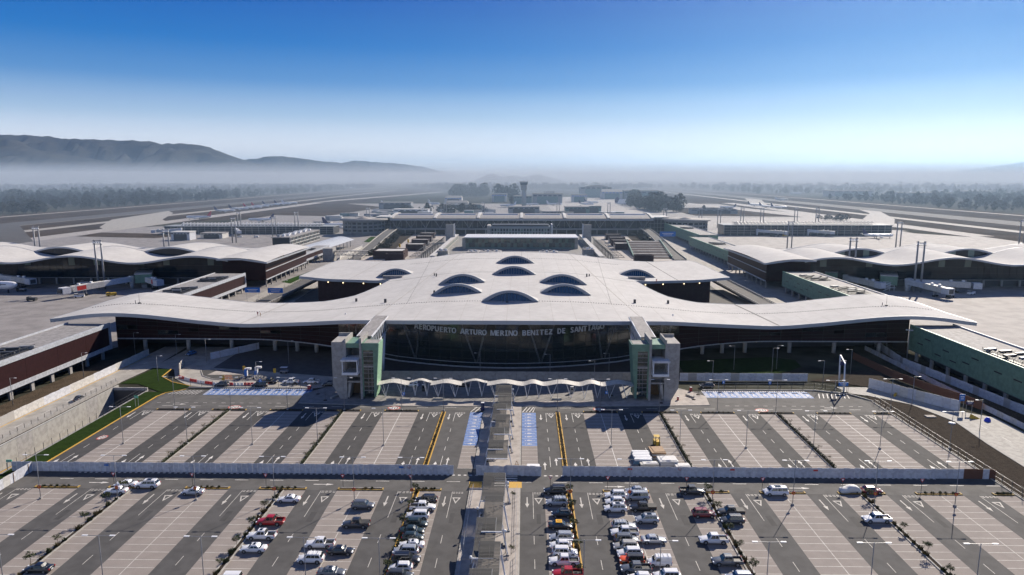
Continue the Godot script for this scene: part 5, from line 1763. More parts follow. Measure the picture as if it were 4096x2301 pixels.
func jets() -> void:
	var row := [[-556, -1276, "tail_navy"], [-561, -1352, "tail_navy"], [-556, -1410, "tail_red"], [-563, -1471, "tail_red"], [-568, -1546, "tail_navy"], [-557, -1590, "tail_navy"], [-558, -1640, "aircraft_white"]]
	for i in row.size():
		make_jet("%s airliner of the row parked beside the left runway, counted from the nearest" % ordinal(i), Vector3(row[i][0], 0, row[i][1]), PI + .25, M[row[i][2]], 1.0)
	make_jet("white airliner with a red striped tail behind the old left pier", Vector3(-500, 0, -1056), -.15, M.tail_red, 1.15)
	make_jet("airliner with a dark tail behind the old left pier roof", Vector3(-385, 0, -1010), .1, M.tail_navy, 1.0)
	make_jet("large airliner with a navy tail behind the left drum", Vector3(-232, 0, -880), PI, M.tail_navy, 1.25)
	make_jet("white airliner at the far left stands beyond the brown shed", Vector3(-300, 0, -1560), PI + .4, M.aircraft_white, 1.1)
	make_jet("white airliner facing away at the far stands", Vector3(-205, 0, -1600), 2.4, M.aircraft_white, 1.1)
	make_jet("blue grey airliner docked at the end of the old right pier", Vector3(392, 0, -752), PI, M.tail_navy, .9)
	var r2 := [[526, -1557], [527, -1485], [536, -1441]]
	for i in 3:
		make_jet("%s of three airliners taxiing nose to tail on the right" % ["last", "middle", "leading"][i], Vector3(r2[i][0], 0, r2[i][1]), PI + .2, M.tail_navy, 1.0)
	make_jet("lone airliner crossing the far right taxiway", Vector3(430, 0, -1439), -.5, M.tail_navy, .9)
	make_jet("distant airliner landing roll on the right runway", Vector3(715, 0, -1910), PI, M.aircraft_white, 1.0)
	for i in 5:
		make_jet("%s of the navy tailed airliners on the hangar stands, counted from the nearest" % ordinal(i), Vector3(236 + i * 9, 0, -1600 - i * 58), PI, M.tail_navy, 1.1)
	for q in [[20, -1570, PI, "white airliner by the foot of the control tower"], [75, -1590, PI + .2, "airliner with a white tail in front of the lettered hangar"], [150, -1600, 2.8, "airliner with a dark tail right of the lettered hangar"], [-30, -1520, .3, "airliner with a dark tail left of the control tower foot"], [172, -1710, 2.8, "farthest airliner between the two large hangars"]]:
		make_jet(q[3], Vector3(q[0], 0, q[1]), q[2], M.tail_navy if q[0] > 100 else M.aircraft_white, 1.0)
	# the nose at the left edge of the frame
	make_jet("white airliner whose nose enters at the left edge beside the pier", Vector3(-312, 0, -386), PI, M.tail_navy, 1.25)
	var tx := TextMesh.new()
	tx.text = "LATAM"
	tx.font_size = 64
	tx.pixel_size = .045
	tx.depth = .1
	solo("aircraft_lettering", tx, M.tail_navy, "navy airline name on the nose of the airliner at the left edge", "lettering", Vector3(-301, 5.6, -383.5))
	# jet bridges
	jet_bridge(Vector3(-232, 0, -405), Vector3(-249, 0, -369), true, "white jet bridge with a red panel reaching out from the left pier")
	jet_bridge(Vector3(-226, 0, -407), Vector3(-212, 0, -398), true, "shorter jet bridge with a red panel on the other side of the left pier's dock")
	jet_bridge(Vector3(-318, 0, -412), Vector3(-292, 0, -402), false, "jet bridge at the left edge beside the airliner's nose")
	jet_bridge(Vector3(232, 0, -402), Vector3(240, 0, -376), false, "white jet bridge pointing forward from the right pier")
	jet_bridge(Vector3(234, 0, -404), Vector3(268, 0, -395), false, "long jet bridge reaching right from the right pier")
	jet_bridge(Vector3(203, 0, -418), Vector3(213, 0, -396), false, "jet bridge beside the green arm at the right pier")
	jet_bridge(Vector3(272, 0, -785), Vector3(300, 0, -770), false, "old jet bridge at the left of the old right pier")
	jet_bridge(Vector3(330, 0, -785), Vector3(352, 0, -772), false, "old jet bridge at the right of the old right pier")
	jet_bridge(Vector3(-395, 0, -790), Vector3(-420, 0, -776), false, "old jet bridge at the left of the old left pier")
	jet_bridge(Vector3(-330, 0, -790), Vector3(-318, 0, -770), false, "old jet bridge in the middle of the old left pier")
	for q in [[-228, -412, 0.45, "green sloped dock house with pale roof at the left pier"], [226, -412, -0.45, "green sloped dock house with pale roof at the right pier"], [198, -428, -0.45, "green dock house beside the green arm at the right pier"]]:
		var o := thing("dock_house", q[3], "dock", Vector3(q[0], 0, q[1]), q[2], "dock houses of the piers")
		part(o, "wall", box1, M.cladding_green, xb(Vector3(0, 6, 0), Vector3(9, 5.2, 20)))
		part(o, "roof", box1, M.panel_cream, xb(Vector3(0, 8.8, 0), Vector3(9.4, .4, 20.4)))
		part(o, "pier", box1, M.concrete, xb(Vector3(0, 1.7, 6), Vector3(3, 3.5, 3)))
	var st := thing("service_stairs", "white steel service stairs under the right pier's dock house", "stairs", Vector3(222, 0, -402))
	for i in 3:
		part(st, "landing", box1, M.steel_white, xb(Vector3(0, 2.0 + i * 1.6, -i), Vector3(6, .2, 2)))
		part(st, "leg", box1, M.steel_white, xb(Vector3(-2.6 + i * 2.6, 2.5, 0), Vector3(.25, 5, .25)))
		var b := MB.new()
		b.beam(Vector3(-4, 0.2 + i * 1.6, .6), Vector3(0, 2.0 + i * 1.6, .6), 1.0, .25)
		part(st, "flight", b.done(), M.steel_white)
	# ground vehicles
	var gv := [[-262, -361, 0, "dark ramp stair truck on the left apron"], [-243, -372, .4, "white tug beside the red panelled jet bridge"], [-228, -377, .9, "yellow loader on the left apron"], [-290, -391, 0, "dark baggage loader under the airliner's nose"], [-222, -413, .2, "white pickup parked under the left pier near the jet bridge"], [-270, -419, .1, "pale van parked under the left pier"], [-198, -409, .3, "white van parked beside the red arm of the left pier"], [244, -380, .5, "dark tractor under the right forward jet bridge"], [262, -390, .5, "dark wheel bogie under the right long jet bridge"], [300, -775, 0, "service truck before the old right pier"], [285, -772, 0, "service van before the old right pier"], [-310, -752, 0, "service truck before the old left pier"], [-290, -748, 0, "row of service vans before the old left pier"]]
	for i in gv.size():
		var q: Array = gv[i]
		var o := thing("apron_vehicle", q[3], "vehicle", Vector3(q[0], 0, q[1]), q[2], "apron vehicles")
		var c: Material = [M.steel_dark, M.car_white, M.digger_yellow, M.steel_dark, M.car_white, M.car_white, M.car_white][i % 7]
		part(o, "chassis", box1, c, xb(Vector3(0, .8, 0), Vector3(5.0, .8, 2.0)))
		part(o, "cab", box1, c, xb(Vector3(-1.6, 1.7, 0), Vector3(1.6, 1.1, 1.8)))
		part(o, "cab_window", box1, M.car_glass, xb(Vector3(-1.6, 1.9, 0), Vector3(1.64, .5, 1.84)))
		part(o, "load_bed", box1, M.steel_grey if i % 2 else c, xb(Vector3(1.0, 1.5, 0), Vector3(3.0, .7, 1.9)))
		for e in [[-1.7, 1], [-1.7, -1], [1.6, 1], [1.6, -1]]:
			part(o, "wheel", tubemesh(Vector3(e[0], .42, e[1] * .8), Vector3(e[0], .42, e[1] * 1.03), .42, .42, 10), M.rubber)

func jet_bridge(a: Vector3, c: Vector3, red: bool, label: String) -> void:
	var o := thing("jet_bridge", label, "jet bridge", a, 0, "jet bridges")
	var d := c - a
	var b := MB.new()
	b.beam(Vector3(0, 5.6, 0), d * .55 + Vector3(0, 5.0, 0), 2.9, 2.9)
	part(o, "rear_tunnel", b.done(), M.panel_white)
	b = MB.new()
	b.beam(d * .45 + Vector3(0, 5.1, 0), d * .9 + Vector3(0, 4.6, 0), 3.3, 3.2)
	part(o, "front_tunnel", b.done(), M.panel_cream)
	part(o, "cab", box1, M.panel_white, xb(d + Vector3(0, 4.4, 0), Vector3(4.4, 3.4, 4.4), atan2(d.x, d.z)))
	part(o, "cab_opening", box1, M.steel_dark, xb(d * 1.06 + Vector3(0, 4.3, 0), Vector3(3.2, 2.4, 1.4), atan2(d.x, d.z)))
	part(o, "rotunda_column", tubemesh(Vector3.ZERO, Vector3(0, 7.4, 0), 1.0, 1.6, 12), M.panel_white)
	b = MB.new()
	for e in [-1.2, 1.2]:
		var n: Vector3 = Vector3(-d.z, 0, d.x).normalized() * e
		b.beam(d * .72 + n, d * .72 + n + Vector3(0, 3.4, 0), .35, .35)
		b.beam(d * .72 + n + Vector3(0, 3.4, 0), d * .72 - n, .2, .2)
	part(o, "lift_leg", b.done(), M.galvanised)
	part(o, "bogie", box1, M.rubber, xb(d * .72 + Vector3(0, .45, 0), Vector3(3.4, .9, 1.2), atan2(d.x, d.z)))
	for e in [.62, .8]:
		part(o, "roof_unit", box1, M.steel_white, xb(d * e + Vector3(0, 6.9, 0), Vector3(1.2, 1.0, 1.2)))
	if red:
		b = MB.new()
		b.beam(d * .72 + Vector3(0, 4.85, 0), d * .85 + Vector3(0, 4.7, 0), 3.36, 2.4)
		part(o, "red_panel", b.done(), M.sign_red)

# ---------------------------------------------------------------- trees, fields and hills beyond
func tree_mesh(h: float, w: float, sd: int, n: int) -> ArrayMesh:
	var r := RandomNumberGenerator.new()
	r.seed = sd
	var b := MB.new()
	for i in n:
		var y := h * (0.18 + 0.8 * r.randf())
		var k := sin(PI * clampf((y / h - 0.1) / 0.95, 0.05, .98))
		var a := r.randf() * TAU
		var rad := w * .5 * k * sqrt(r.randf())
		var c := Vector3(cos(a) * rad, y, sin(a) * rad)
		var s := h * .05 * r.randf_range(.6, 1.5)
		var u := Vector3(r.randfn(), r.randfn(), r.randfn()).normalized() * s
		var v := Vector3(r.randfn(), r.randfn(), r.randfn()).normalized() * s
		b.quad(c - u - v, c + u - v, c + u + v, c - u + v)
	b.tube(Vector3.ZERO, Vector3(0, h * .6, 0), h * .025, h * .01, 5)
	return b.done()

func wood(called: String, pts: Array, count: int, hmin: float, hmax: float, label: String, wide := 1.0) -> void:
	# a far wood that reads as one mass: many leafy trees scattered over a polygon
	var base := tree_mesh(1.0, .62 * wide, 31, 130)
	var mmesh := MultiMesh.new()
	mmesh.transform_format = MultiMesh.TRANSFORM_3D
	mmesh.mesh = base
	var poly := pv(pts)
	var lo := poly[0]
	var hi := poly[0]
	for p in poly:
		lo = Vector2(minf(lo.x, p.x), minf(lo.y, p.y))
		hi = Vector2(maxf(hi.x, p.x), maxf(hi.y, p.y))
	var list := []
	var nz := FastNoiseLite.new()
	nz.frequency = .01
	nz.seed = count
	var guard := 0
	while list.size() < count and guard < count * 30:
		guard += 1
		var p := Vector2(rng.randf_range(lo.x, hi.x), rng.randf_range(lo.y, hi.y))
		if not Geometry2D.is_point_in_polygon(p, poly): continue
		if nz.get_noise_2d(p.x, p.y) < -.12: continue
		list.append(p)
	mmesh.instance_count = list.size()
	for i in list.size():
		var h := rng.randf_range(hmin, hmax) * (1.0 if rng.randf() < .85 else 1.35)
		var slim := rng.randf_range(.7, 1.5)
		mmesh.set_instance_transform(i, Transform3D(Basis(Vector3.UP, rng.randf() * TAU).scaled(Vector3(h * slim, h, h * slim)), Vector3(list[i].x, -.2, list[i].y)))
	var o := MultiMeshInstance3D.new()
	o.multimesh = mmesh
	o.material_override = M.tree_far
	o.name = numbered(called)
	add_child(o)
	o.set_meta("kind", "stuff")
	o.set_meta("label", label)
	o.set_meta("category", "trees")

func far_land() -> void:
	wood("tree_belt", [-880, -1130, -1750, -1130, -2500, -1900, -1500, -2500, -880, -2300], 2400, 10, 24, "dark belt of trees along the left edge of the airfield")
	wood("tree_belt", [-880, -2300, -1500, -2500, -3200, -3400, -2600, -4600, -880, -4200], 1600, 12, 24, "hazy woods beyond the left tree belt")
	wood("tree_belt", [-380, -3400, 420, -3400, 900, -4300, -700, -4300], 700, 14, 26, "hazy row of trees far behind the control tower")
	wood("tree_belt", [900, -1150, 1700, -1000, 2600, -2000, 1900, -2600, 900, -2050], 1700, 9, 22, "hazy woods along the right edge of the airfield")
	wood("tree_belt", [880, -2600, 2600, -2600, 3600, -4300, 900, -4300], 1200, 12, 26, "palest woods far off to the right")
	wood("grove", [235, -1500, 300, -1500, 330, -1310, 250, -1300], 110, 14, 26, "dark grove of trees right of the hangar stands", 1.3)
	wood("grove", [320, -2020, 345, -2080, 260, -1520, 240, -1560], 60, 14, 24, "dark trees beside the wide grey hangar", 1.3)
	wood("grove", [-250, -2350, -120, -2300, -110, -2400, -250, -2440], 110, 18, 34, "pointed dark trees left of the striped hangar")
	wood("grove", [-75, -2020, -20, -2020, -20, -2090, -80, -2090], 50, 20, 34, "dark clump of trees behind the striped hangar", 1.3)
	wood("grove", [-230, -1260, -60, -1250, -60, -1370, -230, -1370], 60, 7, 13, "scattered yard trees behind the old terminal", 1.2)
	wood("grove", [470, -1060, 500, -1050, 500, -1110, 470, -1110], 25, 4, 8, "low bushes on the right infield corner", 1.5)
	wood("garden_shrubs", [-128, -575, -116, -585, -136, -795, -142, -795], 220, 2, 4, "clipped shrubs on the planted slope of the left garden", 1.6)
	wood("garden_shrubs", [116, -585, 128, -575, 142, -795, 136, -795], 220, 2, 4, "clipped shrubs on the planted slope of the right garden", 1.6)
	# lone tall trees one can tell apart
	for q in [[-165, -1205, 20, "tall dark conifer beside the white warehouse"], [-98, -1330, 14, "round tree near the low green shed"], [30, -1235, 12, "round tree right of the dark office block"], [352, -1330, 12, "lone round tree by the zigzag station"], [300, -1330, 14, "tree left of the zigzag station"], [-25, -1640, 20, "dark tree between the striped hangar and the tower"]]:
		var o := thing("yard_tree", q[3], "tree", Vector3(q[0], 0, q[1]), 0, "lone trees in the yards")
		part(o, "crown", tree_mesh(q[2], q[2] * .6, int(q[2]) + int(q[0]), 260), M.tree_far)
		part(o, "trunk", tubemesh(Vector3.ZERO, Vector3(0, q[2] * .5, 0), .4, .2, 6), M.bark)
	# pale far roofs in the plain on both sides
	for i in 46:
		var s := -1 if i % 2 else 1
		var o := solo("far_roof", boxmesh(Vector3(rng.randf_range(20, 70), rng.randf_range(5, 9), rng.randf_range(15, 40))), M.panel_white if i % 3 else M.hangar_pale, "tiny pale roof far out in the hazy plain, one of many", "building", Vector3(s * rng.randf_range(950, 2900), 3, -rng.randf_range(1700, 4300)), 0, "far roofs in the plain")
	# hills: ridged ranges beyond the haze
	range_hill("mountain_range", 10500.0, [-.90, 690, -.768, 691, -.724, 698, -.68, 648, -.622, 623, -.564, 611, -.517, 560, -.476, 552, -.44, 452, -.418, 360, -.40, 290, -.36, 190, -.30, 80], 2500.0, 3)
	range_hill("mountain_range", 9000.0, [-.95, 420, -.80, 480, -.768, 512, -.745, 554, -.717, 440, -.666, 350, -.607, 262, -.564, 180, -.50, 90], 1900.0, 5)
	range_hill("mountain_range", 12500.0, [-.46, 150, -.41, 330, -.385, 395, -.36, 431, -.33, 402, -.30, 351, -.267, 307, -.22, 250, -.16, 170, -.09, 60], 2300.0, 8)
	range_hill("mountain_range", 15500.0, [-.32, 200, -.27, 330, -.243, 410, -.214, 383, -.185, 350, -.156, 300, -.12, 180, -.08, 40], 2600.0, 11)
	range_hill("mountain_range", 24000.0, [.53, 20, .58, 120, .63, 280, .68, 440, .73, 620, .85, 700], 2800.0, 14)
	range_hill("low_hill", 7200.0, [-0.075, 20, -0.055, 75, -0.045, 95, -0.03, 60, -0.015, 78, 0.0, 60, 0.02, 88, 0.035, 60, 0.06, 20], 700.0, 17)

func range_hill(called: String, dist: float, tab: Array, depth: float, sd: int) -> void:
	# a mountain side in plan: heights along the ridge by direction (x / distance), sloping down towards us with spurs
	var nz := FastNoiseLite.new()
	nz.seed = sd
	nz.frequency = 1.0 / 800.0
	nz.fractal_octaves = 5
	var n := 150
	var m := 26
	var b := MB.new()
	var a0: float = tab[0]
	var a1: float = tab[-2]
	var grid := []
	for i in n + 1:
		var u := lerpf(a0, a1, float(i) / n)
		var row := []
		var top := look(tab, u)
		var edge := clampf(minf(i, n - i) / 6.0, 0, 1)
		for j in m + 1:
			var v := float(j) / m            # 0 foot, 0.8 ridge, 1 behind
			var d := dist - depth * (1.0 - v / .8)
			var x := u * dist * (d / dist * .35 + .65)
			var f := sin(minf(v / .8, 1.0) * PI / 2) if v < .8 else 1.0 - (v - .8) * 2.5
			var rid := absf(nz.get_noise_2d(x, d * .6)) * 2.0
			var h := top * (pow(maxf(f, 0), 1.25) - rid * .5 * sin(PI * clampf(v / .8, 0, 1)) + nz.get_noise_2d(x * 3.0, d * 3) * .05 * f)
			row.append(Vector3(x, maxf(-1, h * edge) - .5, -d))
		grid.append(row)
	for i in n:
		for j in m:
			b.quad(grid[i][j], grid[i + 1][j], grid[i + 1][j + 1], grid[i][j + 1])
	struct(called, b.done(true), M.hill)

# ---------------------------------------------------------------- covered walk and plaza canopies
func walkway() -> void:
	var segs := [[-198.0, 9.0, -2.4, 2.4], [-189.6, 12.5, -1.3, 2.5], [-181.0, 13.0, -2.4, 1.3], [-172.0, 13.0, -1.3, 2.4], [-163.0, 13.0, -2.4, 1.2], [-154.2, 9.8, -2.3, 2.3], [-136.4, 12.0, -2.4, 2.2], [-125.6, 13.0, -1.5, 2.1], [-117.2, 13.0, -2.6, 1.0], [-108.6, 13.0, -1.5, 2.1], [-100.6, 13.0, -2.6, 1.0], [-92.0, 13.0, -1.5, 2.1]]
	var prev_left := false
	for i in segs.size():
		var q: Array = segs[i]
		var t := thing("walkway_canopy", "%s wavy grey louvred canopy panel of the central walk, counted from the plaza" % ordinal(i), "canopy", Vector3(0, 0.13, q[0]), 0, "canopies over the central walk")
		var l: float = q[1]
		var yf := func(z: float) -> float: return 4.35 + 0.5 * cos(z / l * TAU * 0.75) + (i % 2) * 0.12
		var b := MB.new()
		var n := int(l / 0.34)
		for k in n:
			var z := l * (k + .5) / n
			b.box(Vector3((q[2] + q[3]) / 2, yf.call(z), z), Vector3(q[3] - q[2], 0.05, 0.27))
		part(t, "louvres", b.done(), M.louvre).set_meta("kind", "stuff")
		b = MB.new()
		for x in [q[2], (q[2] + q[3]) / 2, q[3]]:
			for k in 8:
				b.beam(Vector3(x, yf.call(l * k / 8) - .14, l * k / 8), Vector3(x, yf.call(l * (k + 1) / 8) - .14, l * (k + 1) / 8), .1, .16)
		part(t, "frame", b.done(), M.steel_grey)
		part(t, "end_rail", box1, M.steel_white, xb(Vector3((q[2] + q[3]) / 2, yf.call(l) + .02, l), Vector3(q[3] - q[2], .2, .16)))
		for e in [-1, 1]:
			b = MB.new()
			var zc := l * (.35 if e > 0 else .6)
			b.tube(Vector3(e * 3.2, 0, zc), Vector3(e * 2.2, yf.call(zc), zc - 1.2), .12, .1, 6)
			part(t, "leg", b.done(), M.steel_white)
			b = MB.new()
			b.tube(Vector3(e * 3.2, 0, zc), Vector3(e * 2.2, yf.call(zc) - .2, zc - 3.2), .1, .08, 6)
			part(t, "brace", b.done(), M.steel_white)
			part(t, "footing", box1, M.concrete, xb(Vector3(e * 3.2, .12, zc), Vector3(.5, .24, .5)))
		# bench and globe lamp beside every panel
		var s: int = 1 if i % 2 else -1
		var bench := thing("bench", "pale slatted bench beside the %s canopy panel of the central walk" % ordinal(i), "bench", Vector3(s * 2.6, 0.13, q[0] + l * .72), 0, "benches of the central walk")
		for k in 3:
			part(bench, "slat", box1, M.concrete_pale, xb(Vector3(-.25 + k * .25, .46, 0), Vector3(.2, .07, 2.0)))
		for e in [-.8, .8]:
			part(bench, "leg", box1, M.steel_dark, xb(Vector3(0, .21, e), Vector3(.6, .42, .1)))
		if i % 2 == 0 or i > 5:
			var gl := thing("globe_lamp", "dark post with a white globe lamp beside the %s canopy panel" % ordinal(i), "lamp post", Vector3(-s * 2.75, 0.13, q[0] + l * .3), 0, "globe lamps of the central walk")
			part(gl, "post", tubemesh(Vector3.ZERO, Vector3(0, 4.2, 0), .07, .05, 6), M.steel_dark)
			part(gl, "globe", tubemesh(Vector3(0, 4.15, 0), Vector3(0, 4.5, 0), .28, .2, 10), M.sign_white)
	# handrails along the near walk
	for e in [-4.9, 4.6]:
		for z0 in [-139.0, -112.0]:
			var o := thing("hand_rail", "thin dark railing along the %s edge of the near walk, %s stretch" % ["left" if e < 0 else "right", "farther" if z0 < -120 else "nearer"], "railing", Vector3(e, 0.13, z0), 0, "railings of the near walk")
			for k in 14:
				part(o, "post", box1, M.steel_grey, xb(Vector3(0, .5, k * 1.9), Vector3(.06, 1.0, .06)))
			for y in [.55, 1.0]:
				part(o, "rail", box1, M.steel_grey, xb(Vector3(0, y, 12.3), Vector3(.05, .05, 24.8)))

func front_plaza() -> void:
	# wavy white sun sails along the plaza
	var sails := [[-38.6, -29.0, 0], [-29.0, -22.4, 1], [-22.4, -12.9, 0], [-12.9, -5.2, 1], [-5.2, 5.6, 0], [5.6, 12.0, 0], [12.0, 22.9, 0], [22.9, 30.0, 0], [30.0, 39.4, 0]]
	for i in sails.size():
		var q: Array = sails[i]
		var t := thing("sun_sail", "%s white wavy sun sail on splayed legs along the plaza, from left to right" % ordinal(i), "canopy", Vector3((q[0] + q[1]) / 2, 0.15, -201.0 - q[2] * 1.2), 0, "sun sails of the plaza")
		var w: float = (q[1] - q[0]) / 2
		var d: float = 2.1 if q[2] == 0 else 1.1
		var b := MB.new()
		var n := 14
		for k in n:
			var u0 := -1 + 2.0 * k / n
			var u1 := -1 + 2.0 * (k + 1) / n
			var y0: float = 4.7 + .38 * cos(u0 * PI * .95) + q[2] * .12
			var y1: float = 4.7 + .38 * cos(u1 * PI * .95) + q[2] * .12
			b.hexa([Vector3(u0 * w, y0 - .08, d), Vector3(u1 * w, y1 - .08, d), Vector3(u1 * w, y1 - .08, -d), Vector3(u0 * w, y0 - .08, -d), Vector3(u0 * w, y0, d), Vector3(u1 * w, y1, d), Vector3(u1 * w, y1, -d), Vector3(u0 * w, y0, -d)])
		part(t, "sail", b.done(), M.mesh_white)
		for e in [-.55, .55]:
			for f in [-1, 1]:
				b = MB.new()
				b.tube(Vector3(e * w, 0, .4 * f), Vector3(e * w + .28 * w * f, 4.5 + q[2] * .5, d * .8 * f), .07, .07, 6)
				b.tube(Vector3(e * w, 0, .4 * f), Vector3(e * w - .28 * w, 4.4 + q[2] * .5, d * .8 * f), .07, .07, 6)
				part(t, "leg", b.done(), M.steel_white)
	# retaining wall behind the plaza and the terrace above
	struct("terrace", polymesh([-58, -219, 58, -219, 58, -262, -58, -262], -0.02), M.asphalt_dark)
	var rw := thing("retaining_wall", "long grey concrete wall between the plaza and the glass front", "wall", Vector3(0, 0, -219.4))
	for i in 24:
		part(rw, "wall_panel", box1, M.concrete, xb(Vector3(-40.5 + i * 3.52, 1.45, 0), Vector3(3.46, 2.9, .4)))
	# forecourts left and right
	struct("forecourt", polymesh([-126, -262, -60, -262, -57, -211, -62, -208.9, -93, -208.9, -103, -211.5, -111, -219, -117, -230, -126, -232], -0.02), M.concrete_road)
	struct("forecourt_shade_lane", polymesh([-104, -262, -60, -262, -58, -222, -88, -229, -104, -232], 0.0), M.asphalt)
	struct("forecourt", polymesh([57, -209.8, 62, -208.9, 98, -209.2, 106, -214, 116, -213.5, 112, -205, 108, -206.5, 98, -208.8, 116, -213.4, 101, -220, 118, -229, 128, -248, 140, -262, 58, -262], -0.02), M.concrete_road)
	var isl := struct("traffic_island", polymesh([-106.8, -228.7, -103, -222, -98, -218.4, -91, -217.2, -80, -218, -80, -222, -89, -224.5, -101, -229], 0.14), M.asphalt_dark)
	part(isl, "kerb", kerb_mesh([[-106.8, -228.7], [-103, -222], [-98, -218.4], [-91, -217.2], [-80, -218]], .25, .16), M.concrete_pale)
	part(isl, "brown_strip", polymesh([-96.2, -223, -93.6, -223, -90.8, -217.6, -94, -217.6], .145), M.panel_rust)
	part(isl, "pale_pad", polymesh([-102, -223, -90, -223.4, -89, -224.3, -101, -228], .15), M.paving_pale)
	struct("lawn", polymesh([60.9, -226, 88, -226.5, 97.5, -230.7, 104.7, -237, 106, -246, 98, -250, 80, -247, 62, -244], 0.1), M.lawn)
	struct("grass_verge", polymesh([-126, -213, -124.4, -231, -118, -230, -116.5, -221, -110, -215, -101.5, -210.6, -106, -204.2, -108.5, -204.6, -120, -213], 0.02), M.lawn)
	struct("kerb", kerb_mesh([[-118, -230], [-116.5, -221], [-110, -215], [-101.5, -210.6]], .25, .15), M.paint_yellow)
	struct("kerb", kerb_mesh([[-101.5, -209], [-62, -209]], .35, .3), M.concrete)
	struct("kerb", kerb_mesh([[62.5, -209.2], [98, -209.4], [107, -206], [111.2, -199.2]], .35, .3), M.concrete)
	# fences of thin posts behind the bays
	post_fence([[-101, -209.4], [-62, -209.4]], 3.6, 2.2, "thin wire fence behind the blue bays on the left")
	post_fence([[62.5, -209.8], [98, -210.0], [107, -206.6]], 3.6, 2.2, "thin wire fence behind the blue bays on the right")
	# red and white water barriers
	var bp := [[-110.1, -219.9], [-103.8, -215.9], [-95.3, -212.5], [-89.5, -212.0], [-80.5, -212.2]]
	var k2 := 0
	for i in bp.size() - 1:
		var a := Vector2(bp[i][0], bp[i][1])
		var c := Vector2(bp[i + 1][0], bp[i + 1][1])
		var n := int(a.distance_to(c) / 1.05)
		for k in n:
			var p := a.lerp(c, (k + .5) / n)
			var red := (k2 / 3) % 2 == 0
			var m := MB.new()
			m.hexa([Vector3(-.48, 0, .25), Vector3(.48, 0, .25), Vector3(.48, 0, -.25), Vector3(-.48, 0, -.25), Vector3(-.46, .85, .1), Vector3(.46, .85, .1), Vector3(.46, .85, -.1), Vector3(-.46, .85, -.1)])
			solo("water_barrier", m.done(), M.plastic_red if red else M.plastic_white, "%s plastic barrier in the curved row at the left drop-off" % ["red" if red else "white"], "barrier", Vector3(p.x, 0, p.y), -(c - a).angle(), "%s water barriers" % ["red" if red else "white"])
			k2 += 1
	# hoarding screen on the island and drop-off hoardings
	hoarding([[-116.8, -237], [-114.5, -229], [-111.2, -222.5]], 1.6, 2.4, "curved pale hoarding at the left drop-off ramp", ["panel_cream"])
	hoarding([[-98, -259], [-110, -243]], 2.4, 2.6, "pale hoarding beside the ramp under the left wing", ["panel_white"])
	hoarding([[57.6, -219.4], [99.8, -219.6]], 2.8, 2.7, "long white hoarding across the right forecourt", ["panel_white", "panel_white2", "panel_white", "panel_stained"])
	# blue and white sculpture arch
	var sc := thing("arrow_sculpture", "blue and white folded sculpture on the stones of the left island", "sculpture", Vector3(-86, 0.14, -221))
	var b := MB.new()
	for q in [[-1.6, 0.2], [1.2, -1.6]]:
		b.box(Vector3(q[0], 1.5, q[1]), Vector3(.8, 3.0, .9))
		b.box(Vector3(q[0] + .9, 2.9, q[1]), Vector3(1.6, .6, .9))
	part(sc, "white_frame", b.done(), M.sign_white)
	part(sc, "blue_panel", box1, M.sign_blue, xb(Vector3(-1.6, 1.6, .72), Vector3(.9, 2.4, .1)))
	part(sc, "blue_panel", box1, M.sign_blue, xb(Vector3(1.2, 1.0, -.8), Vector3(.9, 1.6, .1)))
	var st := MultiMeshInstance3D.new()
	var mm := MultiMesh.new()
	mm.transform_format = MultiMesh.TRANSFORM_3D
	mm.mesh = boxmesh(Vector3(.4, .3, .35))
	mm.instance_count = 260
	for i in 260:
		var a := rng.randf() * TAU
		var r := sqrt(rng.randf()) * 4.6
		mm.set_instance_transform(i, Transform3D(Basis(Vector3(rng.randf(), rng.randf(), 1).normalized(), rng.randf() * 3), Vector3(-84 + cos(a) * r * 1.2, .2 + .5 * (1 - r / 4.6), -220 + sin(a) * r * .6)))
	st.multimesh = mm
	st.material_override = M.concrete
	st.name = "stone_bed"
	add_child(st)
	st.set_meta("kind", "stuff")
	st.set_meta("label", "heap of grey stones under the blue and white sculpture")
	st.set_meta("category", "stones")

func post_fence(pts: Array, step: float, h: float, label: String, base := 0.0) -> void:
	var t := thing("wire_fence", label, "fence", Vector3(pts[0][0], base, pts[0][1]), 0, "wire fences")
	var o := Vector2(pts[0][0], pts[0][1])
	var pm := boxmesh(Vector3(.09, h, .09))
	for i in pts.size() - 1:
		var a := Vector2(pts[i][0], pts[i][1]) - o
		var c := Vector2(pts[i + 1][0], pts[i + 1][1]) - o
		var n := int(a.distance_to(c) / step) + 1
		for k in n + 1:
			var p := a.lerp(c, float(k) / n)
			part(t, "post", pm, M.steel_dark, Transform3D(Basis(), Vector3(p.x, h / 2, p.y)))
		var b := MB.new()
		for y in [.3, h * .5, h - .05]:
			b.beam(Vector3(a.x, y, a.y), Vector3(c.x, y, c.y), .025, .025)
		part(t, "wire", b.done(), M.steel_grey)

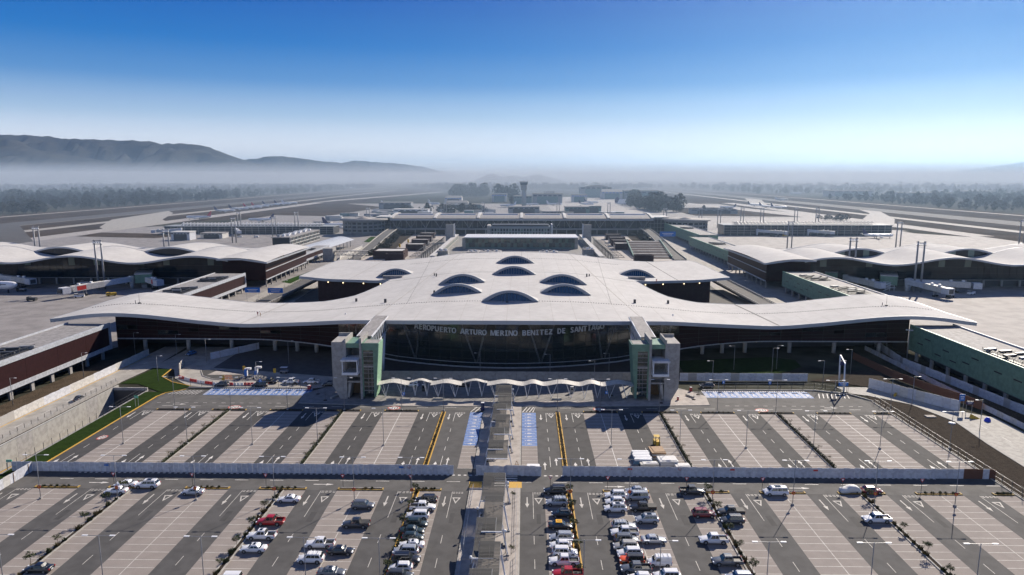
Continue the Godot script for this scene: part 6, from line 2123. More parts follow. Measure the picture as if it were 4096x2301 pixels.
func hoarding(pts: Array, step: float, h: float, label: String, mats: Array, base := 0.0, group := "site hoardings") -> Node3D:
	var t := thing("hoarding_fence", label, "hoarding", Vector3(pts[0][0], base, pts[0][1]), 0, group)
	var o := Vector2(pts[0][0], pts[0][1])
	var kk := 0
	for i in pts.size() - 1:
		var a := Vector2(pts[i][0], pts[i][1]) - o
		var c := Vector2(pts[i + 1][0], pts[i + 1][1]) - o
		var n := maxi(1, int(round(a.distance_to(c) / step)))
		var ang := -(c - a).angle()
		for k in n:
			var p := a.lerp(c, (k + .5) / n)
			var hh := h + sin(kk * 2.7) * .05
			var lean := sin(kk * 1.9) * .012
			part(t, "panel", box1, M[mats[(kk * 7 + kk / 5) % mats.size()]], Transform3D((Basis(Vector3.UP, ang) * Basis(Vector3.RIGHT, lean)).scaled_local(Vector3(a.distance_to(c) / n - .025, hh, .05)), Vector3(p.x, hh / 2, p.y)))
			if k % 3 == 0:
				part(t, "stud", box1, M.wood, Transform3D(Basis(Vector3.UP, ang).scaled_local(Vector3(.08, h - .1, .08)), Vector3(p.x, h / 2, p.y) + Basis(Vector3.UP, ang) * Vector3(0, 0, -.09)))
			kk += 1
	return t

# ---------------------------------------------------------------- ramps, verges, side roads
func side_zones() -> void:
	# left: road, parapet, sunken ramp, grass strip
	struct("side_road", polymesh([-136.2, -100, -126.8, -100, -126.8, -214, -125.5, -232, -128, -262, -137, -262], 0.0), M.concrete_road)
	for i in 12:
		var z := -250.0 + i * 10.5
		struct("road_dash", rectmesh(-131.6, z, -131.4, z + 3.2, 0.012), M.paint_white)
	struct("road_edge_line", rectmesh(-135.7, -250, -135.35, -100, 0.012), M.paint_yellow)
	struct("bare_verge", polymesh([-149, -100, -136.3, -100, -136.3, -250, -149, -240], -0.03), M.soil)
	hoarding([[-136.2, -120], [-136.2, -249]], 2.4, 2.5, "long white hoarding along the side road on the left", ["panel_cream", "panel_white", "panel_cream", "panel_cream", "panel_stained", "panel_cream", "panel_white"])
	var pw := thing("road_parapet", "low concrete parapet between the left side road and the sunken ramp", "wall", Vector3(-126.8, 0, -160))
	for i in 26:
		part(pw, "parapet_block", box1, M.concrete, xb(Vector3(0, .5, -52 + i * 4.2), Vector3(.4, 1.0, 4.15)))
	post_fence([[-126.8, -104], [-126.8, -212]], 2.6, 1.1, "short post railing on the parapet of the left side road", 1.0)
	var tr := thing("sunken_ramp", "sunken concrete ramp running into an underpass on the left of the car park", "ramp", Vector3(-118.7, 0, -150))
	for i in 23:     # retaining wall, bay by bay
		var z := 70.0 - i * 5.6
		part(tr, "wall_bay", box1, M.concrete_pale if i % 5 else M.concrete, xb(Vector3(-5.5, -2.75, z - 2.8), Vector3(.5, 7.3, 5.56)))
	var b := MB.new()
	b.hexa([Vector3(-5.3, -4.0, 72), Vector3(5.3, -4.0, 72), Vector3(5.3, -6.6, -56), Vector3(-5.3, -6.6, -56), Vector3(-5.3, -3.8, 72), Vector3(5.3, -3.8, 72), Vector3(5.3, -6.4, -56), Vector3(-5.3, -6.4, -56)])
	part(tr, "ramp_floor", b.done(), M.asphalt)
	b = MB.new()
	b.beam(Vector3(-4.6, -3.7, 72), Vector3(-4.6, -6.3, -56), .3, .1)
	part(tr, "yellow_edge", b.done(), M.paint_yellow)
	part(tr, "right_wall", box1, M.concrete, xb(Vector3(5.5, -3.2, 8), Vector3(.5, 6.6, 128)))
	part(tr, "portal_wall", box1, M.steel_dark, xb(Vector3(0, -3.2, -55.8), Vector3(11, 6.6, .4)))
	part(tr, "portal_parapet", box1, M.concrete, xb(Vector3(-.2, .45, -56), Vector3(11.5, 1.0, .5)))
	b = MB.new()
	b.tube(Vector3(-5.1, .95, 70), Vector3(-5.1, .95, -38), .06, .06, 6)
	part(tr, "handrail", b.done(), M.galvanised)
	struct("grass_verge", rectmesh(-113.4, -204.5, -107.3, -100, 0.03), M.lawn)
	struct("kerb", kerb_mesh([[-107.1, -147], [-107.1, -200], [-106.2, -203.4], [-101.5, -207.2]], .3, .16), M.paint_yellow)
	post_fence([[-113.0, -110], [-113.0, -204]], 3.1, 1.9, "dark post and wire fence along the top of the sunken ramp")
	# right: mulch beds, pale road, hoardings
	struct("mulch_bed", polymesh([110.9, -199.5, 112, -205, 121, -196.6, 125.2, -182.3, 123.4, -165.7, 122.8, -152.7, 122.4, -100, 110.9, -100], 0.05), M.mulch)
	struct("mulch_bed", polymesh([100.5, -220, 109, -218, 116.2, -214, 124, -217, 130, -224, 128, -236, 120, -231], 0.05), M.mulch)
	struct("side_road", polymesh([106.5, -213.5, 116, -213.4, 132, -191, 138.5, -186, 138.5, -100, 122.4, -100, 122.8, -152.7, 123.4, -165.7, 125.2, -182.3, 121, -196.6, 112, -205, 108, -207], 0.0), M.concrete_pale)
	struct("kerb", kerb_mesh([[112, -205], [121, -196.6], [125.2, -182.3], [123.4, -165.7], [122.8, -152.7], [122.4, -100]], .3, .16), M.concrete_pale)
	for i in 9:
		struct("road_dash", rectmesh(130.3, -180.0 + i * 9, 130.5, -177.0 + i * 9, 0.012), M.paint_white)
	struct("kerb", kerb_mesh([[110.7, -199], [110.7, -100]], .25, .2), M.concrete_pale)
	post_fence([[111.0, -198], [111.0, -100]], 3.1, 2.3, "dark post and wire fence between the car park and the mulch bed on the right")
	hoarding([[116.5, -213], [131.6, -190.8]], 2.4, 3.2, "tall double row hoarding beside the right side road", ["panel_white", "panel_white2", "panel_white", "panel_cream", "panel_white2"])
	hoarding([[128, -248], [130, -224], [134, -208], [137, -200], [138.8, -192]], 2.4, 2.6, "rust brown sheet hoarding along the right ramp", ["panel_rust"])
	hoarding([[139.2, -262], [139.4, -213], [140, -177], [140, -100]], 2.6, 1.7, "low white barrier wall along the right side road", ["panel_white", "panel_cream", "panel_white2"])
	hoarding([[146, -268], [142, -240], [145.2, -214.6], [148.2, -188.6], [148.2, -110]], 2.4, 2.7, "white hoarding along the foot of the right green arm", ["panel_white", "panel_white", "panel_white2", "panel_stained"])
	struct("bare_verge", polymesh([140, -262, 146, -262, 146, -215, 149, -190, 149, -100, 140, -100], -0.03), M.soil)
	var ms := MB.new()
	ms.box(Vector3.ZERO, Vector3(2.6, .3, 1.6))
	solo("manhole_slab", ms.done(), M.paving_pale, "square pale slab lying in the right mulch bed", "slab", Vector3(120.5, .2, -186))
	solo("manhole_cover", tubemesh(Vector3(0, 0, 0), Vector3(0, .15, 0), .9, .9, 14), M.sign_white, "round white cover lying in the right mulch bed", "cover", Vector3(123.5, .06, -181))
	for q in [[-106, -300, -330, "strip of lawn beside the left back ramp"], [122, -560, -590, "dark lawn at the foot of the amphitheatre"]]:
		struct("lawn", rectmesh(q[0] - 8, q[1], q[0] + 8, q[2], 0.02), M.lawn_bright)
	struct("lawn", polymesh([-160, -700, -140, -690, -146, -760, -166, -760], 0.02), M.lawn_bright)
	struct("lawn", polymesh([-150, -430, -136, -420, -132, -470, -146, -490], 0.02), M.lawn_bright)
	hoarding([[-131, -345], [-128, -420], [-133, -500]], 2.4, 2.4, "pale hoarding beside the left back road", ["panel_cream", "panel_white"])
	hoarding([[-133, -500], [-146, -560], [-147, -640]], 3.0, 2.6, "curved pale wall beside the left garden road", ["panel_cream"])

# ---------------------------------------------------------------- the long fence across the car park
func fences() -> void:
	var mats := ["panel_white", "panel_white2", "panel_white", "panel_white", "panel_white2"]
	hoarding([[-111.8, -146.3], [-9.9, -146.1]], 1.22, 2.3, "long white panel fence across the car park, left of the walk", mats)
	hoarding([[-4.8, -145.9], [1.6, -145.5], [2.2, -146.1], [10.0, -145.6]], 1.3, 2.4, "short white panel fence across the walk between the long fences", ["panel_white2", "panel_white"])
	hoarding([[14.8, -146.0], [104.6, -146.0]], 1.22, 2.3, "long white panel fence across the car park, right of the walk", mats)
	hoarding([[104.6, -146.0], [111.6, -145.9]], 1.3, 2.35, "rust brown panels at the right end of the long fence", ["panel_rust", "panel_white", "panel_rust", "panel_rust"])
	hoarding([[-107.0, -146.2], [-107.0, -141.4], [-107.2, -100]], 2.0, 2.3, "white panel fence running forward at the left edge of the car park", ["panel_white", "panel_cream", "panel_white", "panel_white2"])
	# signs fixed on the fence
	for q in [[-89.5, "sign_blue", "blue notice on the fence, farthest left"], [-21.8, "sign_blue", "blue arrow notice on the fence left of the walk"], [30.0, "sign_red", "first red notice on the fence right of the walk"], [53.0, "sign_red", "second red notice on the fence right of the walk"], [71.6, "sign_red", "third red notice on the fence right of the walk"]]:
		solo("fence_notice", boxmesh(Vector3(1.0, .35, .04)), M[q[1]], q[2], "sign", Vector3(q[0], 1.75, -145.9), 0, "notices on the fence")
	for q in [[-20.0, "round no-entry notice on the fence left of the walk"], [41.2, "round no-turn notice on the fence right of the walk"]]:
		var o := thing("round_notice", q[1], "sign", Vector3(q[0], 1.8, -145.9))
		part(o, "disc", tubemesh(Vector3.ZERO, Vector3(0, 0, .03), .34, .34, 16), M.sign_red)
		part(o, "face", tubemesh(Vector3.ZERO, Vector3(0, 0, .045), .26, .26, 16), M.sign_white)
		part(o, "bar", box1, M.steel_dark, xb(Vector3(0, 0, .05), Vector3(.36, .09, .02)))
	# give-way signs at the heads of the lanes
	var ys := [-83.9, -66.5, -50.3, -33.4, -18.6, 11.8, 24.2, 41.2, 57.5, 74.6, 91.5]
	for i in ys.size():
		var o := thing("give_way_sign", "%s give-way sign along the near lane heads, from left to right" % ordinal(i), "sign", Vector3(ys[i], 0, -139.4), 0, "give-way signs")
		part(o, "post", tubemesh(Vector3.ZERO, Vector3(0, 2.6, 0), .05, .05, 6), M.steel_dark)
		var b := MB.new()
		b.tri(Vector3(-.45, 2.9, .06), Vector3(0, 2.1, .06), Vector3(.45, 2.9, .06))
		b.tri(Vector3(-.45, 2.9, .03), Vector3(.45, 2.9, .03), Vector3(0, 2.1, .03))
		part(o, "red_border", b.done(), M.sign_red)
		b = MB.new()
		b.tri(Vector3(-.27, 2.82, .075), Vector3(0, 2.34, .075), Vector3(.27, 2.82, .075))
		part(o, "white_face", b.done(), M.sign_white)

# ---------------------------------------------------------------- lamp posts
func lamps() -> void:
	var p := thing("lamp_post", "", "lamp post", Vector3.ZERO, 0, "double arm car park lamps")
	part(p, "pole", tubemesh(Vector3.ZERO, Vector3(0, 9.8, 0), .085, .055, 8), M.galvanised)
	for s in [-1, 1]:
		part(p, "arm", box1, M.galvanised, Transform3D((Basis(Vector3.FORWARD, s * -.03)).scaled_local(Vector3(1.9, .07, .07)), Vector3(s * .95, 9.72, 0)))
		part(p, "lamp_head", box1, M.steel_white, xb(Vector3(s * 2.25, 9.76, 0), Vector3(.9, .1, .3)))
	part(p, "base", box1, M.concrete, xb(Vector3(0, .2, 0), Vector3(.5, .4, .5)))
	var xs := [-95.6, -79.2, -62.6, -46.0, -29.3, -17.2, 15.7, 27.9, 45.0, 61.5, 78.2, 94.6]
	var first := true
	for row in [[-101.1, "nearest the camera", false, 0], [-132.8, "before the long fence", true, 0], [-162.8, "in the empty car park's middle", false, 1], [-188.7, "along the terminal road", false, 2]]:
		for i in xs.size():
			if row[3] == 1 and (i == 5 or i == 6): continue
			var lab := "%s double arm lamp post from the left, row %s" % [ordinal(i), row[1]]
			var o: Node3D
			if first:
				o = p
				o.position = Vector3(xs[i], 0, row[0])
				o.set_meta("label", lab)
				first = false
			else:
				o = copy(p, Vector3(xs[i], 0, row[0]), 0, lab)
			if row[2]:
				part(o, "red_disc_sign", tubemesh(Vector3(0, 2.7, .1), Vector3(0, 2.7, .14), .38, .38, 14), M.sign_red)
				part(o, "disc_face", tubemesh(Vector3(0, 2.7, .1), Vector3(0, 2.7, .155), .2, .2, 12), M.paint_yellow)
	for q in [[111.6, -190.4, "at the right end of the terminal road"], [111.8, -162.9, "by the wire fence right of the empty car park"]]:
		copy(p, Vector3(q[0], 0, q[1]), 0, "double arm lamp post " + q[2])
	# single arm street lamps
	var sl := thing("street_lamp", "", "lamp post", Vector3.ZERO, 0, "single arm street lamps")
	part(sl, "pole", tubemesh(Vector3.ZERO, Vector3(0, 8.6, 0), .1, .06, 8), M.galvanised)
	part(sl, "arm", box1, M.galvanised, xb(Vector3(.7, 8.6, 0), Vector3(1.4, .06, .06)))
	part(sl, "lamp_head", box1, M.steel_white, xb(Vector3(1.6, 8.6, 0), Vector3(.7, .1, .28)))
	var list := [[-141.7, -249.3, 0, "beside the red arm under the left wing"], [-124.4, -246.7, 0, "by the ramp under the left wing"], [-115.1, -216.0, 0, "on the left grass verge"], [-142.3, -219.5, 0, "on the bare verge before the red arm"], [-144.8, -190.6, 0, "on the bare verge nearest the left edge"], [-79.6, -209.5, 0, "behind the left blue bays"], [-79.0, -237.7, 0, "in the shaded left forecourt"], [-8.7, -221.7, PI, "behind the plaza wall, left of the axis"], [14.7, -220.4, PI, "behind the plaza wall, right of the axis"], [28.7, -212.5, PI, "on the plaza behind the right sun sails"], [34.5, -221.9, PI, "behind the plaza wall near the right tower"], [66.7, -213.2, PI, "behind the right blue bays beside the dark car"], [79.5, -232.8, PI, "on the shaded right lawn"], [91.8, -230.0, 0, "before the right lawn"], [94.7, -233.7, 0, "on the right lawn's edge"], [102.3, -213.8, PI, "behind the end of the right blue bays"], [118.1, -228.7, PI, "in the farther mulch bed"], [121.3, -196.7, 0, "on the kerb of the right side road"], [127.4, -175.5, PI, "on the right side road in the sun"], [-109.7, -239.3, 0, "on the left forecourt by the pale hoarding"], [-130, -380, 0, "on the left back road"], [133, -385, PI, "on the right back road"]]
	for i in list.size():
		var q: Array = list[i]
		var lab: String = "single arm street lamp " + q[3]
		if i == 0:
			sl.position = Vector3(q[0], 0, q[1])
			sl.set_meta("label", lab)
		else:
			copy(sl, Vector3(q[0], 0, q[1]), q[2], lab)
	for i in 2:
		var q: Array = [[150.4, -262.6], [149.6, -246.6]][i]
		var o := thing("ring_lamp", "%s tall post with a ring of floodlights beside the right green arm" % ["farther", "nearer"][i], "light mast", Vector3(q[0] - 2.5, 0, q[1]), 0, "ring lamp posts")
		part(o, "pole", tubemesh(Vector3.ZERO, Vector3(0, 11.5, 0), .22, .16, 8), M.galvanised)
		for k in 6:
			part(o, "floodlight", box1, M.steel_white, xb(Vector3(cos(k * 1.047) * .9, 11.4, sin(k * 1.047) * .9), Vector3(.7, .2, .5), -k * 1.047))

# ---------------------------------------------------------------- planting
func tuft_mesh(sd: int, h: float, w: float, n: int) -> ArrayMesh:
	var r := RandomNumberGenerator.new()
	r.seed = sd
	var b := MB.new()
	for i in n:
		var a := r.randf() * TAU
		var rad := w * sqrt(r.randf()) * .5
		var p := Vector3(cos(a) * rad, 0, sin(a) * rad)
		var t := p * 1.7 + Vector3(r.randf_range(-.2, .2), h * r.randf_range(.55, 1.1), r.randf_range(-.2, .2))
		var s := Vector3(-sin(a), 0, cos(a)) * r.randf_range(.05, .12)
		b.quad(p - s, p + s, t + s * .4, t - s * .4)
		b.quad(p - s.rotated(Vector3.UP, 1.4), p + s.rotated(Vector3.UP, 1.4), t + s * .3, t - s * .3)
	return b.done()

func leafy_mesh(sd: int, r0: float, h: float, n: int, size: float) -> ArrayMesh:
	var r := RandomNumberGenerator.new()
	r.seed = sd
	var b := MB.new()
	for i in n:
		var d := Vector3(r.randfn(), r.randfn() * .8, r.randfn())
		d = d.normalized() * r0 * pow(r.randf(), .4)
		var c := Vector3(0, h, 0) + d
		var u := Vector3(r.randfn(), r.randfn() * .5, r.randfn()).normalized() * size
		var v := u.cross(Vector3(r.randfn(), r.randfn(), r.randfn()).normalized()).normalized() * size * .55
		b.quad(c - u, c - v, c + u, c + v)
	return b.done()

func planting() -> void:
	var tufts := [tuft_mesh(1, .8, .9, 60), tuft_mesh(2, .65, 1.1, 70), tuft_mesh(3, .95, .8, 50)]
	var names := {15.7: "beside the right lane of the walk", 45.0: "mid right", 78.2: "near the right edge", -17.0: "beside the left lane of the walk", -46.3: "mid left", -79.4: "near the left edge"}
	for x in names:
		# near car park planters
		var w := 0.95
		var o := struct("planter_bed", rectmesh(x - w / 2, -137.4, x + w / 2, -80, 0.10), M.mulch)
		for e in [-1, 1]:
			part(o, "kerb_stone", box1, M.concrete_pale if absf(x) > 20 else M.paint_yellow, xb(Vector3(x + e * w / 2, .08, -108.7), Vector3(.26, .18, 57.4)))
		var n := 16
		for i in n:
			if (i * 5 + int(absf(x))) % 7 == 0: continue
			var s := rng.randf_range(.5, 1.0)
			var q := solo("grass_tuft", tufts[i % 3], M.leaf_dry if rng.randf() < .55 else M.leaf, "dry ornamental grass tuft in the near planter %s" % names[x], "shrub", Vector3(x + rng.randf_range(-.15, .15), .1, -136.5 + i * 2.25 + rng.randf_range(-.7, .7)), rng.randf() * 6, "grass tufts in the planter " + names[x])
			q.scale = Vector3(s, s, s)
		for i in 5:
			if absf(x) > 70 and x > 0 and i == 1: continue
			var z := -136.0 + i * 7.2 + rng.randf_range(-1, 1)
			young_tree(Vector3(x, .1, z), rng.randf_range(.65, 1.05), i + int(absf(x)), "%s young tree from the fence, near planter %s" % [ordinal(i), names[x]])
		# planters of the empty car park
		o = struct("planter_bed", rectmesh(x - w / 2, -187.6, x + w / 2, -150.6, 0.10), M.mulch)
		for e in [-1, 1]:
			part(o, "kerb_stone", box1, M.paint_yellow if absf(x) < 20 else M.concrete_pale, xb(Vector3(x + e * w / 2, .08, -169.1), Vector3(.18 if absf(x) > 20 else .26, .18, 37)))
		var dense := absf(x) > 20
		var hb := MB.new()
		var r := RandomNumberGenerator.new()
		r.seed = int(x * 10)
		for i in 1500 if dense else 500:
			var c := Vector3(x + r.randf_range(-.38, .38), .15 + r.randf() * (.6 if dense else .25), -187.2 + 36.4 * r.randf())
			var u := Vector3(r.randfn(), r.randfn(), r.randfn()).normalized() * .16
			var v := Vector3(r.randfn(), r.randfn(), r.randfn()).normalized() * .12
			hb.quad(c - u, c - v, c + u, c + v)
		solo("low_hedge", hb.done(), M.leaf_dark if dense and x > 0 else M.leaf_dry if not dense else M.leaf, "low hedge in the empty car park's planter %s" % names[x], "hedge", Vector3.ZERO, 0, "low hedges")
		if dense:
			for i in 6:
				young_tree(Vector3(x, .1, -184.0 + i * 6.0), .7, 90 + i, "%s bare sapling from the terminal, empty lot's planter %s" % [ordinal(i), names[x]], true)
	# kerb islands at the heads of the strips
	var k := 0
	for s in [1, -1]:
		for q in [[23.2, 32.8], [40.0, 50.0], [56.8, 66.2], [73.4, 83.1], [89.9, 99.3], [10.6, 16.4], [106.2, 110.2]]:
			for lot in 2:
				if lot == 1 and q[0] < 20: continue
				if s < 0 and q[0] > 100: continue
				var x0 := mir(s, q[0])
				var x1 := mir(s, q[1])
				var z := -138.4 if lot == 0 else -188.4
				var o := struct("kerb_island", polymesh([minf(x0, x1), z - .4, maxf(x0, x1), z - .4, maxf(x0, x1), z + .4, minf(x0, x1), z + .4], .1), M.mulch)
				for e in [-1, 1]:
					part(o, "kerb_stone", box1, M.kerb_yellow if e > 0 and lot == 0 else M.rubber if lot == 1 else M.concrete, xb(Vector3((x0 + x1) / 2, .09, z + e * .4), Vector3(absf(x1 - x0), .2, .16)))
				for e in [x0, x1]:
					part(o, "kerb_nose", box1, M.kerb_yellow, xb(Vector3(e, .1, z), Vector3(.25, .22, .9)))
				for i in 5 if (k % 3 != 1) else 2:
					var g := solo("grass_tuft", tufts[i % 3], M.leaf_dry if i % 2 else M.leaf, "small grass tuft on a kerb island at the lane heads, %s car park" % ["near" if lot == 0 else "empty"], "shrub", Vector3(lerpf(x0, x1, .2 + .15 * i + rng.randf() * .05), .1, z), i, "tufts on the %s kerb islands" % ["near" if lot == 0 else "far"])
					g.scale = Vector3.ONE * (.55 if lot == 0 else .4)
				k += 1
	# saplings in the near walk
	for q in [[3.9, -113, "sapling in a round pit beside the near walk, right side"], [3.8, -134, "staked sapling beside the near walk's first canopy"]]:
		young_tree(Vector3(q[0], .13, q[1]), .6, 55, q[2])

func young_tree(at: Vector3, s: float, sd: int, label: String, bare := false) -> void:
	var o := thing("young_tree", label, "tree", at, sd * 1.3, "young trees of the car park")
	o.scale = Vector3(s, s, s)
	var b := MB.new()
	b.tube(Vector3.ZERO, Vector3(.05, 1.7, 0), .05, .035, 6)
	for i in 5:
		var a := i * 1.256 + sd
		b.tube(Vector3(.05, 1.5 + i * .12, 0), Vector3(cos(a) * .6, 2.1 + i * .18, sin(a) * .6), .03, .012, 5)
	part(o, "trunk", b.done(), M.bark)
	var c := MB.new()
	var r := RandomNumberGenerator.new()
	r.seed = sd
	for k in 7:
		var a := k * .898 + sd
		var cc := Vector3(cos(a) * (.62 if k else 0.0), 2.2 + r.randf_range(-.25, .45), sin(a) * (.62 if k else 0.0))
		for i in 9 if bare else 34:
			var d := Vector3(r.randfn(), r.randfn() * .7, r.randfn()) * .2
			var u := Vector3(r.randfn(), r.randfn() * .4, r.randfn()).normalized() * .15
			var v := u.cross(Vector3(r.randfn(), r.randfn(), r.randfn()).normalized()).normalized() * .08
			c.quad(cc + d - u, cc + d - v, cc + d + u, cc + d + v)
	part(o, "crown", c.done(), M.leaf_dry if bare else M.leaf)

# ---------------------------------------------------------------- vehicles
# A car is lofted along x, its front at -x. spec: length, width, height, belt height, cowl x, roof front x, roof rear x, rear glass base x, tail height, wheel radius
const CAR := {
	"sedan": [4.7, 1.82, 1.44, .90, -1.05, -.25, .85, 1.65, .98, .33],
	"hatch": [4.1, 1.75, 1.50, .93, -1.0, -.30, 1.30, 1.90, 1.0, .32],
	"suv": [4.6, 1.88, 1.72, 1.04, -1.15, -.50, 1.70, 2.12, 1.08, .37],
	"big_suv": [5.0, 1.98, 1.80, 1.08, -1.2, -.55, 1.95, 2.32, 1.12, .40],
	"wagon": [4.7, 1.84, 1.52, .94, -1.05, -.35, 1.75, 2.18, 1.0, .34],
	"pickup": [5.3, 1.88, 1.80, 1.06, -1.15, -.55, .75, .95, .78, .39],
	"minivan": [5.1, 1.98, 1.85, 1.08, -1.75, -.95, 2.15, 2.42, 1.1, .36],
	"van": [4.2, 1.75, 1.85, 1.06, -1.2, -.65, 1.95, 2.05, 1.1, .32],
	"jeep": [4.4, 1.88, 1.84, 1.08, -.80, -.55, 1.85, 1.98, 1.05, .42]}
var protos := {}

func car_proto(kind: String) -> Node3D:
	if protos.has(kind): return protos[kind]
	var c: Array = CAR[kind]
	var l: float = c[0] / 2
	var w: float = c[1] / 2
	var h: float = c[2]
	var belt: float = c[3]
	var wr: float = c[9]
	var o := Node3D.new()
	var sec := func(x: float, yl: float, yt: float, wl: float, wt: float) -> PackedVector3Array:
		var p := PackedVector3Array()
		for q in [[-.86, yl, wl], [-1.0, yl + .14, wl], [-1.0, lerpf(yl, yt, .62), maxf(wl, wt)], [-.97, yt - .07, wt], [-.84, yt, wt], [.84, yt, wt], [.97, yt - .07, wt], [1.0, lerpf(yl, yt, .62), maxf(wl, wt)], [1.0, yl + .14, wl], [.86, yl, wl]]:
			p.append(Vector3(x, q[1], q[0] * q[2]))
		return p
	var hood := belt - .06
	var nose := belt - .26 if kind != "jeep" else belt - .1
	var tail: float = c[8]
	var pick := kind == "pickup"
	var b := MB.new()
	var rings := [sec.call(-l, .42, nose - .12, w * .80, w * .74), sec.call(-l + .12, .30, nose, w * .93, w * .88), sec.call(-l + .5, .24, nose + .09, w, w * .94), sec.call(c[4] - .05, .24, hood + .05, w, w * .95), sec.call(0.0, .24, belt, w, w * .96)]
	if pick:
		rings.append_array([sec.call(.92, .24, belt, w, w * .96), sec.call(.96, .24, tail, w, w * .96), sec.call(l - .08, .32, tail, w, w * .96), sec.call(l, .4, tail - .05, w * .96, w * .92)])
	else:
		rings.append_array([sec.call(c[7] - .3, .24, belt + .02, w, w * .95), sec.call(maxf(c[7], l - .45), .26, tail, w * .98, w * .92), sec.call(l - .1, .32, tail - .02, w * .94, w * .86), sec.call(l, .42, tail - .16, w * .84, w * .76)])
	b.loft(rings)
	part(o, "body", b.done(true), M.car_white)
	# cabin shell with rounded roof
	var tw := w * (.74 if kind != "jeep" and kind != "van" else .84)
	var bw := w * .93
	b = MB.new()
	var cs := func(xb0: float, xt: float) -> PackedVector3Array:
		var p := PackedVector3Array()
		p.append(Vector3(xb0, belt - .1, -bw)); p.append(Vector3(xt, h - .09, -tw)); p.append(Vector3(xt, h, -tw * .8)); p.append(Vector3(xt, h + .03, 0)); p.append(Vector3(xt, h, tw * .8)); p.append(Vector3(xt, h - .09, tw)); p.append(Vector3(xb0, belt - .1, bw))
		return p
	var flat := func(x: float) -> PackedVector3Array:
		var p := PackedVector3Array()
		for z in [-bw, -bw * .98, -bw * .7, 0.0, bw * .7, bw * .98, bw]: p.append(Vector3(x, belt - .1, z))
		return p
	b.loft([flat.call(c[4]), cs.call(lerpf(c[4], c[5], .5), c[5]), cs.call((c[5] + c[6]) / 2, (c[5] + c[6]) / 2), cs.call(lerpf(c[7], c[6], .5), c[6]), flat.call(c[7])])
	part(o, "cabin", b.done(), M.car_white if kind != "jeep" else M.car_black)
	# glass
	var e := .012
	b = MB.new()
	var lo := belt + .04
	var t0: float = (lo - belt + .1) / (h - .09 - belt + .1)
	var xl: float = lerpf(c[4], c[5], t0) - .05
	b.quad(Vector3(xl, lo + .03, -bw * .9), Vector3(xl, lo + .03, bw * .9), Vector3(c[5] - .02, h - .05, tw * .88), Vector3(c[5] - .02, h - .05, -tw * .88))
	part(o, "windshield", b.done(), M.car_glass)
	b = MB.new()
	var xr: float = lerpf(c[7], c[6], t0) + .05
	b.quad(Vector3(xr, lo + .03, bw * .88), Vector3(xr, lo + .03, -bw * .88), Vector3(c[6] + .02, h - .06, -tw * .84), Vector3(c[6] + .02, h - .06, tw * .84))
	part(o, "rear_window", b.done(), M.car_glass)
	for s in [-1, 1]:
		var n := 2 if pick or kind == "hatch" or kind == "sedan" else 3
		if kind == "van": n = 1
		for k in n:
			var a0: float = lerpf(c[5] + .12, c[6] - .08, float(k) / n) + .03
			var a1: float = lerpf(c[5] + .12, c[6] - .08, float(k + 1) / n) - .03
			if kind == "van": a1 = .1
			var b0: float = a0 - (.45 if k == 0 else 0.0) * (c[5] - c[4]) / .8
			var b1: float = a1 + ((c[7] - c[6]) * .55 if k == n - 1 and kind != "van" else 0.0)
			var zb: float = lerpf(bw, tw, .22) + e
			var zt := tw + e + .015
			b = MB.new()
			var q := [Vector3(b0, lo + .05, s * zb), Vector3(b1, lo + .05, s * zb), Vector3(a1, h - .13, s * zt), Vector3(a0, h - .13, s * zt)]
			if s > 0: b.quad(q[0], q[1], q[2], q[3])
			else: b.quad(q[3], q[2], q[1], q[0])
			part(o, "side_window", b.done(), M.car_glass)
		# lamps and mirror
		b = MB.new()
		b.box(Vector3(-l + .16, nose - .06, s * w * .66), Vector3(.3, .16, .34))
		part(o, "headlight", b.done(), M.head_lamp)
		b = MB.new()
		b.box(Vector3(l - .06, (tail - .2) if not pick else .9, s * w * .78), Vector3(.16, .26 if not pick else .4, .2))
		part(o, "taillight", b.done(), M.tail_lamp)
		b = MB.new()
		b.box(Vector3(c[5] - .35, belt + .1, s * (w + .08)), Vector3(.2, .16, .2))
		part(o, "mirror", b.done(), M.car_white)
		for x in [-l * .62, l * .60]:
			var wh := Node3D.new()
			wh.name = "wheel"
			o.add_child(wh, true)
			wh.position = Vector3(x, wr, s * (w - .09))
			b = MB.new()
			b.tube(Vector3(0, 0, -.11), Vector3(0, 0, .11), wr, wr, 16)
			part(wh, "tyre", b.done(), M.rubber)
			b = MB.new()
			b.tube(Vector3(0, 0, -.12), Vector3(0, 0, .12), wr * .62, wr * .62, 10)
			part(wh, "rim", b.done(), M.rim)
			b = MB.new()
			for k in 10:
				var a := PI * k / 9
				var a2 := PI * (k + 1) / 9
				if k < 9: b.quad(Vector3(cos(a) * (wr + .07), sin(a) * (wr + .07), s * .095), Vector3(cos(a2) * (wr + .07), sin(a2) * (wr + .07), s * .095), Vector3(cos(a2) * wr, sin(a2) * wr, s * .1), Vector3(cos(a) * wr, sin(a) * wr, s * .1))
			part(wh, "arch_trim", b.done(), M.black)
	b = MB.new()
	b.box(Vector3(-l + .02, .5, 0), Vector3(.1, .22, w * 1.1))
	part(o, "grille", b.done(), M.black)
	b = MB.new()
	b.box(Vector3(l - .0, .55, 0), Vector3(.06, .14, .5))
	part(o, "number_plate", b.done(), M.sign_white)
	if pick:
		b = MB.new()
		for s in [-1, 1]:
			b.box(Vector3(1.76, (tail + belt) / 2, s * w * .91), Vector3(1.68, belt - tail + .02, .09))
		b.box(Vector3(l - .08, (tail + belt) / 2, 0), Vector3(.09, belt - tail, w * 1.72))
		part(o, "load_bed_sides", b.done(), M.car_white)
		part(o, "load_bed_floor", rectmesh(.96, -w * .86, l - .12, w * .86, tail + .012), M.black)
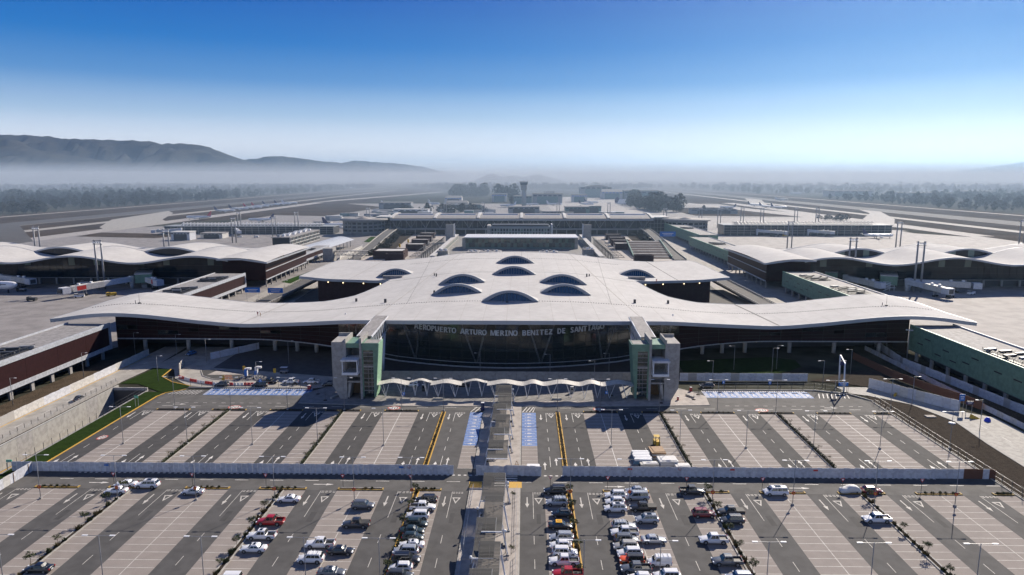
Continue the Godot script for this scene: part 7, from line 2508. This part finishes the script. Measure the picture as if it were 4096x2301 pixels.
	if kind == "jeep":
		part(o, "spare_wheel", tubemesh(Vector3(l + .02, 1.0, 0), Vector3(l + .22, 1.0, 0), .38, .38, 14), M.rubber)
		for s in [-1, 1]:
			b = MB.new()
			b.box(Vector3(-l * .62, .86, s * w * .98), Vector3(1.0, .12, .3))
			b.box(Vector3(l * .60, .86, s * w * .98), Vector3(1.0, .12, .3))
			part(o, "fender", b.done(), M.black)
	protos[kind] = o
	return o

func car(kind: String, paint: String, x: float, z: float, face: int, label: String, extra := "", turn := 0.0) -> void:
	var names := {"sedan": "sedan", "hatch": "hatchback", "suv": "suv", "big_suv": "suv", "wagon": "estate_car", "pickup": "pickup_truck", "minivan": "minivan", "van": "panel_van", "jeep": "off_roader"}
	var o: Node3D = car_proto(kind).duplicate()
	o.name = numbered(names[kind])
	add_child(o)
	o.position = Vector3(x, 0.02, z)
	o.rotation.y = turn + (0.0 if face < 0 else PI) + sin(x * 3.1 + z) * .015
	tag(o, label, {"sedan": "car", "hatch": "car", "suv": "suv", "big_suv": "suv", "wagon": "car", "pickup": "pickup", "minivan": "minivan", "van": "van", "jeep": "car"}[kind], "parked cars")
	for ch in o.get_children():
		var n: String = ch.name.rstrip("0123456789")
		if n in ["body", "mirror", "load_bed_sides"] or (n == "cabin" and kind != "jeep"):
			(ch as MeshInstance3D).material_override = M["car_" + paint]
	var c: Array = CAR[kind]
	var h: float = c[2]
	if extra.contains("rails"):
		for s in [-1, 1]:
			part(o, "roof_rail", box1, M.steel_grey, xb(Vector3((c[5] + c[6]) / 2, h + .05, s * c[1] * .33), Vector3(c[6] - c[5] - .2, .06, .05)))
	if extra.contains("bars"):
		for k in 3:
			part(o, "roof_bar", box1, M.steel_white if k < 2 else M.steel_grey, xb(Vector3(lerpf(c[5], c[6], .2 + .3 * k), h + .09, 0), Vector3(.07, .06, c[1] * .72)))
	if extra.contains("sunroof"):
		part(o, "sunroof", box1, M.car_glass, xb(Vector3(lerpf(c[5], c[6], .42), h + .022, 0), Vector3((c[6] - c[5]) * .42, .03, c[1] * .42)))
	if extra.contains("cover"):
		part(o, "bed_cover", box1, M.dark_cover, xb(Vector3(1.8, c[3] + .04, 0), Vector3(1.66, .06, c[1] * .9)))
	if extra.contains("rollbar"):
		var b := MB.new()
		b.beam(Vector3(1.1, c[3], -.75), Vector3(1.0, h, -.6), .09, .09)
		b.beam(Vector3(1.1, c[3], .75), Vector3(1.0, h, .6), .09, .09)
		b.beam(Vector3(1.0, h, -.6), Vector3(1.0, h, .6), .09, .09)
		b.beam(Vector3(1.0, h, -.6), Vector3(2.0, c[3], -.75), .08, .08)
		part(o, "roll_bar", b.done(), M.black)
	if extra.contains("taxi"):
		part(o, "yellow_roof", box1, M.taxi_yellow, xb(Vector3((c[5] + c[6]) / 2, h + .025, 0), Vector3(c[6] - c[5] + .1, .04, c[1] * .66)))
		var t := TextMesh.new()
		t.text = "42"
		t.font_size = 32
		t.pixel_size = .022
		t.depth = .01
		part(o, "roof_number", t, M.black, Transform3D(Basis(Vector3.RIGHT, -PI / 2) * Basis(Vector3.FORWARD, PI), Vector3((c[5] + c[6]) / 2, h + .05, 0)))

func cars() -> void:
	mk("dark_cover", .03, .03, .032, .7)
	mk("taxi_yellow", .78, .40, .01, .4)
	var L := -1
	var R := 1
	for q in [
		["sedan", "white", -81.2, -135.7, L, "white sedan with dark sunroof, nearer of the two at far left", "sunroof"],
		["sedan", "white", -81.0, -138.9, L, "white sedan partly hidden by the small tree, farther of the two at far left"],
		["big_suv", "white", -76.0, -138.5, L, "white suv with dark sunroof across the planter from two white sedans at far left", "sunroof rails"],
		["sedan", "silver", -64.5, -135.5, L, "silver older sedan alone beside a lamp post, left of the red pickup"],
		["sedan", "black", -77.2, -106.4, L, "black sedan with red tail lights at the bottom left corner"],
		["sedan", "white", -42.9, -132.5, L, "white sedan with sunroof parked alone behind the red pickup", "sunroof"],
		["pickup", "red", -43.3, -123.1, L, "red pickup with a black roll bar on the left half", "rollbar"],
		["pickup", "white", -43.0, -117.8, L, "white pickup with dark sunroof just in front of the red pickup", "sunroof"],
		["sedan", "white", -42.8, -113.4, L, "white sedan with dark sunroof in front of the sunroofed white pickup", "sunroof"],
		["van", "white", -43.1, -103.6, L, "white vehicle cut off by the bottom edge below the left white sedan"],
		["suv", "grey", -26.8, -129.9, R, "grey suv facing right, alone near the fence on the left half"],
		["pickup", "dark_grey", -26.4, -122.4, L, "dark grey pickup with a covered bed on the left half", "cover"],
		["pickup", "white", -31.2, -115.1, L, "white pickup with an open black bed in front of the dark covered pickup"],
		["sedan", "black", -26.8, -112.9, R, "black sedan facing right beside the white pickup on the left half"],
		["suv", "white", -31.4, -110.2, L, "white suv with roof bars in front of the white pickup on the left half", "bars"],
		["sedan", "grey", -26.6, -106.2, R, "grey sedan with sunroof at the bottom edge of the left half", "sunroof"],
		["suv", "black", -14.2, -132.5, L, "black suv nearest the fence in the packed row left of the walk", "rails"],
		["pickup", "white", -14.5, -129.5, R, "white older pickup, second from the fence in the packed row left of the walk"],
		["suv", "white", -15.0, -125.9, L, "white crossover, third from the fence in the packed row left of the walk"],
		["suv", "green", -14.8, -122.6, R, "dark green suv facing right in the packed row left of the walk"],
		["sedan", "green", -15.1, -120.2, R, "dark green sedan in front of the dark green suv left of the walk"],
		["hatch", "green", -14.6, -117.8, R, "dark hatchback in front of the dark green sedan left of the walk"],
		["sedan", "white", -14.4, -115.1, L, "white sedan with sunroof in the middle of the packed row left of the walk", "sunroof"],
		["suv", "silver", -15.1, -112.9, L, "silver small suv in front of the white sunroofed sedan left of the walk"],
		["big_suv", "black", -14.6, -110.2, R, "large black suv near the bottom of the row left of the walk", "rails"],
		["hatch", "white", -15.1, -107.8, L, "white hatchback with dark lower trim, next to last of the row left of the walk"],
		["suv", "dark_grey", -14.8, -105.2, R, "dark car cut off by the bottom edge in the row left of the walk"],
		["big_suv", "black", 12.8, -137.2, L, "black suv with roof rails nearest the fence in the row right of the walk", "rails"],
		["suv", "silver", 12.9, -132.1, L, "silver suv with white roof bars, second in the row right of the walk", "bars"],
		["hatch", "black", 13.6, -127.2, L, "black hatchback with roof bars behind the taxi", "rails"],
		["sedan", "black", 13.1, -122.6, R, "black taxi sedan with a yellow roof", "taxi"],
		["suv", "silver", 13.1, -118.1, L, "silver blue suv just in front of the taxi"],
		["hatch", "white", 12.8, -115.5, L, "white hatchback, second in front of the taxi"],
		["suv", "white", 13.4, -113.0, R, "white suv facing right, third in front of the taxi"],
		["pickup", "white", 13.1, -110.2, L, "white pickup with a loaded bed, fourth in front of the taxi"],
		["pickup", "red", 13.5, -106.3, L, "red pickup cut off by the bottom edge right of the walk"],
		["sedan", "silver", 30.1, -137.7, L, "silver sedan at the head of the right double row, behind the silver minivan"],
		["suv", "white", 25.4, -135.3, L, "white suv at the head of the right double row, left column", "rails"],
		["minivan", "silver", 29.8, -134.8, L, "silver minivan at the head of the right double row, right column"],
		["hatch", "white", 24.9, -132.6, L, "white hatchback wedged between two white suvs in the right double row"],
		["suv", "white", 24.6, -129.6, L, "white suv with dark sunroof in front of the wedged hatchback", "sunroof rails"],
		["pickup", "black", 30.2, -130.0, L, "black pickup with a grey covered bed in the right double row", "cover"],
		["suv", "silver", 30.2, -125.2, L, "silver suv with dark sunroof alone in front of the black covered pickup", "sunroof rails"],
		["wagon", "silver", 25.3, -122.8, R, "silver estate car with roof bars in the right double row", "bars"],
		["pickup", "white", 25.1, -120.2, L, "white pickup with an open black bed in front of the silver estate car"],
		["suv", "grey", 25.1, -117.6, R, "dark silver crossover in front of the white pickup in the right double row"],
		["sedan", "silver", 30.1, -117.7, R, "silver sedan facing right, alone in the right column of the double row"],
		["suv", "champagne", 24.6, -115.2, L, "champagne suv in front of the dark silver crossover"],
		["suv", "white", 25.0, -112.9, L, "white suv directly behind the orange off-roader"],
		["jeep", "orange", 25.0, -110.6, L, "orange off-roader with a black hard top"],
		["pickup", "grey", 25.3, -108.1, L, "grey pickup with an open bed in front of the orange off-roader"],
		["van", "white", 29.7, -110.2, L, "white panel van with a ribbed roof beside the orange off-roader", "bars"],
		["hatch", "white", 25.6, -105.4, L, "white car cut off by the bottom edge below the grey pickup"],
		["suv", "white", 30.2, -106.0, L, "white suv cut off by the bottom edge below the panel van"],
		["pickup", "dark_grey", 42.0, -137.7, R, "dark grey pickup with a silver hood facing right, by the fence right of the middle"],
		["suv", "maroon", 41.9, -127.7, R, "dark red crossover facing right beside the planter"],
		["pickup", "white", 41.2, -117.9, L, "white pickup with a black bed alone in front of the dark red crossover"],
		["pickup", "grey", 41.6, -110.7, L, "dark silver pickup with a hood scoop near the bottom right of the middle"],
		["suv", "silver", 42.2, -105.6, L, "silver suv cut off by the bottom edge right of the middle"],
		["pickup", "dark_grey", 47.5, -128.6, L, "dark covered pickup across the planter from the dark red crossover", "cover"],
		["suv", "dark_grey", 46.8, -125.2, L, "dark grey suv in front of the dark covered pickup"],
		["minivan", "white", 59.7, -137.5, L, "white passenger van with dark windows near the fence on the right", "sunroof"],
		["hatch", "maroon", 80.6, -138.7, R, "dark red car beside the car under a white cover"],
		["pickup", "white", 75.3, -126.2, L, "large white pickup alone on the right side"],
		["suv", "dark_grey", -91.5, -210.8, L, "dark suv at the left drop-off by the red barriers"],
		["minivan", "black", -79.0, -210.5, L, "black minivan at the left drop-off behind the blue bays"],
		["pickup", "black", -77.4, -214.5, R, "black pickup with a covered bed at the left drop-off", "cover"],
		["pickup", "white", -70.2, -214.2, L, "white pickup at the left drop-off, left of the other white pickup"],
		["pickup", "white", -63.5, -214.3, L, "white pickup at the left drop-off nearest the stair tower"],
		["hatch", "blue", -120.4, -249.5, L, "pale blue car in the shade under the left wing", "", 1.2],
		["suv", "dark_grey", 64.8, -212.5, L, "dark grey suv on the road behind the right blue bays"],
		["suv", "white", -30.1, -211.5, L, "white suv in the shade behind the left sun sails"],
		["sedan", "black", -13.7, -211.5, L, "black car in the shade behind the middle sun sails"],
		["suv", "black", -56.8, -211.6, L, "black car in the shade beside the left stair tower"],
		["sedan", "dark_grey", -128.9, -196.4, L, "dark sedan driving along the left side road", "", -1.35]]:
		car(q[0], q[1], q[2], q[3], q[4], q[5], q[6] if q.size() > 6 else "", q[7] if q.size() > 7 else 0.0)
	for k in protos: protos[k].free()
	# a car under a white cover
	var o := thing("covered_car", "car wrapped in a white fabric cover near the fence on the right", "covered car", Vector3(76.0, 0.02, -138.8))
	var b := MB.new()
	var rings := []
	for q in [[-2.1, .5, .75], [-1.9, .85, .9], [-1.0, 1.0, .95], [-.6, 1.2, .92], [-.2, 1.5, .82], [1.0, 1.52, .8], [1.7, 1.25, .85], [2.0, .9, .82], [2.15, .5, .7]]:
		var p := PackedVector3Array()
		for e in [[-1.02, .18], [-1.04, .5], [-.98, .82], [-.8, 1.0], [0.0, 1.03], [.8, 1.0], [.98, .82], [1.04, .5], [1.02, .18]]:
			p.append(Vector3(q[0] + sin(e[0] * 9 + q[0] * 4) * .03, maxf(.12, q[1] * e[1]), e[0] * q[2]))
		rings.append(p)
	b.loft(rings)
	part(o, "fabric_cover", b.done(true), M.tarp_white)
	for x in [-1.3, 1.3]:
		for s in [-1, 1]:
			part(o, "wheel", tubemesh(Vector3(x, .3, s * .72), Vector3(x, .3, s * .84), .3, .3, 12), M.rubber)

# ---------------------------------------------------------------- site clutter and small things
func small_things() -> void:
	# building material stacked behind the fence
	for i in 6:
		var o := thing("panel_stack", "%s stack of pale blue sheets behind the fence, counted from the terminal" % ordinal(i), "sheets", Vector3(34.2, 0, -157.5 + i * .95), 0, "stacks of blue sheets")
		for k in 3:
			part(o, "sheet", box1, M.stack_blue if k < 2 else M.steel_white, xb(Vector3(sin(i * 2.0) * .15, .25 + k * .42, 0), Vector3(4.4 - k * .2, .4, .75)))
	for q in [[38.4, -157.4, 3.4, 1.7, 4.0, "wood", "stack of boards with a timber top beside the blue sheets"], [40.0, -153.0, 4.4, 1.3, 3.2, "tarp_white", "pile wrapped in torn white plastic behind the fence"], [35.4, -151.3, 4.2, .9, 1.6, "panel_stained", "pallet of brown sheets just behind the fence"], [43.0, -150.6, 3.4, .8, 1.8, "tarp_white", "low plastic wrapped pile at the right of the stacks"]]:
		var o := thing("material_pile", q[6], "building material", Vector3(q[0], 0, q[1]), .05, "piles of building material")
		for k in 4:
			part(o, "layer", box1, M[q[5]] if k % 2 else M.panel_cream, xb(Vector3(sin(k * 1.7) * .12, q[3] * (k + .5) / 4, cos(k * 2.3) * .08), Vector3(q[2], q[3] / 4 - .02, q[4]), sin(k) * .03))
		part(o, "wrap", box1, M.tarp_white if q[5] != "wood" else M.wood, xb(Vector3(.1, q[3] + .04, -.1), Vector3(q[2] * .8, .08, q[4] * .85), .06))
	var fk := thing("forklift", "yellow forklift standing behind the material stacks", "forklift", Vector3(39.4, 0, -163.4))
	part(fk, "body", box1, M.digger_yellow, xb(Vector3(0, .95, -.4), Vector3(1.4, 1.1, 2.2)))
	part(fk, "counterweight", box1, M.steel_dark, xb(Vector3(0, .9, -1.5), Vector3(1.3, .9, .6)))
	var b := MB.new()
	for e in [[-.6, -1.1], [.6, -1.1], [-.6, .5], [.6, .5]]:
		b.beam(Vector3(e[0], 1.4, e[1]), Vector3(e[0], 2.6, e[1]), .1, .1)
	b.box(Vector3(0, 2.62, -.3), Vector3(1.4, .1, 1.8))
	part(fk, "cab_frame", b.done(), M.digger_yellow)
	b = MB.new()
	for e in [-.45, .45]:
		b.beam(Vector3(e, .1, .9), Vector3(e, 3.0, .9), .14, .14)
		b.beam(Vector3(e, .15, .9), Vector3(e, .15, 2.0), .14, .08)
	part(fk, "mast", b.done(), M.steel_dark)
	for e in [[-.65, -1], [.65, -1], [-.65, .6], [.65, .6]]:
		part(fk, "wheel", tubemesh(Vector3(e[0] - .1, .38, e[1]), Vector3(e[0] + .1, .38, e[1]), .38, .38, 12), M.rubber)
	# gantry with a blue road sign on the right
	var gn := thing("sign_gantry", "white twin leg mast with a blue road sign by the right blue bays", "sign gantry", Vector3(106, 0, -209.5))
	for q in [[0.0, 2.3], [3.2, -8.0]]:
		part(gn, "leg", tubemesh(Vector3(q[0], 0, q[1]), Vector3(q[0] - .3, 9.6, q[1]), .3, .22, 8), M.steel_white)
	b = MB.new()
	b.beam(Vector3(-.2, 9.5, 2.3), Vector3(3.0, 9.5, -8.0), .3, .3)
	part(gn, "cross_beam", b.done(), M.steel_white)
	part(gn, "dark_panel", box1, M.tail_navy, xb(Vector3(1.2, 8.6, -2.0), Vector3(2.2, 1.4, .2), .3))
	part(gn, "footing", box1, M.steel_dark, xb(Vector3(0, .3, 2.3), Vector3(1.2, .6, 1.0)))
	for q in [[106.2, -208.2, 3.0, 1.2, 2.0, "sign_blue", "blue destination board beside the white sign mast"], [131.6, -190.2, 1.5, 2.0, 3.4, "sign_blue", "blue information board at the end of the double row hoarding"], [133.4, -189.4, 2.0, 1.0, 2.6, "tail_navy", "dark board on wire legs at the end of the double row hoarding"], [-113.2, -147.4, 1.3, .6, 1.6, "sign_green", "green notice on the wire fence at the left edge"], [-108.0, -190.8, 1.1, .7, 2.6, "sign_green", "green exit sign on a post by the left yellow kerb"], [-137.1, -352, 8.0, 2.6, 6.5, "sign_blue", "left blue gantry board seen over the left wing's roof"], [-124.6, -351, 8.0, 2.6, 6.5, "sign_blue", "right blue gantry board seen over the left wing's roof"], [150.5, -690, 16.0, 5.0, 7.0, "sign_blue", "pale blue overhead board beyond the right elevated road"]]:
		var o := thing("road_sign", q[6], "sign", Vector3(q[0], 0, q[1]), 0, "road sign boards")
		part(o, "board", box1, M[q[5]], xb(Vector3(0, q[4] + q[3] / 2, 0), Vector3(q[2], q[3], .12)))
		for e in [-.4, .4]:
			part(o, "post", box1, M.galvanised, xb(Vector3(e * q[2], q[4] / 2 + .2, -.12), Vector3(.1, q[4] + .4, .1)))
		part(o, "white_line", box1, M.sign_white, xb(Vector3(0, q[4] + q[3] * .62, .07), Vector3(q[2] * .7, q[3] * .13, .02)))
		part(o, "white_line", box1, M.sign_white, xb(Vector3(0, q[4] + q[3] * .32, .07), Vector3(q[2] * .55, q[3] * .11, .02)))
	# yellow works signs at the drop-off
	for q in [[-89.6, -224.0, "tallest yellow works sign at the left drop-off"], [-91.8, -212.6, "yellow works sign among the red barriers"], [-78.0, -221.0, "yellow works sign above the black pickup"]]:
		var o := thing("works_sign", q[2], "sign", Vector3(q[0], 0, q[1]), 0, "yellow works signs")
		part(o, "post", tubemesh(Vector3.ZERO, Vector3(0, 2.6, 0), .05, .05, 6), M.steel_dark)
		part(o, "panel", box1, M.digger_yellow, xb(Vector3(0, 2.3, .06), Vector3(.9, 1.5, .06), .3))
	# wheelchair signs on posts
	for i in 5:
		var q: Array = [[-30.2, -197.2, "left of the walk on the plaza"], [31.0, -199.5, "right of the walk on the plaza"], [-78.6, -209.8, "behind the left blue bays"], [84.0, -210.2, "behind the right blue bays"], [69.5, -210.6, "behind the right blue bays nearer the tower"]][i]
		var o := thing("accessible_sign", "blue parking sign on a post " + q[2], "sign", Vector3(q[0], .1, q[1]), 0, "blue parking signs")
		part(o, "post", tubemesh(Vector3.ZERO, Vector3(0, 2.2, 0), .05, .05, 6), M.galvanised)
		part(o, "board", box1, M.sign_blue, xb(Vector3(0, 2.2, .05), Vector3(.8, .95, .05)))
		part(o, "pictogram", box1, M.sign_white, xb(Vector3(0, 2.2, .085), Vector3(.3, .5, .02)))
	# ticket machines, litter bins and information pillars
	for q in [[-5.9, -189.2, 1.0, 2.2, .9, "tail_navy", "dark blue ticket pillar with a white ribbed top left of the walk"], [-25.6, -206.5, 1.0, 2.0, .5, "steel_dark", "dark information pillar under the left sun sails"], [21.0, -205.4, 1.1, 2.0, .6, "steel_grey", "grey information pillar under the right sun sails"], [-62.4, -208.2, .9, 1.1, .7, "plastic_red", "red hydrant box at the right end of the left blue bays"], [58.6, -208.0, .7, 1.2, .6, "plastic_red", "red hydrant box left of the right blue bays"], [52.6, -199.2, .5, 1.0, .5, "plastic_red", "small red post beside the right stair tower"], [8.2, -148.6, 3.0, 1.0, 2.0, "sign_white", "white works cabin behind the short fence by the walk"]]:
		var o := thing("pillar_box", q[6], "pillar", Vector3(q[0], .14, q[1]), 0, "pillars and boxes of the plaza")
		part(o, "body", box1, M[q[5]], xb(Vector3(0, q[3] / 2, 0), Vector3(q[2], q[3], q[4])))
		part(o, "cap", box1, M.sign_white, xb(Vector3(0, q[3] + .06, 0), Vector3(q[2] * .9, .12, q[4] * .9)))
		part(o, "screen", box1, M.car_glass, xb(Vector3(0, q[3] * .65, q[4] / 2 + .01), Vector3(q[2] * .6, q[3] * .3, .03)))
	# stone benches and round planters of the plaza
	var bn := [[-52, -199.8, 1.1, "at an angle left of the left tower"], [-34, -197.4, 0, "in front of the first sun sail"], [-29.8, -197.4, 0, "in front of the second sun sail"], [-20, -198.4, 0, "in front of the third sun sail"], [16, -199, 0, "in front of the right sun sails"], [57.0, -202.5, -1.0, "at an angle right of the right tower"]]
	for q in bn:
		solo("stone_bench", boxmesh(Vector3(3.0, .5, .7)), M.concrete_pale, "long stone bench " + q[3], "bench", Vector3(q[0], .4, q[1]), q[2], "stone benches")
	for i in 6:
		var q: Array = [[-58, -203], [-54, -197], [60, -204.5], [57.5, -199.8], [47, -196.4], [33, -203]][i]
		var o := thing("tree_pit", "%s bare sapling in a dark round pit on the plaza, from left to right" % ordinal([0, 1, 5, 4, 3, 2][i]), "tree", Vector3(q[0], .15, q[1]), 0, "plaza saplings")
		part(o, "pit", tubemesh(Vector3.ZERO, Vector3(0, .03, 0), .6, .6, 12), M.mulch)
		b = MB.new()
		b.tube(Vector3.ZERO, Vector3(.1, 2.8, 0), .05, .02, 5)
		b.tube(Vector3(.05, 1.6, 0), Vector3(.7, 2.5, .2), .02, .01, 5)
		b.tube(Vector3(.05, 1.8, 0), Vector3(-.5, 2.6, -.2), .02, .01, 5)
		part(o, "trunk", b.done(), M.bark)
	# motorbike, beach buggy, blue tarp, fence screens
	var mb := thing("motorbike", "dark motorbike parked before the white pickups at the left drop-off", "motorbike", Vector3(-68.3, 0.02, -212.0), .2)
	for x in [-.65, .65]:
		part(mb, "wheel", tubemesh(Vector3(x, .31, -.06), Vector3(x, .31, .06), .31, .31, 12), M.rubber)
	b = MB.new()
	b.box(Vector3(0, .55, 0), Vector3(.9, .35, .25))
	b.beam(Vector3(-.65, .31, 0), Vector3(-.4, 1.0, 0), .08, .08)
	part(mb, "frame", b.done(), M.black)
	part(mb, "seat", box1, M.black, xb(Vector3(.3, .8, 0), Vector3(.7, .12, .26)))
	part(mb, "handlebar", box1, M.steel_dark, xb(Vector3(-.4, 1.02, 0), Vector3(.08, .06, .7)))
	var bg := thing("site_buggy", "small roofed site buggy in the shaded left forecourt", "buggy", Vector3(-76.6, 0, -226))
	part(bg, "body", box1, M.steel_grey, xb(Vector3(0, .7, 0), Vector3(2.6, .6, 1.3)))
	part(bg, "roof", box1, M.panel_white, xb(Vector3(0, 2.1, 0), Vector3(2.4, .1, 1.4)))
	for e in [[-1.1, .6], [1.1, .6], [-1.1, -.6], [1.1, -.6]]:
		part(bg, "post", box1, M.steel_dark, xb(Vector3(e[0], 1.5, e[1]), Vector3(.06, 1.2, .06)))
		part(bg, "wheel", tubemesh(Vector3(e[0] * .8, .35, e[1] - .1), Vector3(e[0] * .8, .35, e[1] + .1), .35, .35, 12), M.rubber)
	var tp := MB.new()
	tp.loft([ring(Vector3(0, 0, 0), .9, .8), ring(Vector3(.05, .6, 0), .75, .7), ring(Vector3(.1, 1.1, 0), .3, .3)])
	solo("tarp_bundle", tp.done(), M.tarp_blue, "bright blue tarpaulin bundle on the right side road", "tarpaulin", Vector3(134.4, 0, -183))
	var wg := MB.new()
	wg.hexa([Vector3(-1.4, 0, .5), Vector3(1.4, 0, .5), Vector3(1.4, 0, -.5), Vector3(-1.4, 0, -.5), Vector3(-1.4, 1.4, .1), Vector3(1.0, .2, .1), Vector3(1.0, .2, -.1), Vector3(-1.4, 1.4, -.1)])
	solo("yellow_wedge", wg.done(), M.digger_yellow, "yellow wedge shaped barrier beside the blue tarpaulin", "barrier", Vector3(132.4, 0, -185))
	solo("yellow_barrier", boxmesh(Vector3(3.0, .8, .5)), M.digger_yellow, "dusty yellow barrier at the foot of the double row hoarding", "barrier", Vector3(121.0, .4, -205.2), .9)
	var af := MB.new()
	af.beam(Vector3(-.7, 0, 0), Vector3(0, 1.7, 0), .12, .08)
	af.beam(Vector3(.7, 0, 0), Vector3(0, 1.7, 0), .12, .08)
	af.beam(Vector3(-.4, .8, 0), Vector3(.4, .8, 0), .1, .08)
	solo("timber_trestle", af.done(), M.wood, "timber A-frame trestle behind the short fence on the walk", "trestle", Vector3(4.4, .13, -149.8))
